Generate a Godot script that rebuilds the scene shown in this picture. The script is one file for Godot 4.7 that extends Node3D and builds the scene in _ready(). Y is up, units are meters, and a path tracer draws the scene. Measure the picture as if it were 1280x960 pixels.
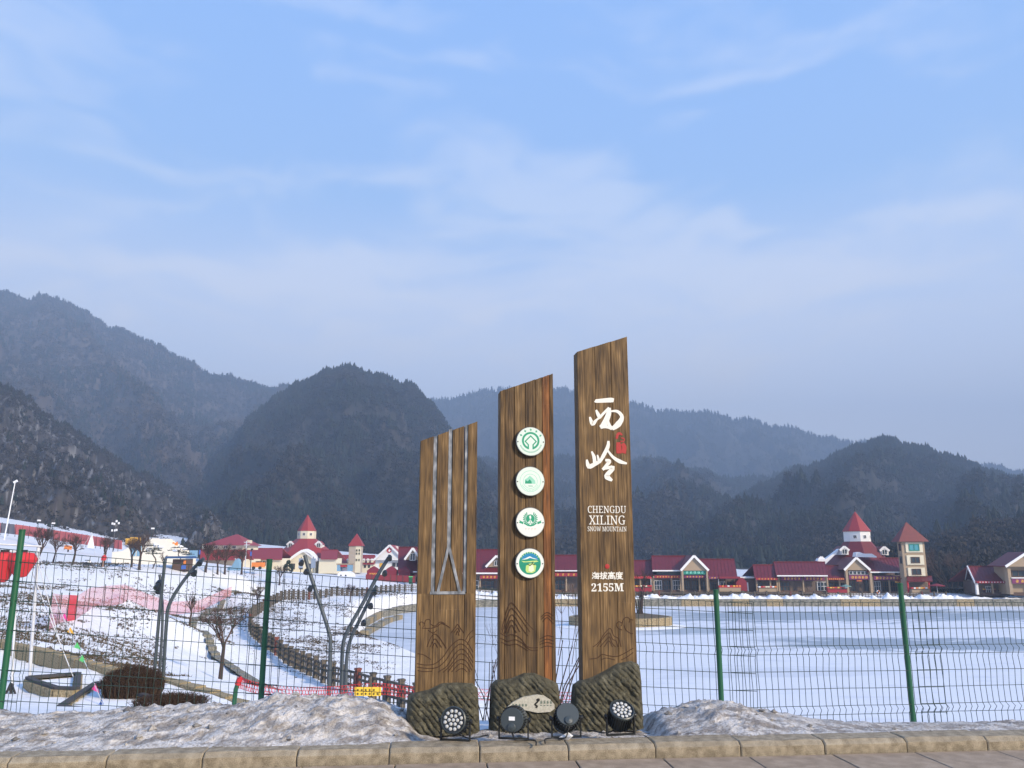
extends Node3D
# A wooden three-post sign beside a frozen mountain lake: everything is built in mesh code.
const F := 1005.0
const EYE := Vector3(0, 1.6, 0)
var pitch := deg_to_rad(12.0)
var M := {}
var taken := {}
var rng := RandomNumberGenerator.new()
var nz := FastNoiseLite.new()

# ---------- mesh collector ----------
class MB:
	var v := PackedVector3Array()
	var n := PackedVector3Array()
	var uv := PackedVector2Array()
	var c := PackedColorArray()
	var xf := Transform3D.IDENTITY
	var col := Color(1, 1, 1)
	var uvo := Vector2.ZERO
	func vert(p: Vector3, nn: Vector3, t: Vector2) -> void:
		v.append(xf * p); n.append((xf.basis * nn).normalized()); uv.append(t); c.append(col)
	func map(p: Vector3, nn: Vector3) -> Vector2:
		var a := nn.abs()
		if a.z >= a.x and a.z >= a.y: return Vector2(p.x, -p.y) + uvo
		if a.x >= a.y: return Vector2(p.z, -p.y) + uvo
		return Vector2(p.x, p.z) + uvo
	func tri(a: Vector3, b: Vector3, d: Vector3) -> void:   # counter-clockwise from outside
		var nn := (b - a).cross(d - a).normalized()
		vert(a, nn, map(a, nn)); vert(d, nn, map(d, nn)); vert(b, nn, map(b, nn))
	func quad(a: Vector3, b: Vector3, d: Vector3, e: Vector3) -> void:
		tri(a, b, d); tri(a, d, e)
	func box(o: Vector3, s: Vector3, rot := Basis.IDENTITY) -> void:
		var h := s * 0.5
		var p := []
		for k in 8:
			p.append(o + rot * Vector3(h.x if k & 1 else -h.x, h.y if k & 2 else -h.y, h.z if k & 4 else -h.z))
		quad(p[4], p[5], p[7], p[6]); quad(p[1], p[0], p[2], p[3]); quad(p[5], p[1], p[3], p[7])
		quad(p[0], p[4], p[6], p[2]); quad(p[6], p[7], p[3], p[2]); quad(p[0], p[1], p[5], p[4])
	func span(a: Vector3, b: Vector3) -> void:
		box((a + b) * 0.5, (b - a).abs())
	func bar(a: Vector3, b: Vector3, w: float, h: float) -> void:
		var d := b - a
		var f := d.normalized()
		var s := f.cross(Vector3.UP)
		if s.length() < 0.01: s = Vector3.RIGHT
		s = s.normalized()
		box((a + b) * 0.5, Vector3(w, h, d.length()), Basis(s, f.cross(s) * -1.0, -f))
	func prism(poly: PackedVector2Array, z0: float, z1: float) -> void:   # polygon in x,y extruded along z
		var pl := poly
		if Geometry2D.is_polygon_clockwise(pl):
			pl = pl.duplicate(); pl.reverse()
		var ar := 0.0
		for i in pl.size():
			var q := pl[(i + 1) % pl.size()]
			ar += pl[i].x * q.y - q.x * pl[i].y
		if ar < 0: pl = pl.duplicate(); pl.reverse()
		var ix := Geometry2D.triangulate_polygon(pl)
		for i in range(0, ix.size(), 3):
			var a := pl[ix[i]]; var b := pl[ix[i + 1]]; var d := pl[ix[i + 2]]
			if (b - a).cross(d - a) < 0:
				var sw := b; b = d; d = sw
			tri(Vector3(a.x, a.y, z1), Vector3(b.x, b.y, z1), Vector3(d.x, d.y, z1))
			tri(Vector3(a.x, a.y, z0), Vector3(d.x, d.y, z0), Vector3(b.x, b.y, z0))
		for i in pl.size():
			var a := pl[i]; var b := pl[(i + 1) % pl.size()]
			quad(Vector3(a.x, a.y, z0), Vector3(b.x, b.y, z0), Vector3(b.x, b.y, z1), Vector3(a.x, a.y, z1))
	func slab(a: Vector3, b: Vector3, d: Vector3, e: Vector3, th: float) -> void:
		var dn := (b - a).cross(d - a).normalized() * -th
		quad(a, b, d, e); quad(a + dn, e + dn, d + dn, b + dn)
		quad(a + dn, b + dn, b, a); quad(b + dn, d + dn, d, b); quad(d + dn, e + dn, e, d); quad(e + dn, a + dn, a, e)
	func tube(pts: Array, rad: Array, sides := 6, caps := true) -> void:
		var rings := []
		var up := Vector3(0.31, 0.9, 0.17).normalized()
		for i in pts.size():
			var d: Vector3 = (pts[mini(i + 1, pts.size() - 1)] - pts[maxi(i - 1, 0)]).normalized()
			var s := d.cross(up)
			if s.length() < 0.05: s = d.cross(Vector3.RIGHT)
			s = s.normalized()
			up = s.cross(d).normalized()
			var ring := []
			for k in sides:
				var a := TAU * k / sides
				var o: Vector3 = s * cos(a) + up * sin(a)
				ring.append([pts[i] + o * float(rad[mini(i, rad.size() - 1)]), o])
			rings.append(ring)
		var l := 0.0
		for i in pts.size() - 1:
			var l2: float = l + (pts[i + 1] - pts[i]).length()
			for k in sides:
				var a = rings[i][k]; var b = rings[i][(k + 1) % sides]; var d = rings[i + 1][(k + 1) % sides]; var e = rings[i + 1][k]
				var u0 := float(k) / sides; var u1 := float(k + 1) / sides
				vert(a[0], a[1], Vector2(u0, l)); vert(b[0], b[1], Vector2(u1, l)); vert(d[0], d[1], Vector2(u1, l2))
				vert(a[0], a[1], Vector2(u0, l)); vert(d[0], d[1], Vector2(u1, l2)); vert(e[0], e[1], Vector2(u0, l2))
			l = l2
		if caps:
			for e in [0, pts.size() - 1]:
				for k in range(1, sides - 1):
					var a: Vector3 = rings[e][0][0]; var b: Vector3 = rings[e][k][0]; var d: Vector3 = rings[e][k + 1][0]
					if e == 0: tri(a, b, d)
					else: tri(a, d, b)
	func lathe(prof: Array, sides := 16, smooth := true) -> void:   # profile of Vector2(radius, y), bottom to top
		for i in prof.size() - 1:
			var p: Vector2 = prof[i]; var q: Vector2 = prof[i + 1]
			var nn := Vector2(q.y - p.y, p.x - q.x).normalized()
			for k in sides:
				var a0 := TAU * k / sides; var a1 := TAU * (k + 1) / sides
				var c0 := Vector3(cos(a0), 0, sin(a0)); var c1 := Vector3(cos(a1), 0, sin(a1))
				var A := c0 * p.x + Vector3.UP * p.y; var B := c1 * p.x + Vector3.UP * p.y
				var D := c1 * q.x + Vector3.UP * q.y; var E := c0 * q.x + Vector3.UP * q.y
				if smooth:
					var n0 := c0 * nn.x + Vector3.UP * nn.y; var n1 := c1 * nn.x + Vector3.UP * nn.y
					if p.x > 1e-5: vert(A, n0, map(A, n0)); vert(B, n1, map(B, n1)); vert(D, n1, map(D, n1))
					if q.x > 1e-5: vert(A, n0, map(A, n0)); vert(D, n1, map(D, n1)); vert(E, n0, map(E, n0))
				else:
					if p.x > 1e-5: tri(A, D, B)
					if q.x > 1e-5: tri(A, E, D)
	func grid(pts: Array, cols: int, cl: Array = [], up := Vector3.UP) -> void:   # smooth sheet, row-major
		var rows := pts.size() / cols
		var nn := []
		for j in rows:
			for i in cols:
				var a: Vector3 = pts[j * cols + mini(i + 1, cols - 1)] - pts[j * cols + maxi(i - 1, 0)]
				var b: Vector3 = pts[mini(j + 1, rows - 1) * cols + i] - pts[maxi(j - 1, 0) * cols + i]
				var q := a.cross(b).normalized()
				if q.dot(up) < 0: q = -q
				nn.append(q)
		var flip: bool = (pts[1] - pts[0]).cross(pts[cols] - pts[0]).dot(up) < 0
		for j in rows - 1:
			for i in cols - 1:
				var k := j * cols + i
				var o := [k, k + 1, k + cols + 1, k, k + cols + 1, k + cols]
				if not flip: o = [k, k + cols + 1, k + 1, k, k + cols, k + cols + 1]
				for q in o:
					if cl.size(): col = cl[q]
					vert(pts[q], nn[q], Vector2(pts[q].x, pts[q].z))
	func mesh() -> ArrayMesh:
		var m := ArrayMesh.new()
		if v.is_empty(): return m
		var a := []
		a.resize(Mesh.ARRAY_MAX)
		a[Mesh.ARRAY_VERTEX] = v; a[Mesh.ARRAY_NORMAL] = n; a[Mesh.ARRAY_TEX_UV] = uv; a[Mesh.ARRAY_COLOR] = c
		m.add_surface_from_arrays(Mesh.PRIMITIVE_TRIANGLES, a)
		return m

# ---------- scene helpers ----------
func ray(px: float, py: float) -> Vector3:
	var y := (480.0 - py) / F
	return Vector3((px - 640.0) / F, y * cos(pitch) + sin(pitch), -(cos(pitch) - y * sin(pitch)))
func P(px: float, py: float, z: float) -> Vector3:      # where the sight line meets the upright plane z metres ahead
	var d := ray(px, py)
	return EYE + d * (z / -d.z)
func G(px: float, py: float, h: float) -> Vector3:      # where the sight line meets the level h
	var d := ray(px, py)
	return EYE + d * ((h - EYE.y) / d.y)
func K(py: float, z: float) -> float: return (P(641, py, z).x - P(640, py, z).x)
func numbered(s: String) -> String:
	taken[s] = int(taken.get(s, -1)) + 1
	return s if taken[s] == 0 else "%s_%03d" % [s, taken[s]]
func thing(called: String, label: String, category: String, at := Vector3.ZERO, turn := 0.0, group := "") -> Node3D:
	var o := Node3D.new()
	o.name = numbered(called); add_child(o, true)
	o.position = at; o.rotation.y = turn
	tag(o, label, category, group)
	return o
func tag(o: Node, label: String, category: String, group := "") -> void:
	o.set_meta("label", label); o.set_meta("category", category)
	if group: o.set_meta("group", group)
func part(parent: Node, called: String, mb: MB, mat: Material) -> MeshInstance3D:
	return inst(parent, called, mb.mesh(), mat)
func inst(parent: Node, called: String, mesh: Mesh, mat: Material, at := Transform3D.IDENTITY) -> MeshInstance3D:
	var o := MeshInstance3D.new()
	o.name = numbered(called) if parent == self else called
	o.mesh = mesh; o.material_override = mat; o.transform = at
	parent.add_child(o, true)
	return o
func structure(called: String, mb: MB, mat: Material) -> MeshInstance3D:
	var o := part(self, called, mb, mat)
	o.set_meta("kind", "structure")
	return o
func copy(src: Node3D, called: String, label: String, at: Vector3, turn: float, sc := 1.0) -> Node3D:
	var c: Node3D = src.duplicate()
	c.name = numbered(called); add_child(c, true)
	c.position = at; c.rotation.y = turn; c.scale = Vector3.ONE * sc
	c.set_meta("label", label)
	return c
func lin(r: float, g: float, b: float) -> Color: return Color(r, g, b).linear_to_srgb()
func mat(r: float, g: float, b: float, rough := 0.8, metal := 0.0) -> StandardMaterial3D:   # linear base colour
	var m := StandardMaterial3D.new()
	m.albedo_color = lin(r, g, b); m.roughness = rough; m.metallic = metal
	return m
func nimg(w: int, h: int, freq: float, octaves: int, sd: int, stretch := 1) -> Image:
	var f := FastNoiseLite.new()
	f.seed = sd; f.frequency = freq; f.fractal_octaves = octaves; f.noise_type = FastNoiseLite.TYPE_SIMPLEX_SMOOTH
	var im := f.get_seamless_image(w, maxi(h / stretch, 8), false, false, 0.15)
	im.convert(Image.FORMAT_L8)
	if stretch > 1: im.resize(w, h, Image.INTERPOLATE_CUBIC)
	return im
func tex(im: Image) -> ImageTexture:
	im.generate_mipmaps()
	return ImageTexture.create_from_image(im)
# mixes two noise fields into a colour ramp of linear colours: ramp = [[at, Color], ...]
func ramp_tex(w: int, h: int, layers: Array, ramp: Array) -> ImageTexture:
	var g := Gradient.new()
	g.offsets = PackedFloat32Array(ramp.map(func(e): return e[0]))
	g.colors = PackedColorArray(ramp.map(func(e): return e[1].linear_to_srgb()))
	var ims := []
	for l in layers: ims.append(nimg(w, h, l[0], l[1], l[2], l[4]).get_data())
	var out := Image.create(w, h, false, Image.FORMAT_RGB8)
	var lut := []
	for i in 256: lut.append(g.sample(i / 255.0))
	var o := 0
	for y in h:
		for x in w:
			var s := 0.0
			for k in layers.size(): s += (float(ims[k][o]) - 127.0) * float(layers[k][3])
			out.set_pixel(x, y, lut[clampi(int(s) + 127, 0, 255)])
			o += 1
	return tex(out)
func bump(w: int, freq: float, octaves: int, sd: int, strength: float, stretch := 1) -> ImageTexture:
	var im := nimg(w, w, freq, octaves, sd, stretch)
	im.convert(Image.FORMAT_RGBA8)
	im.bump_map_to_normal_map(strength)
	return tex(im)
func tmat(t: Texture2D, scale: Vector3, rough := 0.85, nrm: Texture2D = null, tri := true) -> StandardMaterial3D:
	var m := StandardMaterial3D.new()
	m.albedo_texture = t; m.roughness = rough
	m.uv1_triplanar = tri; m.uv1_scale = scale
	if nrm: m.normal_enabled = true; m.normal_texture = nrm; m.normal_scale = 1.0
	return m
func vmat(rough := 0.9) -> StandardMaterial3D:
	var m := StandardMaterial3D.new()
	m.vertex_color_use_as_albedo = true; m.roughness = rough
	return m
func V2(a: Array) -> PackedVector2Array:
	var o := PackedVector2Array()
	for i in range(0, a.size(), 2): o.append(Vector2(a[i], a[i + 1]))
	return o
func ribbon(mb: MB, pts: Array, wid: Array, z: float, th := 0.0012) -> void:   # flat brush stroke in x,y
	var l := PackedVector2Array(); var r := PackedVector2Array()
	for i in pts.size():
		var d: Vector2 = (pts[mini(i + 1, pts.size() - 1)] - pts[maxi(i - 1, 0)]).normalized()
		var s := Vector2(-d.y, d.x) * float(wid[mini(i, wid.size() - 1)]) * 0.5
		l.append(pts[i] + s); r.append(pts[i] - s)
	for i in pts.size() - 1:
		var a := Vector3(r[i].x, r[i].y, z + th); var b := Vector3(r[i + 1].x, r[i + 1].y, z + th)
		var d := Vector3(l[i + 1].x, l[i + 1].y, z + th); var e := Vector3(l[i].x, l[i].y, z + th)
		mb.quad(a, b, d, e)
		var k := Vector3(0, 0, -th)
		mb.quad(a + k, b + k, b, a); mb.quad(d + k, e + k, e, d)
func smooth_line(pts: Array, n := 4) -> Array:
	var o := []
	for i in pts.size() - 1:
		for k in n:
			o.append(pts[i].cubic_interpolate(pts[i + 1], pts[maxi(i - 1, 0)], pts[mini(i + 2, pts.size() - 1)], float(k) / n))
	o.append(pts[pts.size() - 1])
	return o

# ---------- light, sky, camera ----------
func make_sky() -> ImageTexture:
	var w := 1536; var h := 768
	var im := Image.create(w, h, false, Image.FORMAT_RGBF)
	var f := FastNoiseLite.new(); f.seed = 27; f.frequency = 1.0; f.fractal_octaves = 5; f.fractal_gain = 0.55
	var f2 := FastNoiseLite.new(); f2.seed = 4; f2.frequency = 1.0; f2.fractal_octaves = 3
	var top := Color(0.115, 0.29, 0.72); var mid := Color(0.29, 0.48, 0.82); var hor := Color(1.25, 1.20, 1.20)
	var veil := Color(0.80, 0.81, 0.87)
	for y in h:
		var el := (0.5 - (y + 0.5) / h) * PI
		var s := sin(el)
		var base: Color
		if s < 0: base = Color(0.30, 0.33, 0.38)
		elif s < 0.42: base = hor.lerp(mid, pow(s / 0.42, 0.8))
		else: base = mid.lerp(top, pow((s - 0.42) / 0.58, 0.75))
		for x in w:
			var c := base
			if s > 0.0:
				var az := (float(x) / w) * TAU
				var ca := cos(az); var sa := sin(az)
				var wx := f2.get_noise_3d(ca * 2.0, sa * 2.0, el * 4.0)
				var wy := f2.get_noise_3d(ca * 2.5 + 9.0, sa * 2.5, el * 5.0 + 4.0)
				var st := f.get_noise_3d(ca * 2.2 + wx * 0.5, sa * 2.2 + wx * 0.5, el * 10.0 + wy * 0.6 + wx * 0.3)
				var fine := f.get_noise_3d(ca * 6.0 + wx, sa * 6.0 + wx, el * 26.0 + wy * 1.5 + 40.0)
				var big := f2.get_noise_3d(ca * 1.1 + 5.0, sa * 1.1, el * 2.2)
				var k := smoothstep(-0.05, 0.55, st * 0.75 + big * 0.9 + fine * 0.22 - 0.10) * 0.42 * smoothstep(1.0, 0.3, el)
				k += smoothstep(0.42, 0.05, s) * (0.30 + 0.45 * smoothstep(-0.3, 0.4, st + big + fine * 0.3))
				c = base.lerp(veil, clampf(k, 0.0, 0.9))
			im.set_pixel(x, y, c)
	return ImageTexture.create_from_image(im)

func light_and_camera() -> void:
	var cam := Camera3D.new()
	cam.name = "camera"
	cam.fov = rad_to_deg(2.0 * atan(480.0 / F)); cam.near = 0.1; cam.far = 12000.0
	add_child(cam)
	cam.position = EYE; cam.rotation.x = pitch
	cam.current = true
	var env := Environment.new()
	env.background_mode = Environment.BG_SKY
	var sky := Sky.new()
	var sm := PanoramaSkyMaterial.new()
	sm.panorama = make_sky()
	sky.sky_material = sm
	env.sky = sky
	env.background_energy_multiplier = 1.0
	env.tonemap_mode = Environment.TONE_MAPPER_LINEAR
	env.tonemap_exposure = 1.52
	env.sdfgi_enabled = true; env.ssao_enabled = true; env.ssil_enabled = true
	env.fog_enabled = true
	env.fog_density = 0.00062
	env.fog_light_color = Color(0.75, 0.86, 1.0)
	var we := WorldEnvironment.new()
	we.name = "world_environment"
	we.environment = env
	add_child(we)
	var sun := DirectionalLight3D.new()
	sun.name = "sun"
	sun.light_energy = 1.3
	sun.light_color = Color(1.0, 0.93, 0.82)
	sun.light_angular_distance = 6.0
	sun.shadow_enabled = true
	add_child(sun)
	sun.look_at_from_position(Vector3(0.78, 0.50, 0.62) * 100.0, Vector3.ZERO, Vector3.UP)

# ---------- materials ----------
func materials() -> void:
	var C := func(r, g, b): return Color(r, g, b)
	M.wood = tmat(ramp_tex(512, 1024, [[0.035, 3, 1, 0.5, 20], [0.012, 3, 2, 0.7, 3], [0.2, 3, 3, 0.8, 32]],
		[[0.0, C.call(0.055, 0.034, 0.016)], [0.25, C.call(0.115, 0.071, 0.030)], [0.5, C.call(0.185, 0.117, 0.047)], [0.7, C.call(0.245, 0.158, 0.064)], [0.88, C.call(0.33, 0.215, 0.092)], [1.0, C.call(0.42, 0.30, 0.16)]]),
		Vector3(1.3, 0.55, 1), 0.72, bump(512, 0.03, 4, 1, 5.0, 16), false)
	M.wood.albedo_color = lin(0.66, 0.60, 0.54)
	M.wood_dark = M.wood.duplicate(); M.wood_dark.albedo_color = lin(0.47, 0.42, 0.38)
	M.wood_orange = M.wood.duplicate(); M.wood_orange.albedo_color = lin(0.95, 0.55, 0.33)
	M.wood_end = mat(0.045, 0.035, 0.026, 0.9)
	M.engrave = mat(0.045, 0.018, 0.008, 0.9)
	M.white_paint = mat(0.78, 0.76, 0.70, 0.6)
	M.seal = mat(0.38, 0.02, 0.02, 0.6)
	M.steel = tmat(ramp_tex(128, 256, [[0.05, 3, 9, 1.0, 4]], [[0.2, C.call(0.14, 0.15, 0.165)], [0.6, C.call(0.27, 0.285, 0.31)], [0.9, C.call(0.42, 0.43, 0.44)]]), Vector3(2, 2, 2), 0.45)
	M.steel.metallic = 0.35
	M.rock = tmat(ramp_tex(512, 512, [[0.02, 5, 21, 0.9, 1], [0.12, 3, 22, 0.5, 1]],
		[[0.1, C.call(0.022, 0.021, 0.014)], [0.45, C.call(0.06, 0.055, 0.035)], [0.7, C.call(0.10, 0.092, 0.06)], [0.95, C.call(0.19, 0.175, 0.125)]]), Vector3(1.1, 1.1, 1.1), 0.95, bump(512, 0.1, 4, 24, 2.0))
	M.plate = tmat(ramp_tex(128, 128, [[0.1, 4, 31, 0.8, 1]], [[0.1, C.call(0.36, 0.34, 0.28)], [0.9, C.call(0.54, 0.52, 0.44)]]), Vector3(3, 3, 3), 0.8)
	M.kerb = []
	for k in 3:
		var m := tmat(ramp_tex(256, 256, [[0.2, 3, 41 + k, 0.7, 1], [0.015, 3, 44 + k, 0.5, 1], [0.42, 1, 47, 0.75, 1]],
			[[0.05, C.call(0.09, 0.07, 0.045)], [0.35, C.call(0.22, 0.18, 0.12)], [0.6, C.call(0.32, 0.265, 0.185)], [0.95, C.call(0.50, 0.43, 0.32)]]), Vector3(2.4, 2.4, 2.4), 0.9, bump(256, 0.2, 3, 51, 3.0))
		m.uv1_offset = Vector3(0.31 * k, 0.17 * k, 0.23 * k)
		M.kerb.append(m)
	M.slab = []
	for k in 3:
		var m := tmat(ramp_tex(256, 256, [[0.2, 3, 61 + k, 0.6, 1], [0.012, 3, 64 + k, 0.55, 1]],
			[[0.1, C.call(0.20, 0.15, 0.105)], [0.5, C.call(0.29, 0.22, 0.155)], [0.9, C.call(0.40, 0.315, 0.235)]]), Vector3(1.7, 1.7, 1.7), 0.85)
		m.uv1_offset = Vector3(0.37 * k, 0.11 * k, 0.53 * k)
		M.slab.append(m)
	M.dirty_snow = vmat(0.75)
	M.dirty_snow.albedo_texture = ramp_tex(512, 512, [[0.05, 5, 71, 0.9, 1], [0.22, 3, 72, 0.7, 1]],
		[[0.0, C.call(0.14, 0.115, 0.09)], [0.22, C.call(0.40, 0.35, 0.30)], [0.45, C.call(0.80, 0.775, 0.745)], [0.9, C.call(1.0, 0.99, 0.98)]])
	M.dirty_snow.uv1_triplanar = true; M.dirty_snow.uv1_scale = Vector3(1.3, 1.3, 1.3)
	M.dirty_snow.normal_enabled = true; M.dirty_snow.normal_texture = bump(512, 0.08, 4, 73, 5.0)
	M.snow = vmat(0.8)
	M.snow.albedo_texture = ramp_tex(512, 512, [[0.03, 5, 81, 0.8, 1], [0.15, 3, 82, 0.5, 1]],
		[[0.0, C.call(0.56, 0.56, 0.56)], [0.4, C.call(0.77, 0.77, 0.78)], [0.9, C.call(0.88, 0.88, 0.89)]])
	M.snow.uv1_scale = Vector3(0.16, 0.16, 0.16); M.snow.uv1_triplanar = true
	M.clean_snow = mat(0.84, 0.85, 0.87, 0.75)
	M.ice = vmat(0.55)
	M.stonewall = tmat(ramp_tex(256, 256, [[0.05, 4, 91, 0.9, 1], [0.2, 2, 92, 0.4, 1]],
		[[0.1, C.call(0.12, 0.09, 0.05)], [0.5, C.call(0.29, 0.225, 0.125)], [0.9, C.call(0.44, 0.355, 0.22)]]), Vector3(0.7, 0.7, 0.7), 0.95)
	M.greywall = tmat(ramp_tex(256, 256, [[0.05, 4, 93, 0.9, 1], [0.2, 2, 94, 0.4, 1]],
		[[0.1, C.call(0.09, 0.085, 0.07)], [0.5, C.call(0.19, 0.18, 0.145)], [0.9, C.call(0.32, 0.30, 0.25)]]), Vector3(0.35, 0.35, 0.35), 0.95)
	M.coping = mat(0.05, 0.05, 0.055, 0.9)
	M.green = mat(0.008, 0.085, 0.035, 0.45)
	M.wire = mat(0.012, 0.035, 0.028, 0.6)
	M.pole = mat(0.055, 0.068, 0.078, 0.5, 0.2)
	M.lamp_black = mat(0.012, 0.014, 0.016, 0.42)
	M.lamp_grey = mat(0.04, 0.052, 0.058, 0.4)
	M.led = mat(0.5, 0.5, 0.48, 0.15)
	M.rail = tmat(ramp_tex(128, 128, [[0.06, 4, 95, 0.9, 1]], [[0.1, C.call(0.06, 0.05, 0.038)], [0.9, C.call(0.16, 0.135, 0.105)]]), Vector3(1, 1, 1), 0.95)
	M.rail_red = mat(0.16, 0.05, 0.035, 0.9)
	M.bark = mat(0.055, 0.036, 0.028, 0.95)
	M.twig = mat(0.085, 0.052, 0.04, 0.95)
	M.grass = vmat(0.95)
	M.forest = vmat(0.95)
	M.hedge = mat(0.055, 0.03, 0.016, 0.95)
	M.roof = tmat(ramp_tex(128, 128, [[0.04, 4, 101, 0.7, 1]], [[0.1, C.call(0.11, 0.007, 0.009)], [0.9, C.call(0.185, 0.012, 0.014)]]), Vector3(0.2, 0.2, 0.2), 0.55)
	M.roof2 = mat(0.30, 0.028, 0.028, 0.5)
	M.cream = mat(0.72, 0.66, 0.50, 0.85)
	M.wallwhite = mat(0.78, 0.77, 0.74, 0.85)
	M.snow_cream = mat(0.80, 0.75, 0.64, 0.85)
	M.tan = mat(0.36, 0.27, 0.18, 0.85)
	M.trim = mat(0.80, 0.79, 0.78, 0.6)
	M.glass = mat(0.03, 0.045, 0.055, 0.12)
	M.glass_teal = mat(0.07, 0.30, 0.36, 0.15)
	M.inside = mat(0.14, 0.105, 0.085, 0.85)
	M.door = mat(0.11, 0.075, 0.06, 0.6)
	M.dark = mat(0.02, 0.02, 0.022, 0.8)
	M.brownwall = mat(0.10, 0.06, 0.045, 0.85)
	M.banner = mat(0.17, 0.025, 0.10, 0.8)
	M.banner_red = mat(0.30, 0.02, 0.035, 0.8)
	M.yellow = mat(0.75, 0.42, 0.06, 0.7)
	M.teal = mat(0.02, 0.23, 0.17, 0.7)
	M.mint = mat(0.30, 0.75, 0.62, 0.7)
	M.red = mat(0.50, 0.02, 0.025, 0.6)
	M.red_panel = mat(0.60, 0.13, 0.12, 0.7)
	M.grey_panel = mat(0.16, 0.15, 0.17, 0.7)
	M.maroon = mat(0.20, 0.012, 0.025, 0.8)
	M.orange = mat(0.75, 0.22, 0.04, 0.7)
	M.blue = mat(0.05, 0.12, 0.42, 0.7)
	M.pale_blue = mat(0.20, 0.36, 0.50, 0.7)
	M.white = mat(0.82, 0.82, 0.82, 0.7)
	M.silver = mat(0.55, 0.56, 0.58, 0.5)
	M.yellow_sign = mat(0.80, 0.52, 0.04, 0.6)
	M.black = mat(0.012, 0.012, 0.012, 0.6)
	M.pink = mat(0.70, 0.06, 0.28, 0.7)
	M.lime = mat(0.10, 0.50, 0.15, 0.7)
	M.net = mat(0.80, 0.36, 0.38, 0.8)
	M.net.transparency = BaseMaterial3D.TRANSPARENCY_ALPHA
	M.net.albedo_color.a = 0.30
	M.net_solid = mat(0.66, 0.05, 0.07, 0.8)
	M.net_solid.transparency = BaseMaterial3D.TRANSPARENCY_ALPHA
	M.net_solid.albedo_color.a = 0.75
	M.skin = mat(0.45, 0.27, 0.20, 0.7)

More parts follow.
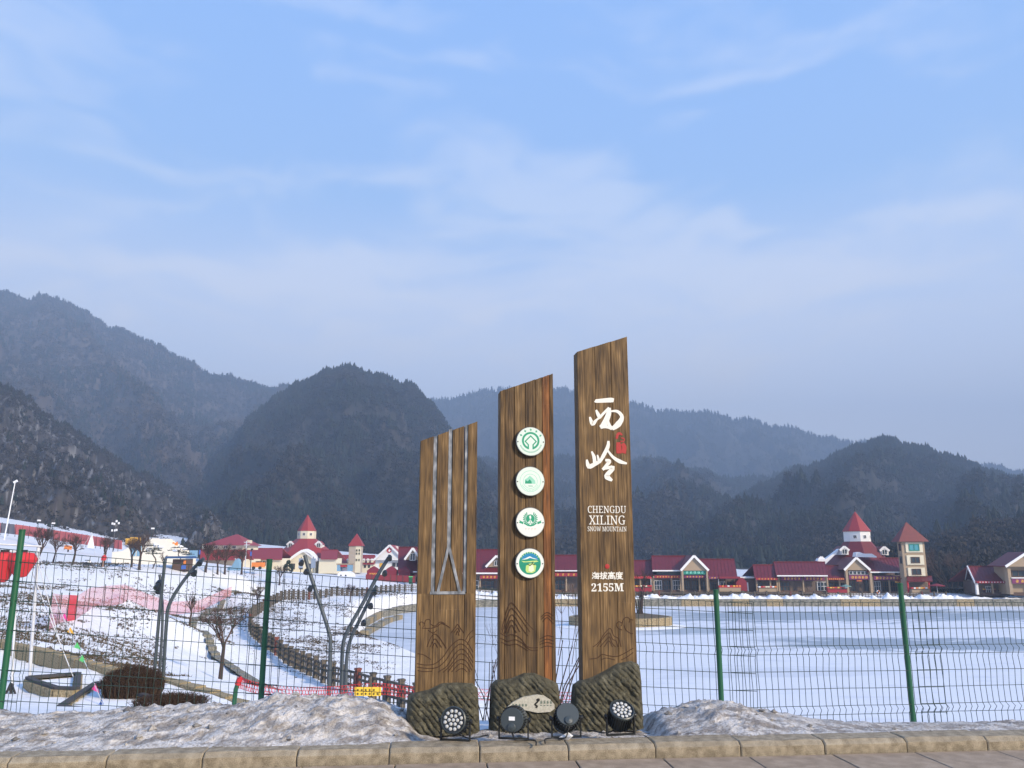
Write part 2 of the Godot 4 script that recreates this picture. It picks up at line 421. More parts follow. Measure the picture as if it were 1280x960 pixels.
# ---------- terrain ----------
var tc := []         # control points x, z, y
var tw := []         # weights
var lake_poly := PackedVector2Array()
const LAKE := -7.3
var rail_line := []
var border_line := []
func solve_terrain() -> void:
	for q in [[520, 890, 38], [470, 873, 42], [430, 862, 45], [400, 850, 48.5], [370, 835, 54], [345, 820, 60], [322, 800, 69], [312, 786, 77], [316, 771, 87], [335, 759, 98], [370, 749, 110], [420, 743.5, 122], [480, 740.5, 138], [520, 740, 147], [600, 741, 151]]:
		rail_line.append(P(q[0], q[1], q[2]))
	for q in [[350, 872], [322, 860], [296, 845], [268, 828], [247, 808], [240, 795], [250, 778], [275, 765], [310, 755], [345, 749.5]]:
		border_line.append(G(q[0], q[1], -5.2))
	var pts := []
	for p in rail_line: pts.append(p)
	for p in border_line: pts.append(p)
	for q in [[0, 800, 31.5], [134, 836, 26], [198, 846, 24], [262, 861, 22.5], [100, 790, 40], [0, 770, 45], [150, 740, 70], [50, 740, 65], [200, 762, 58], [100, 705, 120], [250, 708, 120], [0, 700, 115], [180, 707, 125], [0, 662, 185], [100, 690, 165], [220, 700, 160], [60, 701, 118], [50, 703, 110], [128, 708, 108], [175, 711, 106], [257, 713, 116], [302, 715, 122], [300, 740, 104], [230, 782, 62], [380, 726, 150], [440, 724, 155], [500, 727, 160], [275, 850, 42], [220, 815, 50], [381, 717, 215], [280, 706, 190], [560, 739, 157], [700, 742, 157], [900, 742, 157], [1100, 743, 157], [1280, 743, 157], [700, 748, 151], [900, 748, 151], [1100, 749, 151], [1280, 749, 151]]:
		pts.append(P(q[0], q[1], q[2]))
	for q in [[-14, 8.3, 0.1], [-8, 8.8, 0.03], [-4, 9.2, -0.05], [0, 9.7, -0.2], [3, 10, -0.4], [6, 10.6, -0.55], [12, 11.5, -0.8], [-9, 6.8, -0.03], [-3, 7.2, -0.03], [3, 7.9, -0.03], [9, 8.4, -0.1], [-6, 20.5, -2], [-10, 20.5, -2], [-15, 21, -2], [-19, 28, -2], [-12, 24, -2], [-24, 24, -2], [-2.5, 19, -2.8], [-3, 30, -4.4], [2, 22, -5.8], [8, 22, -6.8], [15, 22, -7.2], [0, 35, -6.6], [-8, 15, -1.0], [-30, 40, -1], [-60, 30, 0], [-80, 70, 2], [-160, 200, 16], [-200, 120, 14], [0, 230, -4.6], [100, 230, -4.6], [200, 180, -4.6], [-60, 260, -1]]:
		pts.append(Vector3(q[0], q[2], -q[1]))
	for p in pts: tc.append(Vector3(p.x, -p.z, p.y))
	var n := tc.size(); var N := n + 3
	var A := []
	for i in N:
		var row := PackedFloat64Array(); row.resize(N + 1)
		A.append(row)
	for i in n:
		for j in n: A[i][j] = Vector2(tc[i].x, tc[i].y).distance_to(Vector2(tc[j].x, tc[j].y))
		A[i][i] = -0.35
		A[i][n] = 1.0; A[i][n + 1] = tc[i].x; A[i][n + 2] = tc[i].y
		A[n][i] = 1.0; A[n + 1][i] = tc[i].x; A[n + 2][i] = tc[i].y
		A[i][N] = tc[i].z
	for c in N:
		var b := c
		for r in range(c + 1, N):
			if absf(A[r][c]) > absf(A[b][c]): b = r
		var sw = A[c]; A[c] = A[b]; A[b] = sw
		for r in range(c + 1, N):
			var f: float = A[r][c] / A[c][c]
			if f == 0.0: continue
			for k in range(c, N + 1): A[r][k] -= f * A[c][k]
	tw.resize(N)
	for c in range(N - 1, -1, -1):
		var s: float = A[c][N]
		for k in range(c + 1, N): s -= A[c][k] * tw[k]
		tw[c] = s / A[c][c]
	for q in [[453, 800], [468, 809], [520, 820], [590, 845], [660, 890]]:
		var g := G(q[0], q[1], LAKE); lake_poly.append(Vector2(g.x, -g.z))
	for q in [[5, 27], [15, 25], [70, 25], [170, 40], [220, 150]]: lake_poly.append(Vector2(q[0], q[1]))
	for q in [[1280, 757.5], [1000, 757.5], [830, 757.5], [700, 757.5], [600, 758], [540, 761], [500, 765], [460, 776], [452, 786]]:
		var g := G(q[0], q[1], LAKE); lake_poly.append(Vector2(g.x, -g.z))
func lake_in(x: float, z: float) -> float:     # metres inside the lake outline, negative outside
	var p := Vector2(x, z)
	var best := 1e9
	var n := lake_poly.size()
	for i in n:
		best = minf(best, p.distance_squared_to(Geometry2D.get_closest_point_to_segment(p, lake_poly[i], lake_poly[(i + 1) % n])))
	best = sqrt(best)
	return best if Geometry2D.is_point_in_polygon(p, lake_poly) else -best
func land(x: float, z: float) -> float:        # z metres ahead of the camera
	var n := tc.size()
	var s: float = tw[n] + tw[n + 1] * x + tw[n + 2] * z
	for i in n:
		var dx: float = tc[i].x - x; var dz: float = tc[i].y - z
		s += tw[i] * sqrt(dx * dx + dz * dz)
	if z > 12.0:
		s += nz.get_noise_2d(x * 6.0, z * 6.0) * minf((z - 12.0) * 0.01, 0.14)
		var l := lake_in(x, z)
		if l > -3.0: s = lerpf(s, LAKE - 1.6, smoothstep(-2.0, 2.2, l))
		elif s < LAKE + 0.3: s = LAKE + 0.3
	return s
func on_land(p: Vector3) -> Vector3: return Vector3(p.x, land(p.x, -p.z), p.z)
func terrain() -> void:
	var cols := 250; var rows := 210
	var pts := []
	var cl := []
	for j in rows:
		var z := 7.9 * pow(330.0 / 7.9, float(j) / (rows - 1))
		for i in cols:
			var u := float(i) / (cols - 1) * 2.0 - 1.0
			var x := u * (z * 0.80 + 5.0)
			pts.append(Vector3(x, land(x, z), -z))
			cl.append(Color(1, 1, 1))
	var mb := MB.new()
	mb.grid(pts, cols, cl)
	structure("snowy_ground", mb, M.snow)
	mb = MB.new()
	mb.quad(Vector3(-1900, -14, 100), Vector3(1900, -14, 100), Vector3(1900, -14, -2700), Vector3(-1900, -14, -2700))
	structure("valley_ground", mb, mat(0.35, 0.35, 0.35, 0.95))
	mb = MB.new()                                             # the paved square goes on behind the viewer
	mb.quad(Vector3(-40, -0.06, 40), Vector3(40, -0.06, 40), Vector3(40, -0.06, -9.5), Vector3(-40, -0.06, -5.5))
	structure("pavement_bed", mb, M.coping)
	# frozen lake: snow dusted ice with bands swept bare
	pts = []; cl = []
	cols = 300; rows = 300
	for j in rows:
		var z := 22.0 * pow(156.0 / 22.0, float(j) / (rows - 1))
		for i in cols:
			var x := -24.0 + (z * 0.85 + 40.0) * float(i) / (cols - 1)
			pts.append(Vector3(x, LAKE, -z))
			var e := nz.get_noise_2d(x * 1.6, z * 5.0) * 0.6 + nz.get_noise_2d(x * 6.0 + 300.0, z * 24.0) * 0.45
			var k := 0.0
			k = maxf(k, band(z, 122.0 + x * 0.05, 11.0, e) * smoothstep(16.0, 30.0, x + e * 12.0) * 0.95)
			k = maxf(k, band(z, 88.5 - x * 0.06, 6.5, e) * smoothstep(20.0, 34.0, x + e * 14.0))
			k = maxf(k, band(z, 101.0, 5.0, e) * smoothstep(13.0, 18.0, x + e * 6.0) * smoothstep(36.0, 24.0, x) * 0.8)
			k = maxf(k, band(z, 66.0, 3.0, e) * smoothstep(8.0, 14.0, x + e * 6.0) * smoothstep(34.0, 22.0, x) * 0.25)
			k = maxf(k, smoothstep(0.05, 0.5, e) * 0.18)
			if x < 3.0: k = maxf(k, (0.45 + e * 0.5) * smoothstep(3.0, -6.0, x))
			cl.append(Color(0.72, 0.745, 0.80).lerp(Color(0.29, 0.345, 0.41), clampf(k, 0.0, 1.0)))
	mb = MB.new()
	mb.grid(pts, cols, cl)
	structure("frozen_lake", mb, M.ice)
func band(z: float, c: float, w: float, e: float) -> float:
	return smoothstep(1.0, 0.72, absf(z - c + e * w * 1.1) / w)

# ---------- mountains ----------
func tree_mesh(kind: int) -> ArrayMesh:
	var mb := MB.new()
	var r := RandomNumberGenerator.new(); r.seed = 40 + kind
	if kind == 0:          # conifer: three ragged tiers
		for k in 3:
			var y0 := 0.1 + 0.27 * k; var rad := 0.30 - 0.08 * k; var y1 := y0 + 0.40
			for s in 6:
				var a0 := TAU * s / 6.0; var a1 := TAU * (s + 1) / 6.0
				var q0 := rad * r.randf_range(0.7, 1.15); var q1 := rad * r.randf_range(0.7, 1.15)
				mb.col = Color.WHITE * r.randf_range(0.7, 1.2)
				mb.tri(Vector3(cos(a1) * q1, y0 + r.randf_range(-.05, .05), sin(a1) * q1), Vector3(cos(a0) * q0, y0, sin(a0) * q0), Vector3(0, minf(y1, 1.0), 0))
	else:                  # bare broadleaf crown: loose facets round a trunk
		for k in 16:
			var d := Vector3(r.randfn(), r.randfn() * 0.9 + 0.3, r.randfn()).normalized()
			var o := Vector3(0, 0.55, 0) + d * Vector3(0.30, 0.36, 0.30) * r.randf_range(0.6, 1.0)
			var e := Vector3(r.randfn(), r.randfn(), r.randfn()).normalized() * 0.18
			var g := Vector3(r.randfn(), r.randfn(), r.randfn()).normalized() * 0.18
			mb.col = Color.WHITE * r.randf_range(0.7, 1.25)
			mb.tri(o - e, o + e, o + g)
		mb.box(Vector3(0, 0.3, 0), Vector3(0.05, 0.6, 0.05))
	return mb.mesh()
func mountain(called: String, ridge: Array, D: float, Dl: float, base_d: float, base_y: float, amp: float, colr: Color, col2: Color, snow: float, trees: int, th: float, conifer: float, sd: int, tree_kind_label: String) -> void:
	var f := FastNoiseLite.new(); f.seed = sd; f.frequency = 1.0; f.fractal_octaves = 4; f.fractal_type = FastNoiseLite.FRACTAL_RIDGED
	var f2 := FastNoiseLite.new(); f2.seed = sd + 9; f2.frequency = 1.0; f2.fractal_octaves = 5
	var cols := 230 if snow == 0.0 else 300; var rows := 96 if snow == 0.0 else 150
	var rl := []
	for q in ridge: rl.append(Vector2(q[0], q[1]))
	rl = smooth_line(rl, 5)
	var acc := [0.0]
	for i in rl.size() - 1: acc.append(acc[i] + rl[i].distance_to(rl[i + 1]))
	var L: float = acc[acc.size() - 1]
	var pts := []; var cl := []
	var k := 0
	var heads := []
	for i in cols:
		var s := L * i / (cols - 1)
		while k < acc.size() - 2 and acc[k + 1] < s: k += 1
		var q: Vector2 = rl[k].lerp(rl[k + 1], clampf((s - acc[k]) / maxf(acc[k + 1] - acc[k], 1e-5), 0, 1))
		var u := float(i) / (cols - 1)
		var dd := lerpf(D, Dl, u) * (1.0 + 0.05 * f2.get_noise_1d(u * 3.0))
		heads.append(P(q.x, q.y + f2.get_noise_1d(s * 0.022 + 3.0) * 9.0 + f2.get_noise_1d(s * 0.11) * 4.0, dd))
	var Lm: float = heads[0].distance_to(heads[cols - 1])
	for j in rows:
		var t := (float(j) / (rows - 1)) * 1.25 - 0.25            # negative: the far side of the ridge
		for i in cols:
			var h: Vector3 = heads[i]
			var dir := Vector3(h.x, 0, h.z).normalized()
			var len: float = Vector2(h.x, h.z).length()
			var g: float
			var pos: Vector3
			if t < 0:
				g = -t / 0.25
				pos = h + dir * (g * len * 0.25); pos.y = lerpf(h.y, base_y, g * 0.9)
			else:
				pos = Vector3(h.x, 0, h.z).lerp(dir * base_d, t)
				var hy := (h.y - base_y)
				var u := Vector2(pos.x, pos.z)
				var lat := float(i) / (cols - 1) * Lm
				var wv := f2.get_noise_2d(u.x / (amp * 4.0) + 7.0, u.y / (amp * 4.0))
				var rg := f.get_noise_2d(lat / (amp * 6.0) + wv * 0.35, t * 0.9 + wv * 0.2)
				var fine := f2.get_noise_2d(u.x / (amp * 1.4), u.y / (amp * 1.4))
				var e := smoothstep(0.0, 0.3, t) * smoothstep(1.0, 0.75, t)
				pos.y = base_y + hy * (pow(1.0 - t, 1.12)) + (rg * amp * 0.95 + fine * amp * 0.18 - amp * 0.4) * e
				var sp := Vector3(-dir.z, 0, dir.x)
				pos += sp * fine * amp * 0.12 * e
			pts.append(pos)
			var m := f2.get_noise_3d(pos.x / (amp * 0.3), pos.y / (amp * 0.2), pos.z / (amp * 0.3))
			var m2 := f2.get_noise_3d(pos.x / (amp * 3.0) + 50.0, pos.y / (amp * 2.0), pos.z / (amp * 3.0))
			var cc := colr.lerp(col2, smoothstep(-0.35, 0.35, m * 1.1 + m2 * 0.8))
			if snow > 0.0: cc = cc.lerp(Color(0.34, 0.33, 0.33), smoothstep(0.36 - snow * 0.35, 0.5 - snow * 0.3, f2.get_noise_2d(i * 0.16, j * 0.34 + i * 0.05) + 0.25 * m2) * 0.6)
			cl.append(cc)
	var mb := MB.new()
	mb.grid(pts, cols, cl)
	var o := structure(called, mb, M.forest)
	# the wood on it, one mass
	var rg2 := RandomNumberGenerator.new(); rg2.seed = sd * 7
	for kind in 2:
		var cnt := int(trees * (conifer if kind == 0 else 1.0 - conifer))
		if cnt == 0: continue
		var mm := MultiMesh.new()
		mm.transform_format = MultiMesh.TRANSFORM_3D; mm.use_colors = true
		mm.mesh = tree_mesh(kind); mm.instance_count = cnt
		var a := 0
		var tries := 0
		var r0 := int(0.2 * rows)
		while a < cnt and tries < cnt * 6:
			tries += 1
			var i := rg2.randi_range(0, cols - 2)
			var j := r0 + int(pow(rg2.randf(), 1.25) * (rows - 2 - r0))
			var crest := kind == 0 and a < cols * 2
			if crest: j = r0 - 1
			var p: Vector3 = pts[j * cols + i].lerp(pts[(j + 1) * cols + i + 1], rg2.randf()).lerp(pts[j * cols + i + 1], rg2.randf() * 0.6)
			if kind == 0 and j > r0 + 2 and f2.get_noise_3d(p.x / (amp * 2.2), p.y / (amp * 1.5), p.z / (amp * 2.2) + 90.0) < rg2.randf_range(-0.05, 0.2): continue
			var hh := th * rg2.randf_range(0.5, 1.15) * (1.0 if kind == 0 else 0.85)
			if crest:
				if f2.get_noise_1d(i * 0.13) < rg2.randf_range(-0.4, 0.1): a += 1; mm.set_instance_transform(a - 1, Transform3D(Basis.IDENTITY.scaled(Vector3.ONE * 0.001), p)); continue
				hh = th * rg2.randf_range(0.6, 1.5) * (1.0 + f2.get_noise_1d(i * 0.4) * 0.5)
			var w := hh * rg2.randf_range(0.65, 1.1)
			mm.set_instance_transform(a, Transform3D(Basis(Vector3.UP, rg2.randf() * TAU).scaled(Vector3(w, hh, w)), p - Vector3(0, hh * 0.12, 0)))
			var b := rg2.randf_range(0.6, 1.3)
			var tcx := Color(0.020, 0.030, 0.024) if kind == 0 else colr.lerp(col2, clampf(smoothstep(-0.3, 0.35, f2.get_noise_3d(p.x / (amp * 2.0) + 50.0, p.y / (amp * 1.2), p.z / (amp * 2.0))) + rg2.randf_range(-0.2, 0.2), 0.0, 1.0))
			mm.set_instance_color(a, Color(tcx.r * b, tcx.g * b, tcx.b * b))
			a += 1
		mm.visible_instance_count = -1
		for q in range(a, cnt): mm.set_instance_transform(q, Transform3D(Basis.IDENTITY.scaled(Vector3.ONE * 0.001), pts[0]))
		var mi := MultiMeshInstance3D.new()
		mi.name = numbered("conifer_wood" if kind == 0 else "bare_wood")
		mi.multimesh = mm; mi.material_override = M.forest
		mi.set_meta("kind", "stuff")
		mi.set_meta("label", ("dark conifers scattered over " if kind == 0 else "bare winter woodland covering ") + tree_kind_label)
		mi.set_meta("category", "woodland")
		add_child(mi, true)
func mountains() -> void:
	var b1 := Color(0.048, 0.038, 0.032); var b2 := Color(0.105, 0.080, 0.066)
	var d1 := Color(0.022, 0.023, 0.021); var d2 := Color(0.044, 0.039, 0.035)
	mountain("far_ridge", [[430, 545], [500, 520], [545, 505], [600, 492], [650, 488], [700, 490], [760, 498], [830, 513], [890, 519], [950, 532], [1010, 545], [1075, 557], [1180, 575], [1320, 600]], 2150, 1950, 1200, 0, 80, d1, d2, 0.0, 16000, 15, 0.5, 3, "the pale far ridge")
	mountain("high_mountain", [[-220, 345], [-120, 355], [-40, 362], [0, 366], [35, 373], [60, 372], [100, 390], [130, 408], [170, 420], [210, 440], [250, 462], [285, 474], [330, 482], [370, 492], [430, 525], [500, 560]], 1400, 1600, 560, 0, 65, b1, b2, 0.0, 34000, 11, 0.22, 5, "the high mountain on the left")
	mountain("middle_hill", [[480, 560], [560, 575], [640, 578], [700, 574], [740, 577], [790, 580], [830, 581], [875, 590], [905, 601], [950, 602], [990, 592], [1040, 590], [1100, 600], [1200, 620]], 1250, 1200, 400, -4, 52, d1, d2, 0.0, 22000, 12, 0.35, 7, "the middle hill behind the lake")
	mountain("domed_hill", [[215, 640], [260, 590], [300, 540], [335, 508], [360, 492], [385, 478], [410, 468], [435, 466], [465, 469], [495, 480], [520, 490], [540, 508], [560, 535], [585, 565], [620, 600], [690, 640], [760, 670]], 900, 850, 330, -4, 40, d1, d2, 0.0, 34000, 9.5, 0.3, 11, "the domed hill")
	mountain("right_hill", [[860, 660], [900, 640], [940, 618], [975, 600], [1010, 588], [1050, 570], [1085, 556], [1110, 555], [1150, 562], [1200, 578], [1240, 591], [1280, 603], [1400, 640], [1520, 660]], 900, 820, 330, -4, 40, d1, d2, 0.0, 32000, 9.5, 0.35, 13, "the right hill behind the towers")
	mountain("near_slope", [[-260, 420], [-120, 450], [0, 484], [30, 495], [60, 520], [100, 545], [140, 575], [190, 600], [230, 622], [265, 645], [300, 668], [330, 690]], 430, 520, 215, 0, 15, Color(0.035, 0.03, 0.028), Color(0.075, 0.064, 0.058), 0.42, 15000, 3.6, 0.15, 17, "the near left slope")
	mountain("low_rise", [[1080, 700], [1140, 683], [1180, 676], [1220, 668], [1260, 660], [1300, 655], [1400, 640]], 330, 300, 182, -4.8, 12, d1, b1, 0.0, 4500, 6.5, 0.06, 19, "the low rise behind the right hand roofs")

# ---------- foreground: pavement, kerb, snow heaps, fence ----------
var k0 := Vector3.ZERO
var kd := Vector3.RIGHT      # along the kerb, to the right
var kn := Vector3.BACK       # from the kerb towards the viewer
func kerb_frame() -> void:
	k0 = G(486, 955, 0.0)
	kd = (G(1280, 936.5, 0.0) - k0).normalized()
	kn = Vector3(-kd.z, 0, kd.x)
func kerb_turn() -> float: return atan2(-kd.z, kd.x)
func pavement() -> void:
	var root := Node3D.new()
	root.name = "pavement"; add_child(root); root.set_meta("kind", "structure")
	root.position = k0; root.rotation.y = kerb_turn()
	var ms := []
	for k in 3:
		var mb := MB.new()
		var w := 0.711; var d := 0.60; var g := 0.004; var b := 0.006
		var x0 := g; var x1 := w - g; var z0 := g; var z1 := d - g
		mb.quad(Vector3(x0 + b, 0, z1 - b), Vector3(x1 - b, 0, z1 - b), Vector3(x1 - b, 0, z0 + b), Vector3(x0 + b, 0, z0 + b))
		mb.quad(Vector3(x0, -b, z1), Vector3(x1, -b, z1), Vector3(x1 - b, 0, z1 - b), Vector3(x0 + b, 0, z1 - b))
		mb.quad(Vector3(x1, -b, z1), Vector3(x1, -b, z0), Vector3(x1 - b, 0, z0 + b), Vector3(x1 - b, 0, z1 - b))
		mb.quad(Vector3(x1, -b, z0), Vector3(x0, -b, z0), Vector3(x0 + b, 0, z0 + b), Vector3(x1 - b, 0, z0 + b))
		mb.quad(Vector3(x0, -b, z0), Vector3(x0, -b, z1), Vector3(x0 + b, 0, z1 - b), Vector3(x0 + b, 0, z0 + b))
		mb.quad(Vector3(x0, -0.05, z1), Vector3(x1, -0.05, z1), Vector3(x1, -b, z1), Vector3(x0, -b, z1))
		ms.append(mb.mesh())
	for r in 3:
		for i in range(-7, 11):
			var o := inst(root, "paving_slab", ms[0], M.slab[rng.randi() % 3])
			o.position = Vector3(i * 0.711 + 0.05 + (0.0 if r % 2 == 0 else 0.33), rng.randf_range(-0.002, 0.001), 0.012 + r * 0.6)
	var kr := Node3D.new()
	kr.name = "kerb"; add_child(kr); kr.set_meta("kind", "structure")
	kr.position = k0; kr.rotation.y = kerb_turn()
	var ks := []
	for k in 3:
		var mb := MB.new()
		var w := 0.711
		# profile across the kerb (z towards the viewer) swept along x, ends slightly rounded
		var prof := [Vector2(0, -0.02), Vector2(0.0, 0.070), Vector2(-0.006, 0.076), Vector2(-0.040, 0.100), Vector2(-0.048, 0.104), Vector2(-0.26, 0.106), Vector2(-0.26, -0.02)]
		var xs := [0.004, 0.014, 0.17, 0.36, 0.54, w - 0.014, w - 0.004]
		var rr := RandomNumberGenerator.new(); rr.seed = 30 + k
		var g := []
		for xi in xs.size():
			var e := 0.005 if xi == 0 or xi == xs.size() - 1 else 0.0
			var row := []
			for q in prof:
				var jit: float = rr.randf_range(-0.0025, 0.0025)
				row.append(Vector3(xs[xi], q.y - (e if q.y > 0 else 0.0) + (jit if q.y > 0.09 else 0.0), q.x - (e if q.x > -0.2 else 0.0) + jit))
			g.append(row)
		for a in xs.size() - 1:
			for b in prof.size() - 1: mb.quad(g[a][b], g[a + 1][b], g[a + 1][b + 1], g[a][b + 1])
		for b in range(1, prof.size() - 1):
			mb.tri(g[0][0], g[0][b], g[0][b + 1])
			mb.tri(g[6][0], g[6][b + 1], g[6][b])
		ks.append(mb.mesh())
	for i in range(-8, 12):
		var o := inst(kr, "kerb_stone", ks[(i + 20) % 3], M.kerb[(i * 7 + 30) % 3])
		o.position = Vector3(i * 0.711, rng.randf_range(-0.006, 0.004), rng.randf_range(-0.004, 0.004))
		o.rotation.y = rng.randf_range(-0.004, 0.004)
	var mbj := MB.new()        # mortar bed seen in the joints
	mbj.span(Vector3(-7, -0.05, -0.24), Vector3(9, 0.062, -0.02))
	part(kr, "joint_mortar", mbj, M.coping)

func heap(called: String, label: String, prof: Array, zc: float, w: float, sd: int) -> void:
	# prof: pairs px, py of the crest outline; zc crest depth offset behind the kerb line
	var f := FastNoiseLite.new(); f.seed = sd; f.frequency = 1.0; f.fractal_octaves = 5
	var f2 := FastNoiseLite.new(); f2.seed = sd + 3; f2.frequency = 1.0; f2.fractal_octaves = 3; f2.fractal_type = FastNoiseLite.FRACTAL_RIDGED
	var inv := Transform3D(Basis(Vector3.UP, kerb_turn()), k0).affine_inverse()
	var cr := []
	for q in prof:
		var a := inv * P(q[0], q[1], 8.5 + (q[0] - 640.0) / 1280.0 * 0.9)
		cr.append(Vector2(a.x, a.y + 0.075))
	var xa: float = cr[0].x; var xb: float = cr[cr.size() - 1].x
	var cols := int((xb - xa) / 0.026); var rows := 64
	var pts := []; var cl := []
	var root := thing(called, label, "snow heap", k0, kerb_turn(), "dirty snow heaps behind the kerb")
	for j in rows:
		var v := float(j) / (rows - 1)
		var z := lerpf(-0.15, -w, v)
		for i in cols:
			var x := lerpf(xa, xb, float(i) / (cols - 1))
			var k := 0
			while k < cr.size() - 2 and cr[k + 1].x < x: k += 1
			var u: float = clampf((x - cr[k].x) / (cr[k + 1].x - cr[k].x), 0, 1)
			var top: float = lerpf(cr[k].y, cr[k + 1].y, smoothstep(0, 1, u))
			var s := sin(clampf(v / 0.62, 0, 1) * PI * 0.5) if v < 0.62 else cos((v - 0.62) / 0.38 * PI * 0.5)
			var floor_y := lerpf(0.085, -0.12, v)
			var ends := smoothstep(0.0, 0.05, float(i) / cols) * smoothstep(1.0, 0.95, float(i) / cols)
			var e := smoothstep(0.0, 0.12, v)
			var amp := clampf((top - floor_y) * 1.2, 0.12, 1.0)
			var y := lerpf(floor_y, top, pow(s, 0.85) * ends)
			y += (f.get_noise_2d(x * 2.2, z * 3.0) * 0.10 + f.get_noise_2d(x * 9.0, z * 9.0) * 0.05 - f2.get_noise_2d(x * 3.5, z * 3.5) * 0.035 + f.get_noise_2d(x * 22.0, z * 22.0) * 0.05 - absf(f.get_noise_2d(x * 12.0 + 5.0, z * 12.0)) * 0.06) * e * amp * ends
			pts.append(Vector3(x, maxf(y, 0.03 if v < 0.05 else -0.3), z + f.get_noise_2d(x * 7.0 + 40.0, z * 7.0) * 0.05 * e))
			var dirt := smoothstep(-0.22, 0.22, f.get_noise_2d(x * 3.0 + 9.0, z * 5.0) + 0.55 * f.get_noise_2d(x * 14.0, z * 18.0) + 0.5 * f.get_noise_2d(x * 42.0, z * 42.0))
			var tone := 0.5 + 0.5 * f.get_noise_2d(x * 1.2 + 70.0, z * 1.6)
			cl.append(Color(0.64, 0.63, 0.62).lerp(Color(0.17, 0.14, 0.115), dirt * (0.35 + 0.65 * tone)))
	var mb := MB.new()
	mb.grid(pts, cols, cl)
	part(root, "packed_snow", mb, M.dirty_snow)
	# loose lumps of ice lying in it
	for q in 34:
		var i := rng.randi_range(4, cols - 5); var j := rng.randi_range(3, 38)
		var lb := MB.new()
		var s := rng.randf_range(0.012, 0.034)
		lump(lb, pts[j * cols + i] + Vector3(0, s * 0.25, 0), s, sd + q)
		var dk := rng.randf_range(0.15, 0.5)
		for z in lb.c.size(): lb.c[z] = Color(dk, dk * 0.97, dk * 0.94)
		part(root, "ice_lump", lb, M.dirty_snow)
func lump(mb: MB, o: Vector3, s: float, sd: int) -> void:
	var r := RandomNumberGenerator.new(); r.seed = sd
	var p := []
	for d in [Vector3(1, 0, 0), Vector3(-1, 0, 0), Vector3(0, 1, 0), Vector3(0, -1, 0), Vector3(0, 0, 1), Vector3(0, 0, -1)]:
		p.append(o + (d + Vector3(r.randfn(), r.randfn(), r.randfn()) * 0.22) * s * Vector3(1.3, 0.8, 1.0))
	for q in [[0, 2, 4], [4, 2, 1], [1, 2, 5], [5, 2, 0], [4, 3, 0], [1, 3, 4], [5, 3, 1], [0, 3, 5]]:
		mb.tri(p[q[0]], p[q[2]], p[q[1]]) if ((p[q[1]] - p[q[0]]).cross(p[q[2]] - p[q[0]])).dot(p[q[0]] - o) < 0 else mb.tri(p[q[0]], p[q[1]], p[q[2]])

var fence_posts := [[-330, 905, 8.3, 632, 655], [15, 870, 8.8, 663, 688], [331, 892, 9.4, 700, 714], [634, 905, 9.8, 724, 738], [899, 908, 10.15, 738, 752], [1134, 914, 10.6, 730, 753], [1352, 920, 11.0, 728, 753]]
func wire_fence() -> void:
	var root := thing("wire_fence", "green wire mesh fence with round green posts above the snow heaps", "fence")
	var feet := []; var tops := []; var wtop := []
	for q in fence_posts:
		var t := P(q[0], q[3], q[2])
		# the measured x is at mid height of the post
		var m := P(q[0], (q[1] + q[3]) * 0.5, q[2])
		feet.append(Vector3(m.x, P(q[0], q[1], q[2]).y - 0.25, -q[2])); tops.append(Vector3(m.x, t.y, -q[2]))
		wtop.append(P(q[0], q[4], q[2]).y)
	for i in feet.size():
		var mb := MB.new()
		mb.tube([feet[i], tops[i]], [0.032], 14)
		mb.tube([tops[i] - Vector3(0, 0.002, 0), tops[i] + Vector3(0, 0.012, 0)], [0.037, 0.030], 14)
		part(root, "post", mb, M.green)
	var r := RandomNumberGenerator.new(); r.seed = 77
	for i in feet.size() - 1:
		var a: Vector3 = feet[i]; var b: Vector3 = feet[i + 1]
		var ov := 0.16                                   # neighbouring panels overlap a little past the post
		var d := b - a; d.y = 0
		var L := d.length(); d = d.normalized()
		var out := Vector3(-d.z, 0, d.x)
		var mb := MB.new()
		var n := int((L + ov * 2) / 0.084)
		var off := 0.018 if i % 2 == 0 else -0.018
		var sh := 0.30 if i >= 3 else 0.0
		var ys := [0.0, 0.20, 0.36, 0.40, 0.46, 0.50, 0.70, 0.90, 1.06, 1.10, 1.16, 1.20, 1.40, 1.60, 1.72]
		var bend := [0, 0, 0, 0, 1, 0, 0, 0, 0, 0, 1, 0, 0, 0, 0]
		var prow := []
		for k in n + 1:
			var s := -ov + sh + (L + ov * 2) * k / n
			var t := s / L
			var topy: float = lerpf(wtop[i], wtop[i + 1], t)
			var wob := 0.012 * nz.get_noise_2d(s * 60.0, i * 99.0)
			var col := []
			for y in ys.size():
				col.append(a + d * (s + wob + 0.008 * nz.get_noise_2d(s * 40.0, y * 20.0)) + out * (off + 0.038 * bend[y] + 0.03 * nz.get_noise_2d(s * 14.0 + i * 50.0, y * 14.0)) + Vector3(0, topy - a.y - ys[ys.size() - 1] * 1.0 + ys[y], 0))
			mb.tube(col, [0.0037], 4, false)
			prow.append(col)
		for y in [0, 1, 3, 5, 6, 7, 9, 11, 12, 13, 14]:
			var line := []
			for k in n + 1: line.append(prow[k][y] + out * 0.004)
			mb.tube(line, [0.0038], 4, false)
		part(root, "mesh_panel", mb, M.wire)

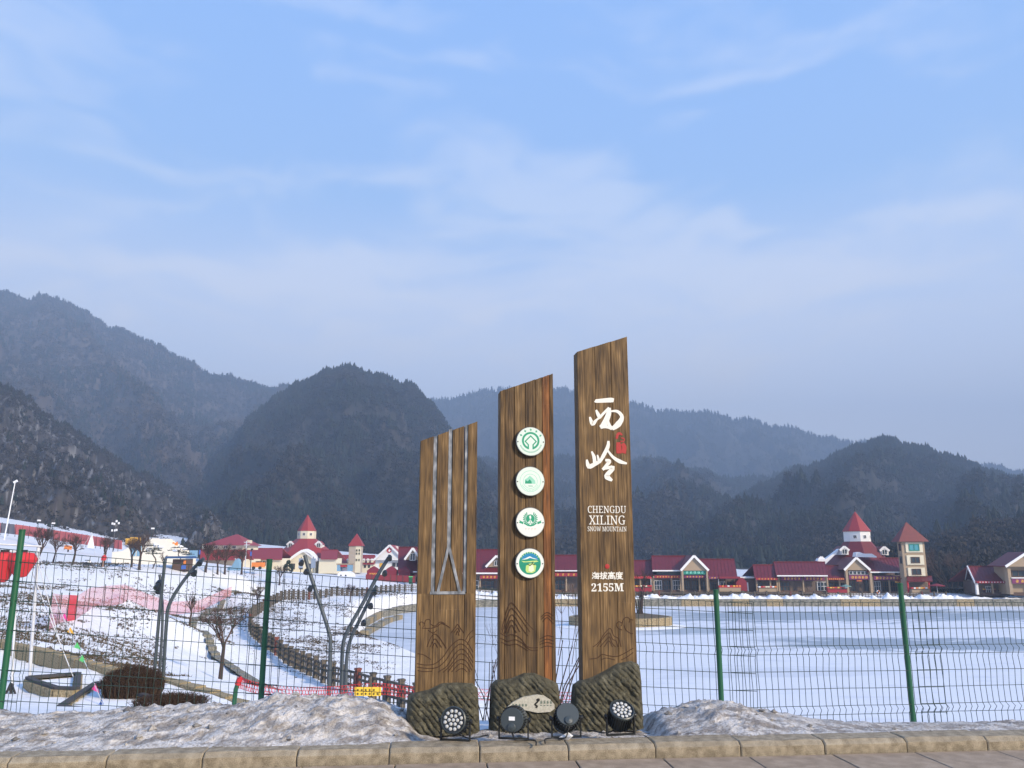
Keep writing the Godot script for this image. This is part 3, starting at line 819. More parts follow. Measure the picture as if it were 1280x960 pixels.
# ---------- the three wooden posts ----------
func sign_face(px: float, py: float, root: Node3D) -> Vector2:      # sight line on to the sign's front face, in its own x, y
	var n := root.basis.z
	var d := ray(px, py)
	var t := (root.position - EYE).dot(n) / d.dot(n)
	var p := root.transform.affine_inverse() * (EYE + d * t)
	return Vector2(p.x, p.y)
func plank(root: Node3D, called: String, xa: float, xb: float, ya: float, yl: float, yr: float, z0: float, z1: float, m: Material, sd: int) -> void:
	var mb := MB.new()
	mb.uvo = Vector2(fmod(sd * 0.37, 1.0) * 3.0, fmod(sd * 0.61, 1.0) * 5.0)
	var e := 0.004
	# slanted top, front arrises eased
	var f := [Vector3(xa + e, ya, z1), Vector3(xb - e, ya, z1), Vector3(xb - e, yr, z1), Vector3(xa + e, yl, z1)]
	var s := [Vector3(xa, ya, z1 - e), Vector3(xb, ya, z1 - e), Vector3(xb, yr, z1 - e), Vector3(xa, yl, z1 - e)]
	var b := [Vector3(xa, ya, z0), Vector3(xb, ya, z0), Vector3(xb, yr, z0), Vector3(xa, yl, z0)]
	mb.quad(f[0], f[1], f[2], f[3])
	mb.quad(f[1], s[1], s[2], f[2]); mb.quad(s[0], f[0], f[3], s[3])
	mb.quad(s[1], b[1], b[2], s[2]); mb.quad(b[0], s[0], s[3], b[3])
	mb.quad(b[1], b[0], b[3], b[2])
	mb.quad(f[3], f[2], s[2], s[3]); mb.quad(s[3], s[2], b[2], b[3])
	part(root, called, mb, m)
func sign_root(label: String, pxl: float, pxr: float, pyb: float, z: float) -> Node3D:
	var a := P(pxl, pyb, z); var b := P(pxr, pyb, z)
	return thing("wooden_sign_post", label, "sign", Vector3((a.x + b.x) * 0.5, 0.0, -z), deg_to_rad(8.5), "tall wooden posts of the entrance sign")
func lines(root: Node3D, data: Array, called: String, m: Material) -> void:
	var mb := MB.new()
	var k := 0
	for l in data:
		var pts := []
		for i in range(0, l.size(), 2): pts.append(sign_face(500.0 + l[i] / 4.0, 750.0 + l[i + 1] / 4.0, root))
		ribbon(mb, smooth_line(pts, 4), [0.0068], -0.0012 + 0.00012 * (k % 9), 0.0022)
		k += 1
	part(root, called, mb, m)
func stone_base(root: Node3D, outline: Array, sd: int, dz: float) -> Transform3D:
	# outline: px, py pairs of the crest from left foot to right foot
	var pts := []
	for q in outline: pts.append(sign_face(q[0], q[1], root))
	var x0: float = pts[0].x; var x1: float = pts[pts.size() - 1].x
	var hw := (x1 - x0) * 0.5; var cx := (x0 + x1) * 0.5
	var yb := 0.03
	var f := FastNoiseLite.new(); f.seed = sd; f.frequency = 1.0; f.fractal_octaves = 4
	var cols := 120; var rows := 96
	var front := []; var back := []
	for j in rows:
		var v := float(j) / (rows - 1)
		for i in cols:
			var u := float(i) / (cols - 1) * 2.0 - 1.0
			var x := cx + u * hw
			var k := 0
			while k < pts.size() - 2 and pts[k + 1].x < x: k += 1
			var q: float = clampf((x - pts[k].x) / maxf(pts[k + 1].x - pts[k].x, 1e-4), 0, 1)
			var top: float = lerpf(pts[k].y, pts[k + 1].y, q)
			var edge := pow(clampf(1.0 - pow(absf(u), 7.0), 0, 1), 0.5) * pow(clampf(1.0 - pow(v, 9.0), 0, 1), 0.5)
			var w := 1.0 - 0.03 * v
			var y := yb + v * (top - yb)
			var X := cx + u * hw * w
			var nzz := f.get_noise_2d(X * 4.0, y * 4.0) * 0.03 + f.get_noise_2d(X * 25.0, y * 25.0) * 0.004
			var ph := (X * 0.80 + y * 0.72) / 0.046 + f.get_noise_2d(X * 3.0, y * 3.0) * 0.45 + f.get_noise_2d(X * 14.0, y * 14.0) * 0.18
			var gr := pow(absf(sin(ph * PI)), 0.6) * 0.024 * (0.75 + 0.9 * f.get_noise_2d(X * 6.0 + 20.0, y * 6.0))
			front.append(Vector3(X, y, edge * (0.125 + nzz + gr) + dz + 0.012 * f.get_noise_2d(X * 9.0, y * 9.0)))
			back.append(Vector3(X, y, -edge * (0.20 + nzz) + dz + 0.012 * f.get_noise_2d(X * 9.0, y * 9.0)))
	var mb := MB.new()
	mb.grid(front, cols, [], Vector3.BACK)
	mb.grid(back, cols, [], Vector3.FORWARD)
	part(root, "stone_base", mb, M.rock)
	return Transform3D(Basis.IDENTITY, Vector3(cx, 0, dz + 0.145))
func text_part(root: Node3D, called: String, s: String, pxa: float, pxb: float, pya: float, pyb: float, font: String, bold: bool, m: Material, z: float) -> void:
	var sf := SystemFont.new()
	sf.font_names = PackedStringArray([font]); sf.font_weight = 700 if bold else 400
	var tm := TextMesh.new()
	tm.font = sf; tm.text = s; tm.font_size = 64; tm.pixel_size = 0.01; tm.depth = 0.02; tm.curve_step = 1.0
	var a := sign_face(pxa, pyb, root); var b := sign_face(pxb, pya, root)
	var bb := tm.get_aabb()
	var sx := (b.x - a.x) / bb.size.x; var sy := (b.y - a.y) / bb.size.y
	var c := bb.get_center()
	var o := inst(root, called, tm, m)
	o.transform = Transform3D(Basis.from_scale(Vector3(sx, sy, 0.12)), Vector3((a.x + b.x) * 0.5 - c.x * sx, (a.y + b.y) * 0.5 - c.y * sy, z))
func brush(root: Node3D, called: String, strokes: Array, ox: float, oy: float, sc: float, m: Material) -> void:
	var mb := MB.new()
	var k := 0
	for st in strokes:
		var pts := []; var wd := []
		for i in range(0, st.size(), 3):
			pts.append(sign_face(ox + st[i] / sc, oy + st[i + 1] / sc, root)); wd.append(st[i + 2] / sc * (0.0098 if called == "calligraphy" else 0.0078))
		var sp := smooth_line(pts, 4)
		var sw := []
		for i in sp.size():
			var t := float(i) / 4.0
			sw.append(lerpf(wd[mini(int(t), wd.size() - 1)], wd[mini(int(t) + 1, wd.size() - 1)], fmod(t, 1.0)))
		ribbon(mb, sp, sw, 0.0003 * (k + 1), 0.002)
		k += 1
	part(root, called, mb, m)
func hanzi(root: Node3D, called: String, chars: Array, pxa: float, pya: float, w: float, gap: float, line_w: float, m: Material) -> void:
	for ci in chars.size():
		var mb := MB.new()
		var k := 0
		for st in chars[ci]:
			var pts := []
			for i in range(0, st.size(), 2):
				pts.append(sign_face(pxa + ci * gap + st[i] / 10.0 * w, pya + st[i + 1] / 10.0 * w, root))
			for i in pts.size() - 1:
				var d: Vector2 = (pts[i + 1] - pts[i]).normalized() * line_w * 0.4
				ribbon(mb, [pts[i] - d, pts[i + 1] + d], [line_w], 0.0002 * (k + 1), 0.002)
				k += 1
		part(root, called, mb, m)
# flat print on a round plate, drawn into a small picture
func pr_ring(im: Image, cx: float, cy: float, r0: float, r1: float, col: Color, a0 := -10.0, a1 := 10.0) -> void:
	for y in range(maxi(0, int(cy - r1) - 1), mini(im.get_height(), int(cy + r1) + 2)):
		for x in range(maxi(0, int(cx - r1) - 1), mini(im.get_width(), int(cx + r1) + 2)):
			var d := Vector2(x + 0.5 - cx, y + 0.5 - cy)
			var r := d.length()
			if r < r0 or r > r1: continue
			var a := atan2(d.y, d.x)
			if a < a0 or a > a1: continue
			im.set_pixel(x, y, col)
func pr_poly(im: Image, a: Array, col: Color) -> void:
	var p := V2(a)
	var lo := p[0]; var hi := p[0]
	for q in p: lo = lo.min(q); hi = hi.max(q)
	for y in range(maxi(0, int(lo.y)), mini(im.get_height(), int(hi.y) + 1)):
		for x in range(maxi(0, int(lo.x)), mini(im.get_width(), int(hi.x) + 1)):
			if Geometry2D.is_point_in_polygon(Vector2(x + 0.5, y + 0.5), p): im.set_pixel(x, y, col)
func pr_line(im: Image, a: Array, w: float, col: Color) -> void:
	for i in range(0, a.size() - 2, 2):
		var p := Vector2(a[i], a[i + 1]); var q := Vector2(a[i + 2], a[i + 3])
		var s := (q - p).normalized().orthogonal() * w * 0.5
		var e := (q - p).normalized() * w * 0.35
		p -= e; q += e
		pr_poly(im, [p.x + s.x, p.y + s.y, q.x + s.x, q.y + s.y, q.x - s.x, q.y - s.y, p.x - s.x, p.y - s.y], col)
func plaque_print(k: int) -> ImageTexture:
	var im := Image.create(256, 256, false, Image.FORMAT_RGB8)
	var g := lin(0.02, 0.30, 0.16); var lg := lin(0.30, 0.62, 0.47); var w := lin(0.74, 0.77, 0.72)
	im.fill(w)
	if k == 0:
		im.fill(lin(0.66, 0.76, 0.68))
		pr_ring(im, 128, 122, 62, 80, g)
		pr_poly(im, [112, 150, 144, 150, 150, 215, 106, 215], lin(0.66, 0.76, 0.68))
		pr_line(im, [106, 195, 106, 158, 78, 128, 128, 78, 178, 128, 150, 158, 150, 195], 11, g)
		for i in 5:
			var a := -2.6 + i * 0.52
			pr_line(im, [128 + cos(a) * 94, 125 + sin(a) * 94, 128 + cos(a) * 112, 125 + sin(a) * 112], 7, g)
			pr_line(im, [128 + cos(a - 0.08) * 103, 125 + sin(a - 0.08) * 103, 128 + cos(a + 0.08) * 103, 125 + sin(a + 0.08) * 103], 6, g)
		for i in 26:
			var a := 0.35 + i * 0.095
			pr_line(im, [128 + cos(a) * 96, 125 + sin(a) * 96, 128 + cos(a) * 106, 125 + sin(a) * 106], 4, g)
	elif k == 1:
		im.fill(lin(0.68, 0.78, 0.70))
		pr_ring(im, 128, 128, 92, 96, lg)
		pr_ring(im, 128, 128, 62, 66, lg, -10, 10)
		pr_poly(im, [78, 150, 78, 112, 100, 100, 124, 78, 150, 100, 172, 122, 176, 150], lg)
		pr_poly(im, [80, 150, 84, 118, 104, 130, 122, 110, 140, 132, 140, 150], g)
		for i in 14:
			var a := 0.5 + i * 0.165
			pr_line(im, [128 + cos(a) * 76, 128 + sin(a) * 76, 128 + cos(a + 0.05) * 86, 128 + sin(a + 0.05) * 86], 5, lg)
		for i in 5: pr_line(im, [112 + i * 8, 168, 116 + i * 8, 174], 4, g)
	elif k == 2:
		pr_ring(im, 128, 98, 0, 40, g)
		pr_poly(im, [118, 72, 134, 66, 138, 92, 128, 100, 120, 92], w)
		pr_poly(im, [104, 134, 128, 100, 152, 134], w)
		pr_line(im, [128, 108, 124, 120, 132, 128], 5, g)
		for s in [-1, 1]:
			for i in 9:
				var a: float = PI * 0.5 + s * (0.25 + i * 0.27)
				pr_line(im, [128 + cos(a) * 46, 98 + sin(a) * 46, 128 + cos(a + s * 0.18) * 64, 98 + sin(a + s * 0.18) * 64], 9, g)
			pr_poly(im, [128 + s * 62, 128, 128 + s * 102, 110, 128 + s * 96, 124, 128 + s * 104, 132, 128 + s * 66, 146], g)
		pr_poly(im, [70, 128, 100, 146, 128, 152, 156, 146, 186, 128, 186, 142, 156, 160, 128, 166, 100, 160, 70, 142], g)
		for i in 4:
			pr_line(im, [80 + i * 28, 186, 96 + i * 28, 186], 3, lin(0.72, 0.52, 0.46))
			pr_line(im, [88 + i * 28, 178, 84 + i * 28, 198], 3, lin(0.72, 0.52, 0.46))
	else:
		pr_ring(im, 128, 128, 0, 100, lin(0.015, 0.26, 0.16))
		var sky := lin(0.02, 0.22, 0.42)
		pr_poly(im, [46, 100, 60, 66, 100, 42, 150, 40, 190, 62, 208, 96, 200, 98, 180, 90, 60, 92], sky)
		pr_poly(im, [52, 94, 84, 86, 104, 76, 128, 66, 150, 78, 176, 86, 202, 94, 170, 92, 150, 86, 128, 80, 108, 90, 80, 96], w)
		pr_poly(im, [46, 106, 90, 112, 130, 108, 190, 104, 208, 112, 170, 120, 120, 118, 70, 120], lin(0.55, 0.68, 0.22))
		pr_poly(im, [92, 150, 120, 132, 160, 126, 186, 150, 176, 200, 150, 214, 100, 210, 88, 190], lin(0.50, 0.66, 0.20))
		pr_poly(im, [118, 160, 140, 138, 160, 150, 166, 190, 140, 206, 116, 196], lin(0.70, 0.76, 0.55))
		pr_line(im, [108, 138, 130, 148, 150, 132, 172, 142], 7, M.black.albedo_color)
		pr_line(im, [150, 132, 146, 120, 160, 116], 5, M.black.albedo_color)
		for i in 9:
			var a := -2.5 + i * 0.235
			pr_line(im, [128 + cos(a) * 92, 128 + sin(a) * 92, 128 + cos(a) * 97, 128 + sin(a) * 97], 8, lin(0.55, 0.7, 0.3))
	return tex(im)
func plaque(root: Node3D, px: float, py: float, k: int) -> void:
	var c := sign_face(px, py, root)
	var rad := (sign_face(px + 17.6, py, root).x - c.x)
	var t := Transform3D(Basis(Vector3.RIGHT, PI / 2), Vector3(c.x, c.y, 0))
	var mb := MB.new()
	mb.xf = t
	mb.lathe([Vector2(0.0, -0.002), Vector2(rad + 0.008, -0.002), Vector2(rad + 0.008, 0.026), Vector2(rad - 0.001, 0.026)], 48)
	var pl := part(root, "plaque", mb, mat(0.06, 0.05, 0.045, 0.7))
	mb = MB.new(); mb.xf = t
	mb.lathe([Vector2(rad, 0.0262), Vector2(rad, 0.038), Vector2(rad - 0.003, 0.041), Vector2(rad - 0.004, 0.0412)], 48)
	part(pl, "rim", mb, mat(0.55, 0.55, 0.50, 0.5))
	mb = MB.new()
	var n := 48
	for i in n:
		var a0 := TAU * i / n; var a1 := TAU * (i + 1) / n
		var q := [Vector2.ZERO, Vector2(cos(a0), sin(a0)), Vector2(cos(a1), sin(a1))]
		for e in [0, 2, 1]:
			mb.vert(Vector3(c.x + q[e].x * (rad - 0.002), c.y + q[e].y * (rad - 0.002), 0.0405), Vector3.BACK, Vector2(0.5 + q[e].x * 0.5, 0.5 - q[e].y * 0.5))
	var pm := StandardMaterial3D.new()
	pm.albedo_texture = plaque_print(k); pm.roughness = 0.35
	part(pl, "printed_face", mb, pm)
	for s in [-1, 1]:
		mb = MB.new()
		mb.xf = Transform3D(Basis(Vector3.RIGHT, PI / 2), Vector3(c.x + s * (rad - 0.014), c.y - 0.004, 0))
		mb.lathe([Vector2(0.006, 0.04), Vector2(0.006, 0.044), Vector2(0.0, 0.046)], 8)
		part(pl, "screw", mb, M.lamp_black)

func sign_posts() -> void:
	# --- left post: slotted, with steel strips ---
	var s := sign_root("shortest wooden sign post, slotted, with grey steel strips in the slots", 517, 592, 862, 7.76)
	var bl := sign_face(517.5, 862, s); var br := sign_face(592.5, 862, s)
	var tl := sign_face(527, 551, s); var tr := sign_face(598, 527, s)
	var xa := (bl.x + tl.x) * 0.5; var xb := (br.x + tr.x) * 0.5
	var w := xb - xa
	var slotb: float = sign_face(555, 742, s).y
	var dep := -0.16
	var fr := [0.0, 0.225, 0.30, 0.49, 0.565, 0.765, 0.835, 1.0]
	var ty := func(t): return lerpf(tl.y, tr.y, t)
	plank(s, "plank", xa, xa + w * 0.275, 0.10, slotb, slotb, dep, 0.0, M.wood, 1)
	plank(s, "plank", xa + w * 0.279, xa + w * 0.80, 0.10, slotb, slotb, dep, -0.002, M.wood, 2)
	plank(s, "plank", xa + w * 0.804, xb, 0.10, slotb, slotb, dep, 0.0, M.wood, 3)
	for k in 4:
		plank(s, "plank", xa + w * fr[k * 2], xa + w * fr[k * 2 + 1], slotb, ty.call(fr[k * 2]), ty.call(fr[k * 2 + 1]), dep, 0.0, M.wood if k != 3 else M.wood, 4 + k)
	plank(s, "plank", xa + w * 0.491, xa + w * 0.564, slotb, sign_face(560, 690, s).y, sign_face(560, 690, s).y, dep, -0.004, M.wood, 9)
	var fx := func(px, py): return sign_face(px, py, s)
	var zz := -0.012
	for e in [[543.0, 547, 542.5, 740], [564.0, 538, 560.5, 688], [584.5, 533, 581.0, 740]]:
		var mb := MB.new()
		var a: Vector2 = fx.call(e[0], e[1]); var b: Vector2 = fx.call(e[2], e[3])
		var xm := (a.x + b.x) * 0.5
		mb.prism(V2([xm - 0.017, b.y, xm + 0.017, b.y, xm + 0.017, a.y + 0.02, xm - 0.017, a.y + 0.01]), -0.11, zz)
		part(s, "steel_strip", mb, M.steel)
	for e in [[560.5, 684, 547.5, 740], [561.5, 684, 574.5, 740]]:
		var a: Vector2 = fx.call(e[0], e[1]); var b: Vector2 = fx.call(e[2], e[3])
		var mb := MB.new()
		mb.prism(V2([a.x - 0.013, a.y, a.x + 0.013, a.y, b.x + 0.013, b.y, b.x - 0.013, b.y]), -0.05, 0.008 if e[2] < 560 else 0.0105)
		part(s, "steel_strip", mb, M.steel)
	var hb := MB.new()
	var ha: Vector2 = fx.call(537.5, 743.0); var hc: Vector2 = fx.call(581.5, 739.0)
	hb.span(Vector3(ha.x, ha.y, -0.05), Vector3(hc.x, hc.y, 0.006))
	part(s, "steel_strip", hb, M.steel)
	lines(s, [[100, 128, 97, 115, 110, 110, 122, 120, 118, 135], [122, 120, 130, 100, 148, 98, 152, 115], [110, 140, 150, 142, 185, 132, 205, 118, 228, 125, 250, 140], [150, 118, 175, 130, 200, 110, 225, 118], [140, 150, 165, 165, 185, 150],
		[135, 235, 150, 195, 172, 170, 195, 185, 215, 215, 232, 242], [150, 235, 172, 195, 190, 210, 208, 238], [162, 238, 174, 215, 188, 238],
		[255, 165, 275, 140, 288, 122, 305, 145, 320, 165], [270, 165, 288, 140, 300, 160], [280, 175, 288, 155, 295, 178], [328, 200, 345, 170, 366, 150], [335, 225, 350, 195, 366, 180],
		[85, 318, 130, 325, 175, 318, 215, 285, 250, 235, 290, 200, 320, 200, 345, 225, 366, 262], [85, 335, 140, 342, 190, 335, 230, 300, 262, 252, 295, 222, 320, 225, 345, 252, 366, 290], [190, 360, 235, 330, 270, 275, 298, 248, 322, 250, 345, 280, 366, 315],
		[215, 362, 250, 330, 280, 290, 300, 270, 325, 275, 348, 305, 364, 335], [240, 360, 270, 320, 300, 298, 330, 305, 360, 352], [258, 360, 285, 330, 305, 318, 330, 330, 350, 360], [278, 360, 300, 345, 320, 345, 335, 360], [88, 268, 120, 275, 155, 298], [88, 352, 120, 358, 160, 356]], "engraved_line", M.engrave)
	stone_base(s, [[506.5, 905], [508, 870], [520, 865], [535, 862], [552, 854], [572, 853], [592, 854], [598, 860], [600, 900]], 5, 0.0)

	# --- middle post with four round plaques ---
	s = sign_root("middle wooden sign post carrying four round green and white plaques", 620, 693, 850, 7.86)
	bl = sign_face(621, 850, s); br = sign_face(693, 850, s); tl = sign_face(628, 489, s); tr = sign_face(693.5, 467, s)
	xa = (bl.x + tl.x) * 0.5; xb = (br.x + tr.x) * 0.5; w = xb - xa
	fr = [0.0, 0.09, 0.27, 0.47, 0.66, 0.79, 0.93, 1.0]
	for k in 7:
		var za := 0.0 - 0.0025 * ((k * 5) % 3)
		plank(s, "plank", xa + w * fr[k] + 0.0012, xa + w * fr[k + 1] - 0.0012, 0.10, lerpf(tl.y, tr.y, fr[k]), lerpf(tl.y, tr.y, fr[k + 1]), -0.16, za, M.wood_orange if k == 5 else ([M.wood, M.wood_dark][k % 2] if k != 6 else M.wood_dark), 20 + k)
	plaque(s, 662.5, 552.5, 0); plaque(s, 662, 602, 1); plaque(s, 662, 653, 2); plaque(s, 661.5, 704, 3)
	lines(s, [[508, 150, 525, 80, 548, 20, 565, 18, 590, 50, 640, 120, 668, 150], [510, 165, 530, 100, 552, 45, 570, 50, 600, 90, 650, 160], [518, 170, 540, 110, 556, 75, 575, 85, 605, 135, 640, 180], [528, 165, 545, 120, 558, 100, 578, 120, 600, 160], [540, 165, 557, 125, 575, 150, 582, 165],
		[500, 165, 530, 180, 560, 172, 600, 190, 640, 235, 690, 238], [500, 190, 540, 205, 575, 198, 610, 215, 650, 250, 690, 250], [505, 210, 545, 225, 580, 220, 615, 238, 640, 255], [705, 85, 735, 62, 768, 80], [705, 98, 735, 75, 768, 100], [715, 108, 737, 88, 768, 120], [700, 195, 735, 178, 768, 185], [700, 210, 735, 195, 768, 205], [700, 222, 735, 212, 768, 220], [702, 240, 735, 230, 768, 236]], "engraved_line", M.engrave)
	stone_base(s, [[611, 900], [613, 855], [620, 850], [638, 848], [655, 841], [668, 841], [690, 850], [698, 854], [701, 898]], 15, 0.0)
	# pale plate let into the stone
	var pm := MB.new()
	var po := PackedVector2Array()
	for q in [[631, 880], [638, 874], [650, 868], [668, 865], [676, 866], [684, 871], [689, 877], [689, 882], [684, 886], [668, 887], [654, 884], [645, 885], [634, 884]]: po.append(sign_face(q[0], q[1], s))
	pm.prism(po, 0.10, 0.155)
	var plt := part(s, "stone_plate", pm, M.plate)
	var ink := MB.new()
	var zt := 0.1545
	for st in [[667, 873, 2.4, 670, 871.5, 3, 668, 875, 3, 665, 878, 3, 668, 880, 3, 666, 882, 2]]:
		var pts := []; var wd := []
		for i in range(0, st.size(), 3): pts.append(sign_face(st[i], st[i + 1], s) * 0.983 + Vector2(0.0, 0.012)); wd.append(st[i + 2] * 0.0075)
		ribbon(ink, smooth_line(pts, 3), wd, zt, 0.0025)
	part(plt, "emblem", ink, M.black)
	ink = MB.new()
	var q0 := 0
	for cx in [638.0, 642.0, 646.0, 650.0, 654.0]:
		for l in [[-1.2, -0.9, 1.2, -0.9], [0, -1.5, 0, 1.5], [-1.3, 0.4, 1.2, 0.6], [-0.8, 1.5, 0.9, 1.3]]:
			ribbon(ink, [sign_face(cx + l[0], 878.5 + l[1], s) * 0.983 + Vector2(0, 0.012), sign_face(cx + l[2], 878.5 + l[3], s) * 0.983 + Vector2(0, 0.012)], [0.0038], zt + 0.0001 * q0, 0.002)
			q0 = (q0 + 1) % 8
	for cx in [673.0, 677.0, 681.0, 685.0]:
		for l in [[-1.3, -2.2, 1.3, -2.4], [-1.2, -0.6, 1.4, -0.8], [0, -3, -0.2, 0.6], [-1.2, 0.6, 1.2, 0.4], [-1.2, 3.0, 1.2, 3.0], [-0.4, 2.2, -0.4, 3.8]]:
			ribbon(ink, [sign_face(cx + l[0], 876.0 + l[1], s) * 0.983 + Vector2(0, 0.012), sign_face(cx + l[2], 876.0 + l[3], s) * 0.983 + Vector2(0, 0.012)], [0.0038], zt + 0.0001 * q0, 0.002)
			q0 = (q0 + 1) % 8
	part(plt, "lettering", ink, mat(0.05, 0.10, 0.08, 0.8))

	# --- right post with the name ---
	s = sign_root("tallest wooden sign post with white calligraphy and the altitude", 722, 791, 840, 7.96)
	bl = sign_face(722, 840, s); br = sign_face(791, 830, s); tl = sign_face(730, 440, s); tr = sign_face(788, 421, s)
	xa = (bl.x + tl.x) * 0.5 - 0.012; xb = (br.x + tr.x) * 0.5 + 0.004; w = xb - xa
	fr = [0.0, 0.34, 0.66, 1.0]
	for k in 3:
		plank(s, "plank", xa + w * fr[k] + 0.0004, xa + w * fr[k + 1] - 0.0004, 0.10, lerpf(tl.y, tr.y, fr[k]), lerpf(tl.y, tr.y, fr[k + 1]), -0.16, -0.0002 * k, M.wood, 41 + k)
	brush(s, "calligraphy", [[195, 143, 18, 215, 146, 26, 330, 138, 34, 358, 141, 26]], 715, 480, 6.86, M.white_paint)
	brush(s, "calligraphy", [[152, 282, 12, 176, 340, 34, 212, 306, 14, 240, 290, 12], [206, 222, 12, 222, 258, 26, 240, 290, 30], [236, 290, 18, 272, 250, 18, 318, 204, 18], [318, 204, 22, 314, 256, 36, 276, 345, 44, 240, 372, 22], [332, 234, 10, 390, 236, 22, 428, 284, 28, 396, 345, 42, 342, 386, 24], [246, 372, 14, 300, 368, 22, 342, 386, 18], [300, 300, 16, 318, 350, 22, 340, 380, 18]], 715, 480, 6.86, M.white_paint)
	brush(s, "calligraphy", [[126, 648, 12, 144, 706, 34, 195, 688, 26, 246, 658, 22], [168, 578, 10, 190, 630, 26, 194, 684, 24], [217, 608, 10, 232, 662, 22], [312, 488, 16, 306, 540, 26, 266, 620, 26, 234, 676, 14], [300, 562, 12, 348, 624, 20, 408, 664, 28, 470, 682, 12], [284, 652, 14, 318, 662, 30, 302, 690, 24, 262, 736, 20], [264, 728, 14, 352, 716, 28, 304, 776, 32, 302, 798, 40, 344, 828, 16]], 715, 480, 6.86, M.white_paint)
	brush(s, "seal", [[382, 470, 20, 392, 432, 24, 410, 424, 22, 430, 438, 14], [398, 500, 36, 400, 545, 48, 402, 596, 44], [430, 512, 34, 448, 540, 40, 440, 594, 44], [420, 462, 10, 446, 470, 12, 440, 492, 10, 412, 490, 8]], 715, 480, 6.86, M.seal)
	text_part(s, "lettering", "CHENGDU", 734.8, 782.3, 632.5, 641.2, "Droid Serif", false, M.white_paint, 0.001)
	text_part(s, "lettering", "XILING", 736.3, 781.3, 644.5, 655.5, "Droid Serif", false, M.white_paint, 0.001)
	text_part(s, "lettering", "SNOW MOUNTAIN", 734.6, 783.0, 658.3, 664.0, "Droid Serif", false, M.white_paint, 0.001)
	text_part(s, "lettering", "2155M", 739.4, 779.3, 729.0, 739.3, "Droid Serif", true, M.white_paint, 0.001)
	hanzi(s, "lettering", [
		[[1, 1.5, 2, 2.5], [0.5, 4, 1.5, 5], [0.5, 9, 2.2, 6.5], [4, 0.5, 3, 2.5], [3.5, 2, 9.5, 2], [4.3, 3.7, 3.8, 8.7], [4.3, 3.7, 8.8, 3.7], [8.8, 3.7, 8.3, 9.5], [2.8, 6.2, 9.8, 6.2], [3.8, 8.6, 9, 8.6], [6, 4.4, 6.5, 5.2], [6, 6.9, 6.4, 7.7]],
		[[0.3, 2.8, 3.6, 2.8], [2, 0.5, 2, 9, 1, 9], [0.3, 6.2, 3.6, 5], [4, 2.8, 9.7, 2.8], [6, 0.5, 5.8, 4, 3.8, 9.5], [5.6, 5, 8.8, 5, 7.5, 7.3, 4.6, 9.6], [5.5, 5.5, 7.2, 7.8, 9.7, 9.5], [7.8, 0.8, 8.8, 1.8]],
		[[5, 0.2, 5, 1.5], [0.5, 1.6, 9.5, 1.6], [2.8, 2.8, 7.2, 2.8, 7.2, 4.4, 2.8, 4.4, 2.8, 2.8], [1, 9.7, 1, 5.6, 9, 5.6, 9, 9.7], [3, 7, 7, 7, 7, 8.8, 3, 8.8, 3, 7]],
		[[5, 0.2, 5.3, 1.2], [1.2, 1.5, 9.5, 1.5], [1.2, 1.5, 1.1, 6, 0.3, 9.6], [2.3, 3.5, 9, 3.5], [4, 2.3, 4, 5.3, 7.2, 5.3, 7.2, 2.3], [2.6, 6.6, 8, 6.6, 6, 8.4, 2.2, 9.7], [3.6, 7.2, 6, 8.8, 9.5, 9.7]]],
		740.0, 714.8, 9.2, 9.8, 0.0085, M.white_paint)
	var kb := MB.new()
	var kc := sign_face(759, 708, s)
	kb.xf = Transform3D(Basis(Vector3.RIGHT, PI / 2), Vector3(kc.x, kc.y, 0))
	kb.lathe([Vector2(0.024, -0.001), Vector2(0.022, 0.004), Vector2(0.0, 0.006)], 16)
	part(s, "red_knot", kb, M.seal)
	lines(s, [[965, 235, 995, 210, 1020, 170, 1048, 142, 1060, 155, 1070, 180, 1095, 195, 1105, 235], [985, 235, 1020, 185, 1047, 165, 1062, 195, 1080, 205, 1090, 235], [1000, 235, 1030, 200, 1048, 185, 1060, 215, 1078, 235], [1020, 235, 1045, 205, 1062, 235],
		[1110, 150, 1090, 140, 1082, 122, 1095, 108, 1110, 118, 1105, 130], [1110, 118, 1118, 95, 1135, 86, 1150, 98, 1145, 112], [1120, 125, 1130, 150, 1150, 165, 1165, 168], [1150, 98, 1166, 100], [948, 295, 985, 290, 1010, 272, 1040, 278, 1085, 282, 1130, 262, 1166, 240], [1005, 300, 1030, 290, 1075, 300], [1105, 300, 1135, 285, 1166, 262]], "engraved_line", M.engrave)
	stone_base(s, [[714, 900], [716, 856], [724, 851], [740, 846], [756, 838], [772, 829], [790, 826], [799, 830], [803, 900]], 25, 0.0)

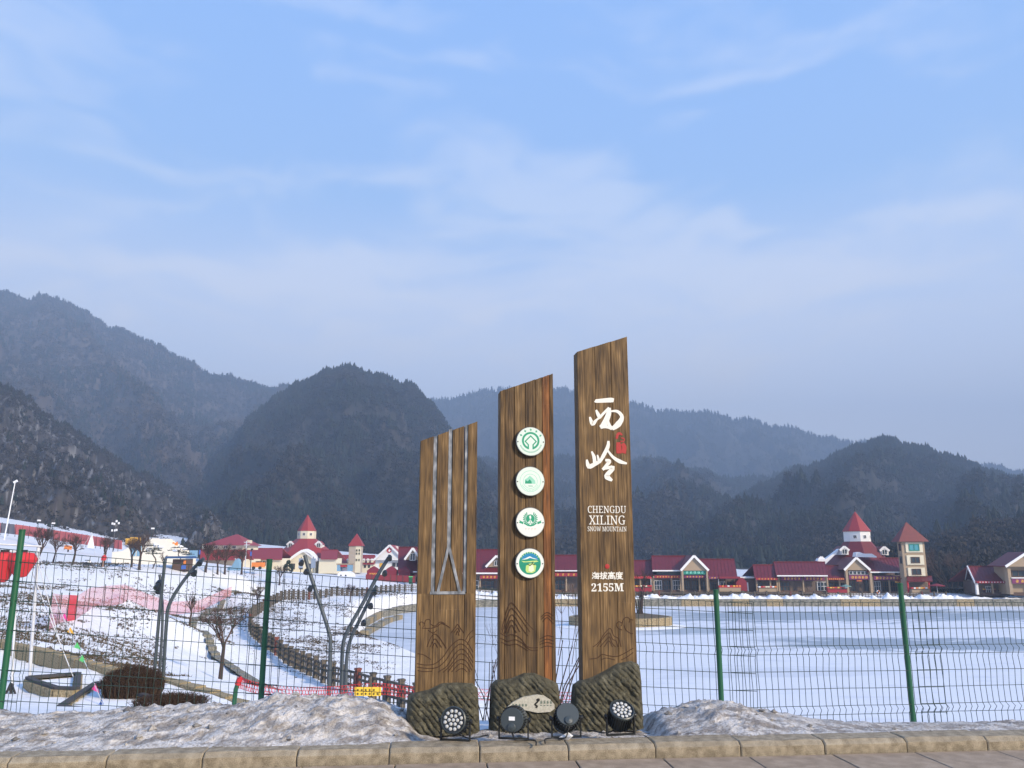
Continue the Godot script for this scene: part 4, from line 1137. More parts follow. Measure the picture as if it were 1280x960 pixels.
# ---------- floodlights at the foot of the sign ----------
func floodlight(label: String, px: float, py: float, yaw: float, tilt: float, sticker: bool, sd: int) -> void:
	var g := G(px, py, 0.108)
	var t := thing("floodlight", label, "floodlight", g, deg_to_rad(yaw), "round floodlights at the foot of the sign")
	var R := 0.106
	var hc := Vector3(0, 0.155, 0)
	var mb := MB.new()           # bracket: a U of flat bar
	for s in [-1, 1]:
		mb.span(Vector3(s * (R + 0.016) - 0.004, 0.012, -0.018), Vector3(s * (R + 0.016) + 0.004, 0.165, 0.018))
	mb.span(Vector3(-R - 0.02, 0.0, -0.02), Vector3(R + 0.02, 0.0115, 0.02))
	part(t, "bracket", mb, M.lamp_black)
	for s in [-1, 1]:
		mb = MB.new()
		mb.xf = Transform3D(Basis(Vector3.BACK, -s * PI / 2), Vector3(s * (R + 0.02), 0.155, 0))
		mb.lathe([Vector2(0.02, 0.0), Vector2(0.02, 0.012), Vector2(0.012, 0.018), Vector2(0, 0.018)], 12)
		part(t, "knob", mb, M.lamp_black)
	var hb := Basis(Vector3.RIGHT, PI / 2 - deg_to_rad(tilt))       # lathe axis (y) becomes the beam, tilted up
	mb = MB.new()
	mb.xf = Transform3D(hb, hc)
	mb.lathe([Vector2(0.0, -0.085), Vector2(R * 0.86, -0.085), Vector2(R * 0.9, -0.078), Vector2(R * 0.9, 0.05), Vector2(R, 0.055), Vector2(R, 0.075), Vector2(R * 0.93, 0.08), Vector2(R * 0.90, 0.066), Vector2(0, 0.066)], 40)
	var h := part(t, "housing", mb, M.lamp_grey)
	mb = MB.new()
	for k in 28:
		var a := TAU * k / 28.0
		mb.xf = Transform3D(hb, hc) * Transform3D(Basis(Vector3.UP, -a), Vector3.ZERO)
		mb.box(Vector3(R * 0.955, -0.012, 0), Vector3(R * 0.12, 0.115, 0.006))
	part(h, "cooling_fin", mb, M.lamp_black)
	mb = MB.new()
	mb.xf = Transform3D(hb, hc)
	mb.lathe([Vector2(0, 0.068), Vector2(R * 0.88, 0.068), Vector2(R * 0.88, 0.0665)], 32)
	var fp := part(t, "front_glass", mb, M.lamp_black)
	var pos := [Vector2.ZERO]
	for k in 6: pos.append(Vector2.from_angle(TAU * k / 6) * R * 0.33)
	for k in 12: pos.append(Vector2.from_angle(TAU * (k + 0.5) / 12) * R * 0.66)
	var lm := MB.new()
	lm.lathe([Vector2(0.0145, 0.0), Vector2(0.0135, 0.005), Vector2(0.006, 0.009), Vector2(0, 0.0095)], 12)
	var lmesh := lm.mesh()
	for q in pos: inst(fp, "led", lmesh, M.led, Transform3D(hb, hc) * Transform3D(Basis.IDENTITY, Vector3(q.x, 0.0685, q.y)))
	mb = MB.new()                  # round cable box on the back
	mb.xf = Transform3D(hb, hc) * Transform3D(Basis.IDENTITY, Vector3(0, 0, 0.055))
	mb.lathe([Vector2(0, -0.105), Vector2(0.030, -0.100), Vector2(0.034, -0.096), Vector2(0.034, -0.084)], 20)
	part(t, "cable_box", mb, M.lamp_grey)
	if sticker:
		mb = MB.new(); mb.xf = Transform3D(hb, hc)
		mb.box(Vector3(0.0, -0.0868, -0.012), Vector3(0.05, 0.002, 0.03))
		part(t, "white_sticker", mb, M.white)
	mb = MB.new()
	var r := RandomNumberGenerator.new(); r.seed = sd
	var sx := 1.0 if sd % 2 == 0 else -1.0
	mb.tube(smooth_line([Vector3(0, 0.07, -0.06), Vector3(0.03 * sx, 0.02, -0.10), Vector3(0.12 * sx, 0.012, -0.06), Vector3(0.2 * sx, 0.02, -0.12), Vector3(0.22 * sx, 0.01, -0.22)], 4), [0.006], 6)
	part(t, "cable", mb, M.lamp_black)
func floodlights() -> void:
	floodlight("round black floodlight facing the viewer, its lamps showing, before the shortest post", 569, 926, -12, 14, false, 2)
	floodlight("round floodlight seen from its back, with a white sticker", 642, 924, 170, -6, true, 3)
	floodlight("plain backed floodlight tipped upward between the middle and tallest posts", 708, 922, 188, -32, false, 4)
	floodlight("round floodlight tipped up with pale lamps showing, before the tallest post", 776, 919, 14, 52, false, 5)
	var mb := MB.new()
	lump(mb, G(709, 921, 0.125), 0.05, 8)
	var o := part(self, "snow_lump", mb, M.clean_snow)
	o.position.y = 0.0
	tag(o, "small clean lump of snow under the plain backed floodlight", "snow lump")

# ---------- shore, path, slope ----------
func resample(line: Array, step: float) -> Array:
	var s := smooth_line(line, 8)
	var out := [s[0]]
	var acc := 0.0
	for i in s.size() - 1:
		var a: Vector3 = s[i]; var b: Vector3 = s[i + 1]
		var l := a.distance_to(b)
		while acc + l >= step:
			var t := (step - acc) / l
			a = a.lerp(b, t); l = a.distance_to(b); acc = 0.0
			out.append(a)
		acc += l
	return out
func railing(label: String, line: Array, step: float, h: float, grouped: String) -> void:
	var pts := resample(line, step)
	var root := thing("lake_railing", label, "railing", Vector3.ZERO, 0.0, grouped)
	var pm := MB.new()
	pm.box(Vector3(0, h * 0.5 - 0.15, 0), Vector3(0.24, h + 0.3, 0.24))
	pm.box(Vector3(0, h + 0.05, 0), Vector3(0.30, 0.10, 0.30))
	var post := pm.mesh()
	for i in pts.size():
		pts[i].y = land(pts[i].x, -pts[i].z)
		var d: Vector3 = pts[mini(i + 1, pts.size() - 1)] - pts[maxi(i - 1, 0)]
		var o := inst(root, "post", post, M.rail_red if i % 11 == 4 else M.rail)
		o.position = pts[i]; o.rotation.y = atan2(-d.z, d.x)
	for i in pts.size() - 1:
		var mb := MB.new()
		for y in [0.30, 0.62, 0.86]: mb.bar(pts[i] + Vector3(0, h * y, 0), pts[i + 1] + Vector3(0, h * y, 0), 0.09, 0.11)
		for k in 3: 
			var q: Vector3 = pts[i].lerp(pts[i + 1], (k + 1) / 4.0)
			mb.box(q + Vector3(0, h * 0.45, 0), Vector3(0.07, h * 0.85, 0.07))
		part(root, "rail_bay", mb, M.rail)
func wall_strip(parent: Node, called: String, line: Array, bottom: float, top: Array, th: float, m: Material) -> void:
	var mb := MB.new()
	for i in line.size() - 1:
		var a: Vector3 = line[i]; var b: Vector3 = line[i + 1]
		var d := (b - a); d.y = 0; d = d.normalized()
		var n := Vector3(-d.z, 0, d.x) * th
		var ta := Vector3(0, top[mini(i, top.size() - 1)], 0); var tb := Vector3(0, top[mini(i + 1, top.size() - 1)], 0)
		var a0 := Vector3(a.x, bottom, a.z); var b0 := Vector3(b.x, bottom, b.z)
		var a1 := Vector3(a.x, ta.y, a.z); var b1 := Vector3(b.x, tb.y, b.z)
		mb.quad(a0 + n, b0 + n, b1 + n, a1 + n); mb.quad(b0, a0, a1, b1)
		mb.quad(a1 + n, b1 + n, b1, a1)
		if i == 0: mb.quad(a0, a0 + n, a1 + n, a1)
		if i == line.size() - 2: mb.quad(b0 + n, b0, b1, b1 + n)
	part(parent, called, mb, m)
func block_wall(root: Node3D, line: Array, top_y: Array, h: float, len: float, th: float, ms: Array, called: String, courses: int) -> void:
	# a wall of separate stones laid along a line: top_y gives the height of the top at each point of the line
	var r := RandomNumberGenerator.new(); r.seed = line.size() * 31
	var variants := []
	for k in 4:
		var mb := MB.new()
		var e := 0.03
		var p := func(x, y, z): return Vector3(x + r.randf_range(-1, 1) * 0.012, y + r.randf_range(-1, 1) * 0.012, z)
		var f := [p.call(-0.5 + e, e, 0.5), p.call(0.5 - e, e, 0.5), p.call(0.5 - e, 1 - e, 0.5), p.call(-0.5 + e, 1 - e, 0.5)]
		var b := [Vector3(-0.495, 0, 0.40), Vector3(0.495, 0, 0.40), Vector3(0.495, 0.99, 0.40), Vector3(-0.495, 0.99, 0.40)]
		var c := [Vector3(-0.495, 0, -0.5), Vector3(0.495, 0, -0.5), Vector3(0.495, 0.99, -0.5), Vector3(-0.495, 0.99, -0.5)]
		mb.quad(f[0], f[1], f[2], f[3])
		for q in 4:
			mb.quad(b[q], b[(q + 1) % 4], f[(q + 1) % 4], f[q])
			mb.quad(c[q], c[(q + 1) % 4], b[(q + 1) % 4], b[q])
		variants.append(mb.mesh())
	for i in line.size() - 1:
		var a: Vector3 = line[i]; var b: Vector3 = line[i + 1]
		var d := b - a; d.y = 0
		var L := d.length()
		var n := maxi(1, roundi(L / len))
		var ang := atan2(-d.z, d.x)
		for row in courses:
			for k in n:
				var t := (k + 0.5) / n
				var ch := h / courses
				var ty := lerpf(top_y[i], top_y[i + 1], t)
				var o := inst(root, called, variants[r.randi() % 4], ms[r.randi() % ms.size()])
				var pos := a.lerp(b, t)
				o.transform = Transform3D(Basis(Vector3.UP, ang) * Basis.from_scale(Vector3(L / n, ch, th * r.randf_range(0.94, 1.06))), Vector3(pos.x, ty - ch * (row + 1), pos.z))
func shore() -> void:
	railing("dark wooden lake railing curving round the snowy bank", rail_line, 1.7, 1.15, "dark wooden lake railings")
	var r2 := []
	for q in [[600, 741, 151.2], [700, 741.5, 152.6], [900, 741.5, 152.8], [1060, 742, 152.8], [1190, 742, 152.8]]: r2.append(P(q[0], q[1], q[2]))
	railing("dark wooden promenade railing in front of the shops", r2, 2.2, 0.95, "dark wooden lake railings")
	# path border
	var bl := resample(border_line, 1.5)
	var root := Node3D.new(); root.name = "path_border"; add_child(root); root.set_meta("kind", "structure")
	var ty := []
	for i in bl.size(): ty.append((land(bl[i].x, -bl[i].z) + land(bl[mini(i + 1, bl.size() - 1)].x, -bl[mini(i + 1, bl.size() - 1)].z) + land(bl[maxi(i - 1, 0)].x, -bl[maxi(i - 1, 0)].z)) / 3.0 + 0.22)
	block_wall(root, bl, ty, 0.5, 1.5, 0.55, [M.greywall], "border_stone", 1)
	# lake walls
	var far := []
	for q in [[455, 783], [475, 772], [500, 766.5], [540, 762], [600, 758.8], [700, 757.8], [830, 757.8], [1000, 757.8], [1150, 757.8], [1330, 757.8]]: far.append(G(q[0], q[1], LAKE))
	root = thing("lake_wall", "low grey brown stone wall along the far lake shore", "wall")
	far.reverse()
	var ty2 := []
	for i in far.size(): ty2.append(LAKE + 1.25 - 0.5 * smoothstep(6.0, 9.0, i))
	var f2 := []; var t2 := []
	for i in far.size() - 1:
		var n := maxi(1, int(far[i].distance_to(far[i + 1]) / 9.0))
		for k in n: f2.append(far[i].lerp(far[i + 1], float(k) / n)); t2.append(lerpf(ty2[i], ty2[i + 1], float(k) / n))
	f2.append(far[far.size() - 1]); t2.append(ty2[ty2.size() - 1])
	f2.reverse(); t2.reverse()
	block_wall(root, f2, t2, 1.6, 3.2, 0.7, [M.greywall, M.stonewall, M.greywall], "wall_stone", 1)
	# spit of stones in the ice
	root = thing("stone_spit", "thin line of stones and snow running out into the ice", "stone spit")
	var sp := [G(447, 802, LAKE), G(455, 795, LAKE), G(470, 786, LAKE), G(485, 778, LAKE), G(503, 773, LAKE)]
	var sp2 := resample(sp, 1.6)
	var st := []
	for i in sp2.size(): st.append(LAKE + 0.55 + 0.1 * sin(i * 2.1))
	block_wall(root, sp2, st, 0.8, 1.2, 0.9, [M.stonewall, M.greywall], "stone", 1)
	# promenade snow bank
	var f := FastNoiseLite.new(); f.seed = 8; f.frequency = 1.0; f.fractal_octaves = 4
	var pts := []
	var cols := 420; var rows := 9
	for j in rows:
		for i in cols:
			var px := lerpf(586, 1330, float(i) / (cols - 1))
			var v := float(j) / (rows - 1)
			var p := P(px, lerpf(749.5, 744, v), lerpf(149.0, 152.2, v))
			var h := maxf(0.0, 0.55 + f.get_noise_1d(p.x * 0.35) * 0.9 + f.get_noise_2d(p.x * 1.6, v * 3.0) * 0.35) * sin(v * PI)
			if px > 1190: h *= 0.6
			pts.append(Vector3(p.x, land(p.x, -p.z) - 0.1 + h, p.z))
	var mb := MB.new()
	mb.grid(pts, cols)
	var o := part(self, "shovelled_snow_bank", mb, M.clean_snow)
	tag(o, "lumpy bank of white shovelled snow between lake wall and shops", "snow bank")
	# island
	var ic := G(776, 783, LAKE)
	var isl := thing("lake_island", "small walled island in the ice beside the tallest post", "island", ic)
	var line := []; var tys := []
	for k in 29:
		var a := TAU * k / 28.0
		line.append(Vector3(cos(a + PI) * 6.3, 0, sin(a) * 4.0)); tys.append(1.25)
	block_wall(isl, line, tys, 1.6, 1.2, 0.5, [M.stonewall], "wall_stone", 1)
	mb = MB.new()
	mb.lathe([Vector2(6.2, 1.2), Vector2(5.6, 1.34), Vector2(3.4, 1.55), Vector2(0, 1.62)], 36)
	for k in mb.v.size(): mb.v[k] = Vector3(mb.v[k].x, mb.v[k].y + 0.12 * f.get_noise_2d(mb.v[k].x, mb.v[k].z * 1.5) , mb.v[k].z * 0.63)
	part(isl, "soil", mb, mat(0.10, 0.075, 0.045, 0.95))
	mb = MB.new()
	mb.lathe([Vector2(8.3, 0.02), Vector2(7.6, 0.16), Vector2(6.3, 0.24)], 36)
	for k in mb.v.size(): mb.v[k] = Vector3(mb.v[k].x + 0.5 * f.get_noise_2d(mb.v[k].z, 3.0), mb.v[k].y, mb.v[k].z * 0.70)
	part(isl, "snow_apron", mb, M.clean_snow)
	# terrace wall below the slope
	root = thing("terrace_wall", "tan block retaining wall at the foot of the snowy slope", "wall")
	var tl := []; var tt := []
	for q in [[-80, 778, 36], [0, 800, 31.0], [55, 811, 28.6], [110, 826, 26.4], [160, 839, 24.8], [198, 846, 23.8], [232, 853, 22.9], [270, 864, 22.0], [310, 879, 21.0]]:
		var p := P(q[0], q[1], q[2]); tl.append(p); tt.append(p.y)
	block_wall(root, tl, tt, 1.0, 0.62, 0.32, [M.stonewall], "wall_block", 2)
	# planters on the terrace
	for e in [[[35, 848], [62, 846], [98, 843], [96, 862], [70, 861], [45, 853]], [[120, 855], [200, 876], [250, 884], [220, 893], [160, 893], [75, 885]]]:
		var pl := thing("stone_planter", "tan stone planter with a dark coping left on the snowy terrace" if e[0][0] == 35 else "tan stone planter round the brown hedge", "planter", Vector3.ZERO, 0.0, "stone planters on the terrace")
		var lp := []; var lt := []
		for q in e:
			var p := G(q[0], q[1], -1.72); lp.append(p); lt.append(-1.72)
		lp.append(lp[0]); lt.append(-1.72)
		lp.reverse()
		block_wall(pl, lp, lt, 0.8, 0.6, 0.22, [M.stonewall], "planter_block", 1)
		var cm := MB.new()
		for i in lp.size() - 1: cm.bar(lp[i] + Vector3(0, 0.03, 0), lp[i + 1] + Vector3(0, 0.03, 0), 0.15, 0.06 + 0.003 * i)
		part(pl, "coping", cm, M.coping)
		var sm := MB.new()
		var po := PackedVector2Array()
		for i in lp.size() - 1: po.append(Vector2(lp[i].x, lp[i].z))
		var ix := Geometry2D.triangulate_polygon(po)
		for i in range(0, ix.size(), 3):
			var a := po[ix[i]]; var b := po[ix[i + 1]]; var c := po[ix[i + 2]]
			if (b - a).cross(c - a) > 0:
				var sw := b; b = c; c = sw
			sm.tri(Vector3(a.x, -1.78, a.y), Vector3(b.x, -1.78, b.y), Vector3(c.x, -1.78, c.y))
		part(pl, "snow_cover", sm, M.clean_snow)

# ---------- plants ----------
func twigs(mb: MB, rr: RandomNumberGenerator, p: Vector3, d: Vector3, len: float, rad: float, depth: int, spread: float, up: float) -> void:
	var pts := [p]
	var q := p; var dd := d
	for k in 3:
		dd = (dd + Vector3(rr.randfn(), rr.randfn() + up, rr.randfn()) * 0.13).normalized()
		q += dd * len / 3.0
		pts.append(q)
	mb.tube(pts, [rad, rad * 0.85, rad * 0.7, rad * 0.55], 5 if depth > 1 else 3, false)
	if depth == 0: return
	var n := rr.randi_range(3, 4) if depth > 1 else rr.randi_range(4, 6)
	for k in n:
		var t: float = rr.randf_range(0.45, 1.0)
		var s: Vector3 = pts[int(t * 3.0)] if t < 1.0 else q
		var side := dd.cross(Vector3(rr.randfn(), rr.randfn(), rr.randfn())).normalized()
		twigs(mb, rr, s, (dd + side * spread * rr.randf_range(0.6, 1.2)).normalized(), len * rr.randf_range(0.55, 0.8), rad * 0.52, depth - 1, spread, up)
func bare_tree(called: String, label: String, at: Vector3, h: float, sd: int, depth: int, lean: float, spread: float, trunk_f: float, group: String, thick := 1.0) -> Node3D:
	var t := thing(called, label, "tree", at, 0.0, group)
	var rr := RandomNumberGenerator.new(); rr.seed = sd
	var mb := MB.new()
	var r := h * 0.022 * thick
	var p1 := Vector3(lean * h * 0.15, h * trunk_f * 0.5, 0); var p2 := Vector3(lean * h * 0.3, h * trunk_f, rr.randf_range(-0.05, 0.05) * h)
	mb.tube(smooth_line([Vector3(0, -0.2, 0), p1, p2], 3), [r * 1.5, r * 1.2, r * 1.1, r, r * 0.95, r * 0.9, r * 0.85], 8)
	part(t, "trunk", mb, M.bark)
	mb = MB.new()
	for k in rr.randi_range(4, 6):
		var a := TAU * k / 5.0 + rr.randf() * 0.8
		var dir := Vector3(cos(a) * spread, 1.0 + rr.randf() * 0.4, sin(a) * spread).normalized()
		twigs(mb, rr, p2.lerp(p1, rr.randf() * 0.35), dir, h * (1.0 - trunk_f) * 0.48, r * 0.55, depth, spread, 0.25)
	part(t, "crown", mb, M.twig)
	return t
func shrub(called: String, label: String, at: Vector3, h: float, w: float, n: int, sd: int, depth: int, m: Material, lean := 0.0, thick := 1.0) -> void:
	var t := thing(called, label, "shrub", at, 0.0, "bare shrubs")
	var rr := RandomNumberGenerator.new(); rr.seed = sd
	var stem := MB.new(); var crown := MB.new()
	for k in n:
		var a := rr.randf() * TAU
		var d := Vector3(cos(a) * w / h + lean, 1.0, sin(a) * w / h).normalized()
		var b := Vector3(rr.randfn(), 0, rr.randfn()) * w * 0.12
		stem.tube([b - Vector3(0, 0.15, 0), b + d * h * 0.3, b + d * h * 0.55 + Vector3(rr.randfn(), 0, rr.randfn()) * 0.04 * h], [0.012 * h * thick, 0.010 * h * thick, 0.007 * h * thick], 5)
		twigs(crown, rr, b + d * h * 0.45, d, h * 0.42, 0.0055 * h * thick, depth, 0.55, 0.1)
	part(t, "stem", stem, M.bark)
	part(t, "twigs", crown, m)
func hedge(label: String, at: Vector3, w: float, h: float, dp: float, n: int, sd: int) -> void:
	var t := thing("brown_hedge", label, "hedge", at, 0.25, "brown clipped hedges")
	var rr := RandomNumberGenerator.new(); rr.seed = sd
	var mb := MB.new()
	for k in n:
		var a := rr.randf() * TAU
		var q := sqrt(rr.randf())
		var b := Vector3(cos(a) * q * w * 0.45, 0, sin(a) * q * dp * 0.45)
		var hh := h * (0.50 + 0.50 * sqrt(maxf(0.0, 1.0 - q * q))) * rr.randf_range(0.82, 1.05)
		var e := b + Vector3(cos(a) * q * w * 0.09 + rr.randfn() * 0.03, hh, sin(a) * q * dp * 0.09 + rr.randfn() * 0.03)
		var m := b.lerp(e, 0.55) + Vector3(rr.randfn(), 0, rr.randfn()) * 0.035
		mb.tube([b, m, e], [0.006, 0.005, 0.003], 3, false)
		for j in 2:
			var s := m.lerp(e, rr.randf())
			mb.tube([s, s + Vector3(rr.randfn() * 0.07, rr.randf() * 0.1, rr.randfn() * 0.07)], [0.004, 0.002], 3, false)
	part(t, "twigs", mb, M.hedge)
func layered_pine(label: String, at: Vector3, h: float, sd: int) -> void:
	var t := thing("layered_pine", label, "tree", at, 0.0, "small layered pines on the snowy rise")
	var rr := RandomNumberGenerator.new(); rr.seed = sd
	var mb := MB.new()
	mb.tube(smooth_line([Vector3(0, -0.2, 0), Vector3(0.12, 0.3, 0) * h, Vector3(-0.02, 0.55, 0.03) * h, Vector3(0.06, 0.8, 0) * h], 3), [0.035 * h, 0.022 * h], 7)
	part(t, "trunk", mb, M.bark)
	mb = MB.new()
	for k in 5:
		var o := Vector3(rr.randf_range(-0.38, 0.42), [0.55, 0.68, 0.74, 0.86, 0.62][k], rr.randf_range(-0.3, 0.3)) * h
		for j in 130:
			var a := rr.randf() * TAU; var q := sqrt(rr.randf())
			var c := o + Vector3(cos(a) * q * 0.30 * h, rr.randf_range(-0.02, 0.06) * h * (1.2 - q), sin(a) * q * 0.24 * h)
			var e := Vector3(rr.randfn(), rr.randfn() * 0.5 + 0.4, rr.randfn()) * 0.028 * h
			var g := e.cross(Vector3(rr.randfn(), rr.randfn(), rr.randfn())).normalized() * 0.02 * h
			mb.tri(c - g, c + g, c + e)
	part(t, "crown", mb, mat(0.045, 0.055, 0.04, 0.95))
	mb = MB.new()
	for k in 3:
		lump(mb, Vector3([-0.2, 0.25, 0.05][k], [0.72, 0.80, 0.9][k], 0.0) * h, 0.11 * h, sd + k)
	part(t, "snow_cap", mb, M.clean_snow)
func tufts() -> void:
	# dry grass and twigs standing through the snow: nobody could count them
	var mb := MB.new()
	var r := RandomNumberGenerator.new(); r.seed = 12
	for k in 9:
		var a := TAU * k / 9.0
		var o := Vector3(cos(a), 0, sin(a)) * r.randf_range(0.0, 0.35)
		var e := o * r.randf_range(1.2, 2.2) + Vector3(r.randfn() * 0.15, r.randf_range(0.35, 1.0), r.randfn() * 0.15)
		var s := Vector3(-sin(a), 0, cos(a)) * 0.10
		mb.tri(o - s, o + s, e)
	var mesh := mb.mesh()
	var tr := []; var cl := []
	var f := FastNoiseLite.new(); f.seed = 31; f.frequency = 1.0; f.fractal_octaves = 3
	var put := func(p: Vector3, s: float, fl: float) -> void:
		tr.append(Transform3D(Basis(Vector3.UP, r.randf() * TAU).scaled(Vector3(s * r.randf_range(0.7, 1.6), s * fl, s * r.randf_range(0.7, 1.6))), p - Vector3(0, 0.02, 0)))
		var b := r.randf_range(0.6, 1.4)
		cl.append(Color(0.085 * b, 0.062 * b, 0.036 * b))
	# slope left of the path: pixel regions px0, px1, py0, py1, depth near..far chosen by the land itself
	for e in [[[20, 330, 715, 800], 52, 118, 9500, 0.06], [[300, 520, 722, 742], 100, 150, 1500, 0.1], [[0, 240, 775, 835], 27, 52, 3800, 0.1]]:
		var n := 0
		var tries := 0
		while n < e[3] and tries < e[3] * 5:
			tries += 1
			var z: float = e[1] * pow(float(e[2]) / e[1], r.randf())
			var px := lerpf(e[0][0], e[0][1], r.randf())
			var x := (px - 640.0) / F * z * 1.03
			var v := f.get_noise_2d(x * 0.045, z * 0.030) + 0.6 * f.get_noise_2d(x * 0.22, z * 0.16) + 0.35 * f.get_noise_2d(x * 0.9, z * 0.7)
			if v < e[4] + r.randf_range(-0.02, 0.16): continue
			n += 1
			if absf(x) > 95: continue
			put.call(Vector3(x, land(x, z), -z), r.randf_range(0.05, 0.13) * (1.0 + z / 90.0), r.randf_range(0.5, 1.1))
	# bank inside the railing
	for k in 20000:
		var c: Vector3 = rail_line[r.randi_range(0, 11)].lerp(rail_line[r.randi_range(2, 10)], r.randf())
		c = c.lerp(G(470, 805, LAKE), r.randf() * 0.9)
		var x := c.x + r.randfn() * 1.5; var z := -c.z + r.randfn() * 2.0
		if lake_in(x, z) > -1.2: continue
		var v := f.get_noise_2d(x * 0.12, z * 0.08) + 0.6 * f.get_noise_2d(x * 0.5, z * 0.4)
		if v < 0.0 + r.randf_range(-0.1, 0.15): continue
		put.call(Vector3(x, land(x, z), -z), r.randf_range(0.05, 0.11) * (1.0 + z / 110.0), r.randf_range(0.4, 0.9))
	# bare earth patches with dense dead growth: centre px, py, z, half widths in metres
	for e in [[300, 762, 96, 7, 5, 2600], [255, 775, 80, 4.5, 3, 1500], [310, 745, 108, 6, 4, 1300], [130, 824, 29.5, 2.6, 1.4, 1500], [85, 808, 31.5, 2.0, 1.2, 900], [40, 790, 36, 3, 2, 1000], [180, 832, 27.5, 1.5, 0.8, 400], [345, 783, 74, 1.2, 2, 90], [372, 782, 72, 3.0, 3, 380], [440, 733, 128, 5, 2, 350], [480, 732, 135, 5, 2, 250]]:
		var c := P(e[0], e[1], e[2])
		for k in int(e[5] * 0.7):
			var a := r.randf() * TAU; var q := sqrt(r.randf()) * (0.8 + 0.45 * f.get_noise_2d(cos(a) * 2.0 + e[0], sin(a) * 2.0))
			var x: float = c.x + cos(a) * q * e[3]; var z: float = -c.z + sin(a) * q * e[4]
			put.call(Vector3(x, land(x, z), -z), r.randf_range(0.06, 0.14) * (1.0 + z / 90.0), r.randf_range(0.3, 0.8))
	var mm := MultiMesh.new()
	mm.transform_format = MultiMesh.TRANSFORM_3D; mm.use_colors = true; mm.mesh = mesh; mm.instance_count = tr.size()
	for i in tr.size():
		mm.set_instance_transform(i, tr[i]); mm.set_instance_color(i, cl[i])
	var mi := MultiMeshInstance3D.new()
	mi.name = "dry_grass"; mi.multimesh = mm; mi.material_override = M.grass
	mi.set_meta("kind", "stuff"); mi.set_meta("label", "dry brown grass and twigs poking through the snow"); mi.set_meta("category", "grass")
	add_child(mi)
func plants() -> void:
	bare_tree("bare_tree", "small bare forked tree beside the curved path border", on_land(P(275, 850, 42)), 4.4, 3, 4, 0.06, 0.55, 0.40, "bare trees", 0.95)
	var rows := [[46, 702, 112, 52, 0.3, "bare tree leaning over the red panels, second trunk from the left edge"], [66, 703, 112, 38, 0.2, "bare tree with a forked leaning trunk left of the blue panel"], [90, 706, 108, 45, 0.25, "slim bare tree left of the white pointed tent"], [127, 708, 108, 48, 0.2, "straight bare tree next to the person in red"],
		[164, 710, 108, 45, 0.0, "bare tree left of the two twiggy trunks at the white wall"], [174, 711, 106, 52, 0.0, "tallest bare brown crowned tree before the white stepped wall"], [257, 713, 116, 44, 0.1, "bare brown tree between kiosk and hip roofed hall"], [272, 713, 118, 40, 0.0, "thin bare tree before the left end of the hip roofed hall"], [281, 714, 120, 42, 0.0, "thin bare tree before the middle of the hip roofed hall"], [302, 715, 122, 38, 0.0, "thin bare tree at the right corner of the hip roofed hall"],
		[350, 718, 140, 30, 0.0, "bare tree at the snow covered arch left of the octagonal hall"], [238, 768, 74, 48, 0.05, "thin dark sapling on the brushy slope above the path"], [438, 745, 112, 26, 0.0, "small bare sapling behind the far bend of the railing"], [322, 748, 96, 36, 0.0, "bare sapling above the bend of the path"], [205, 712, 112, 24, -0.3, "small crooked bare tree under the white stepped wall"]]
	var i := 0
	for q in rows:
		var p := on_land(P(q[0], q[1], q[2]))
		bare_tree("bare_tree", q[5], p, q[3] * K(q[1], q[2]), 50 + i * 7, 4 if i < 10 else 3, q[4], 0.48, 0.34, "bare trees", 1.25)
		i += 1
	layered_pine("left layered pine with snow on it before the white stepped wall", on_land(P(190, 712, 110)), 3.4, 5)
	layered_pine("right layered pine with snow on it behind the blue roofed kiosk", on_land(P(222, 712, 116)), 3.0, 9)
	hedge("round brown hedge in the planter below the curved light poles", G(164, 876, -1.9), 1.35, 0.82, 1.1, 2600, 4)
	hedge("low brown hedge just behind the snow heap, right of the round hedge", G(212, 887, -1.75), 1.5, 0.35, 0.7, 900, 6)
	shrub("bare_shrub", "bare twiggy shrub seen between the middle and tallest posts", Vector3(0.42, -0.25, -9.3), 1.7, 0.5, 6, 21, 2, M.twig, 0.22, 0.42)
	shrub("bare_shrub", "bare twiggy shrub seen between the shortest and middle posts", Vector3(-0.22, -0.2, -9.2), 1.25, 0.5, 6, 22, 2, M.twig, -0.1, 0.42)
	shrub("bare_shrub", "bare shrub with dark stems on the walled island", G(800, 783, LAKE) + Vector3(0, 1.45, 0), 5.4, 1.6, 7, 23, 2, M.bark, -0.1, 1.7)
	shrub("bare_shrub", "round bare bush on the snow behind the light pole pair", on_land(P(455, 738, 120)), 1.7, 1.3, 14, 24, 2, M.twig)
	shrub("bare_shrub", "dark bare thicket at the foot of the low rise right of the square tower", P(1185, 742, 164), 9.0, 4.5, 16, 25, 2, M.twig)
	shrub("bare_shrub", "bare thicket beside the far right red roof", P(1203, 742, 170), 8.0, 3.0, 12, 26, 2, M.twig)

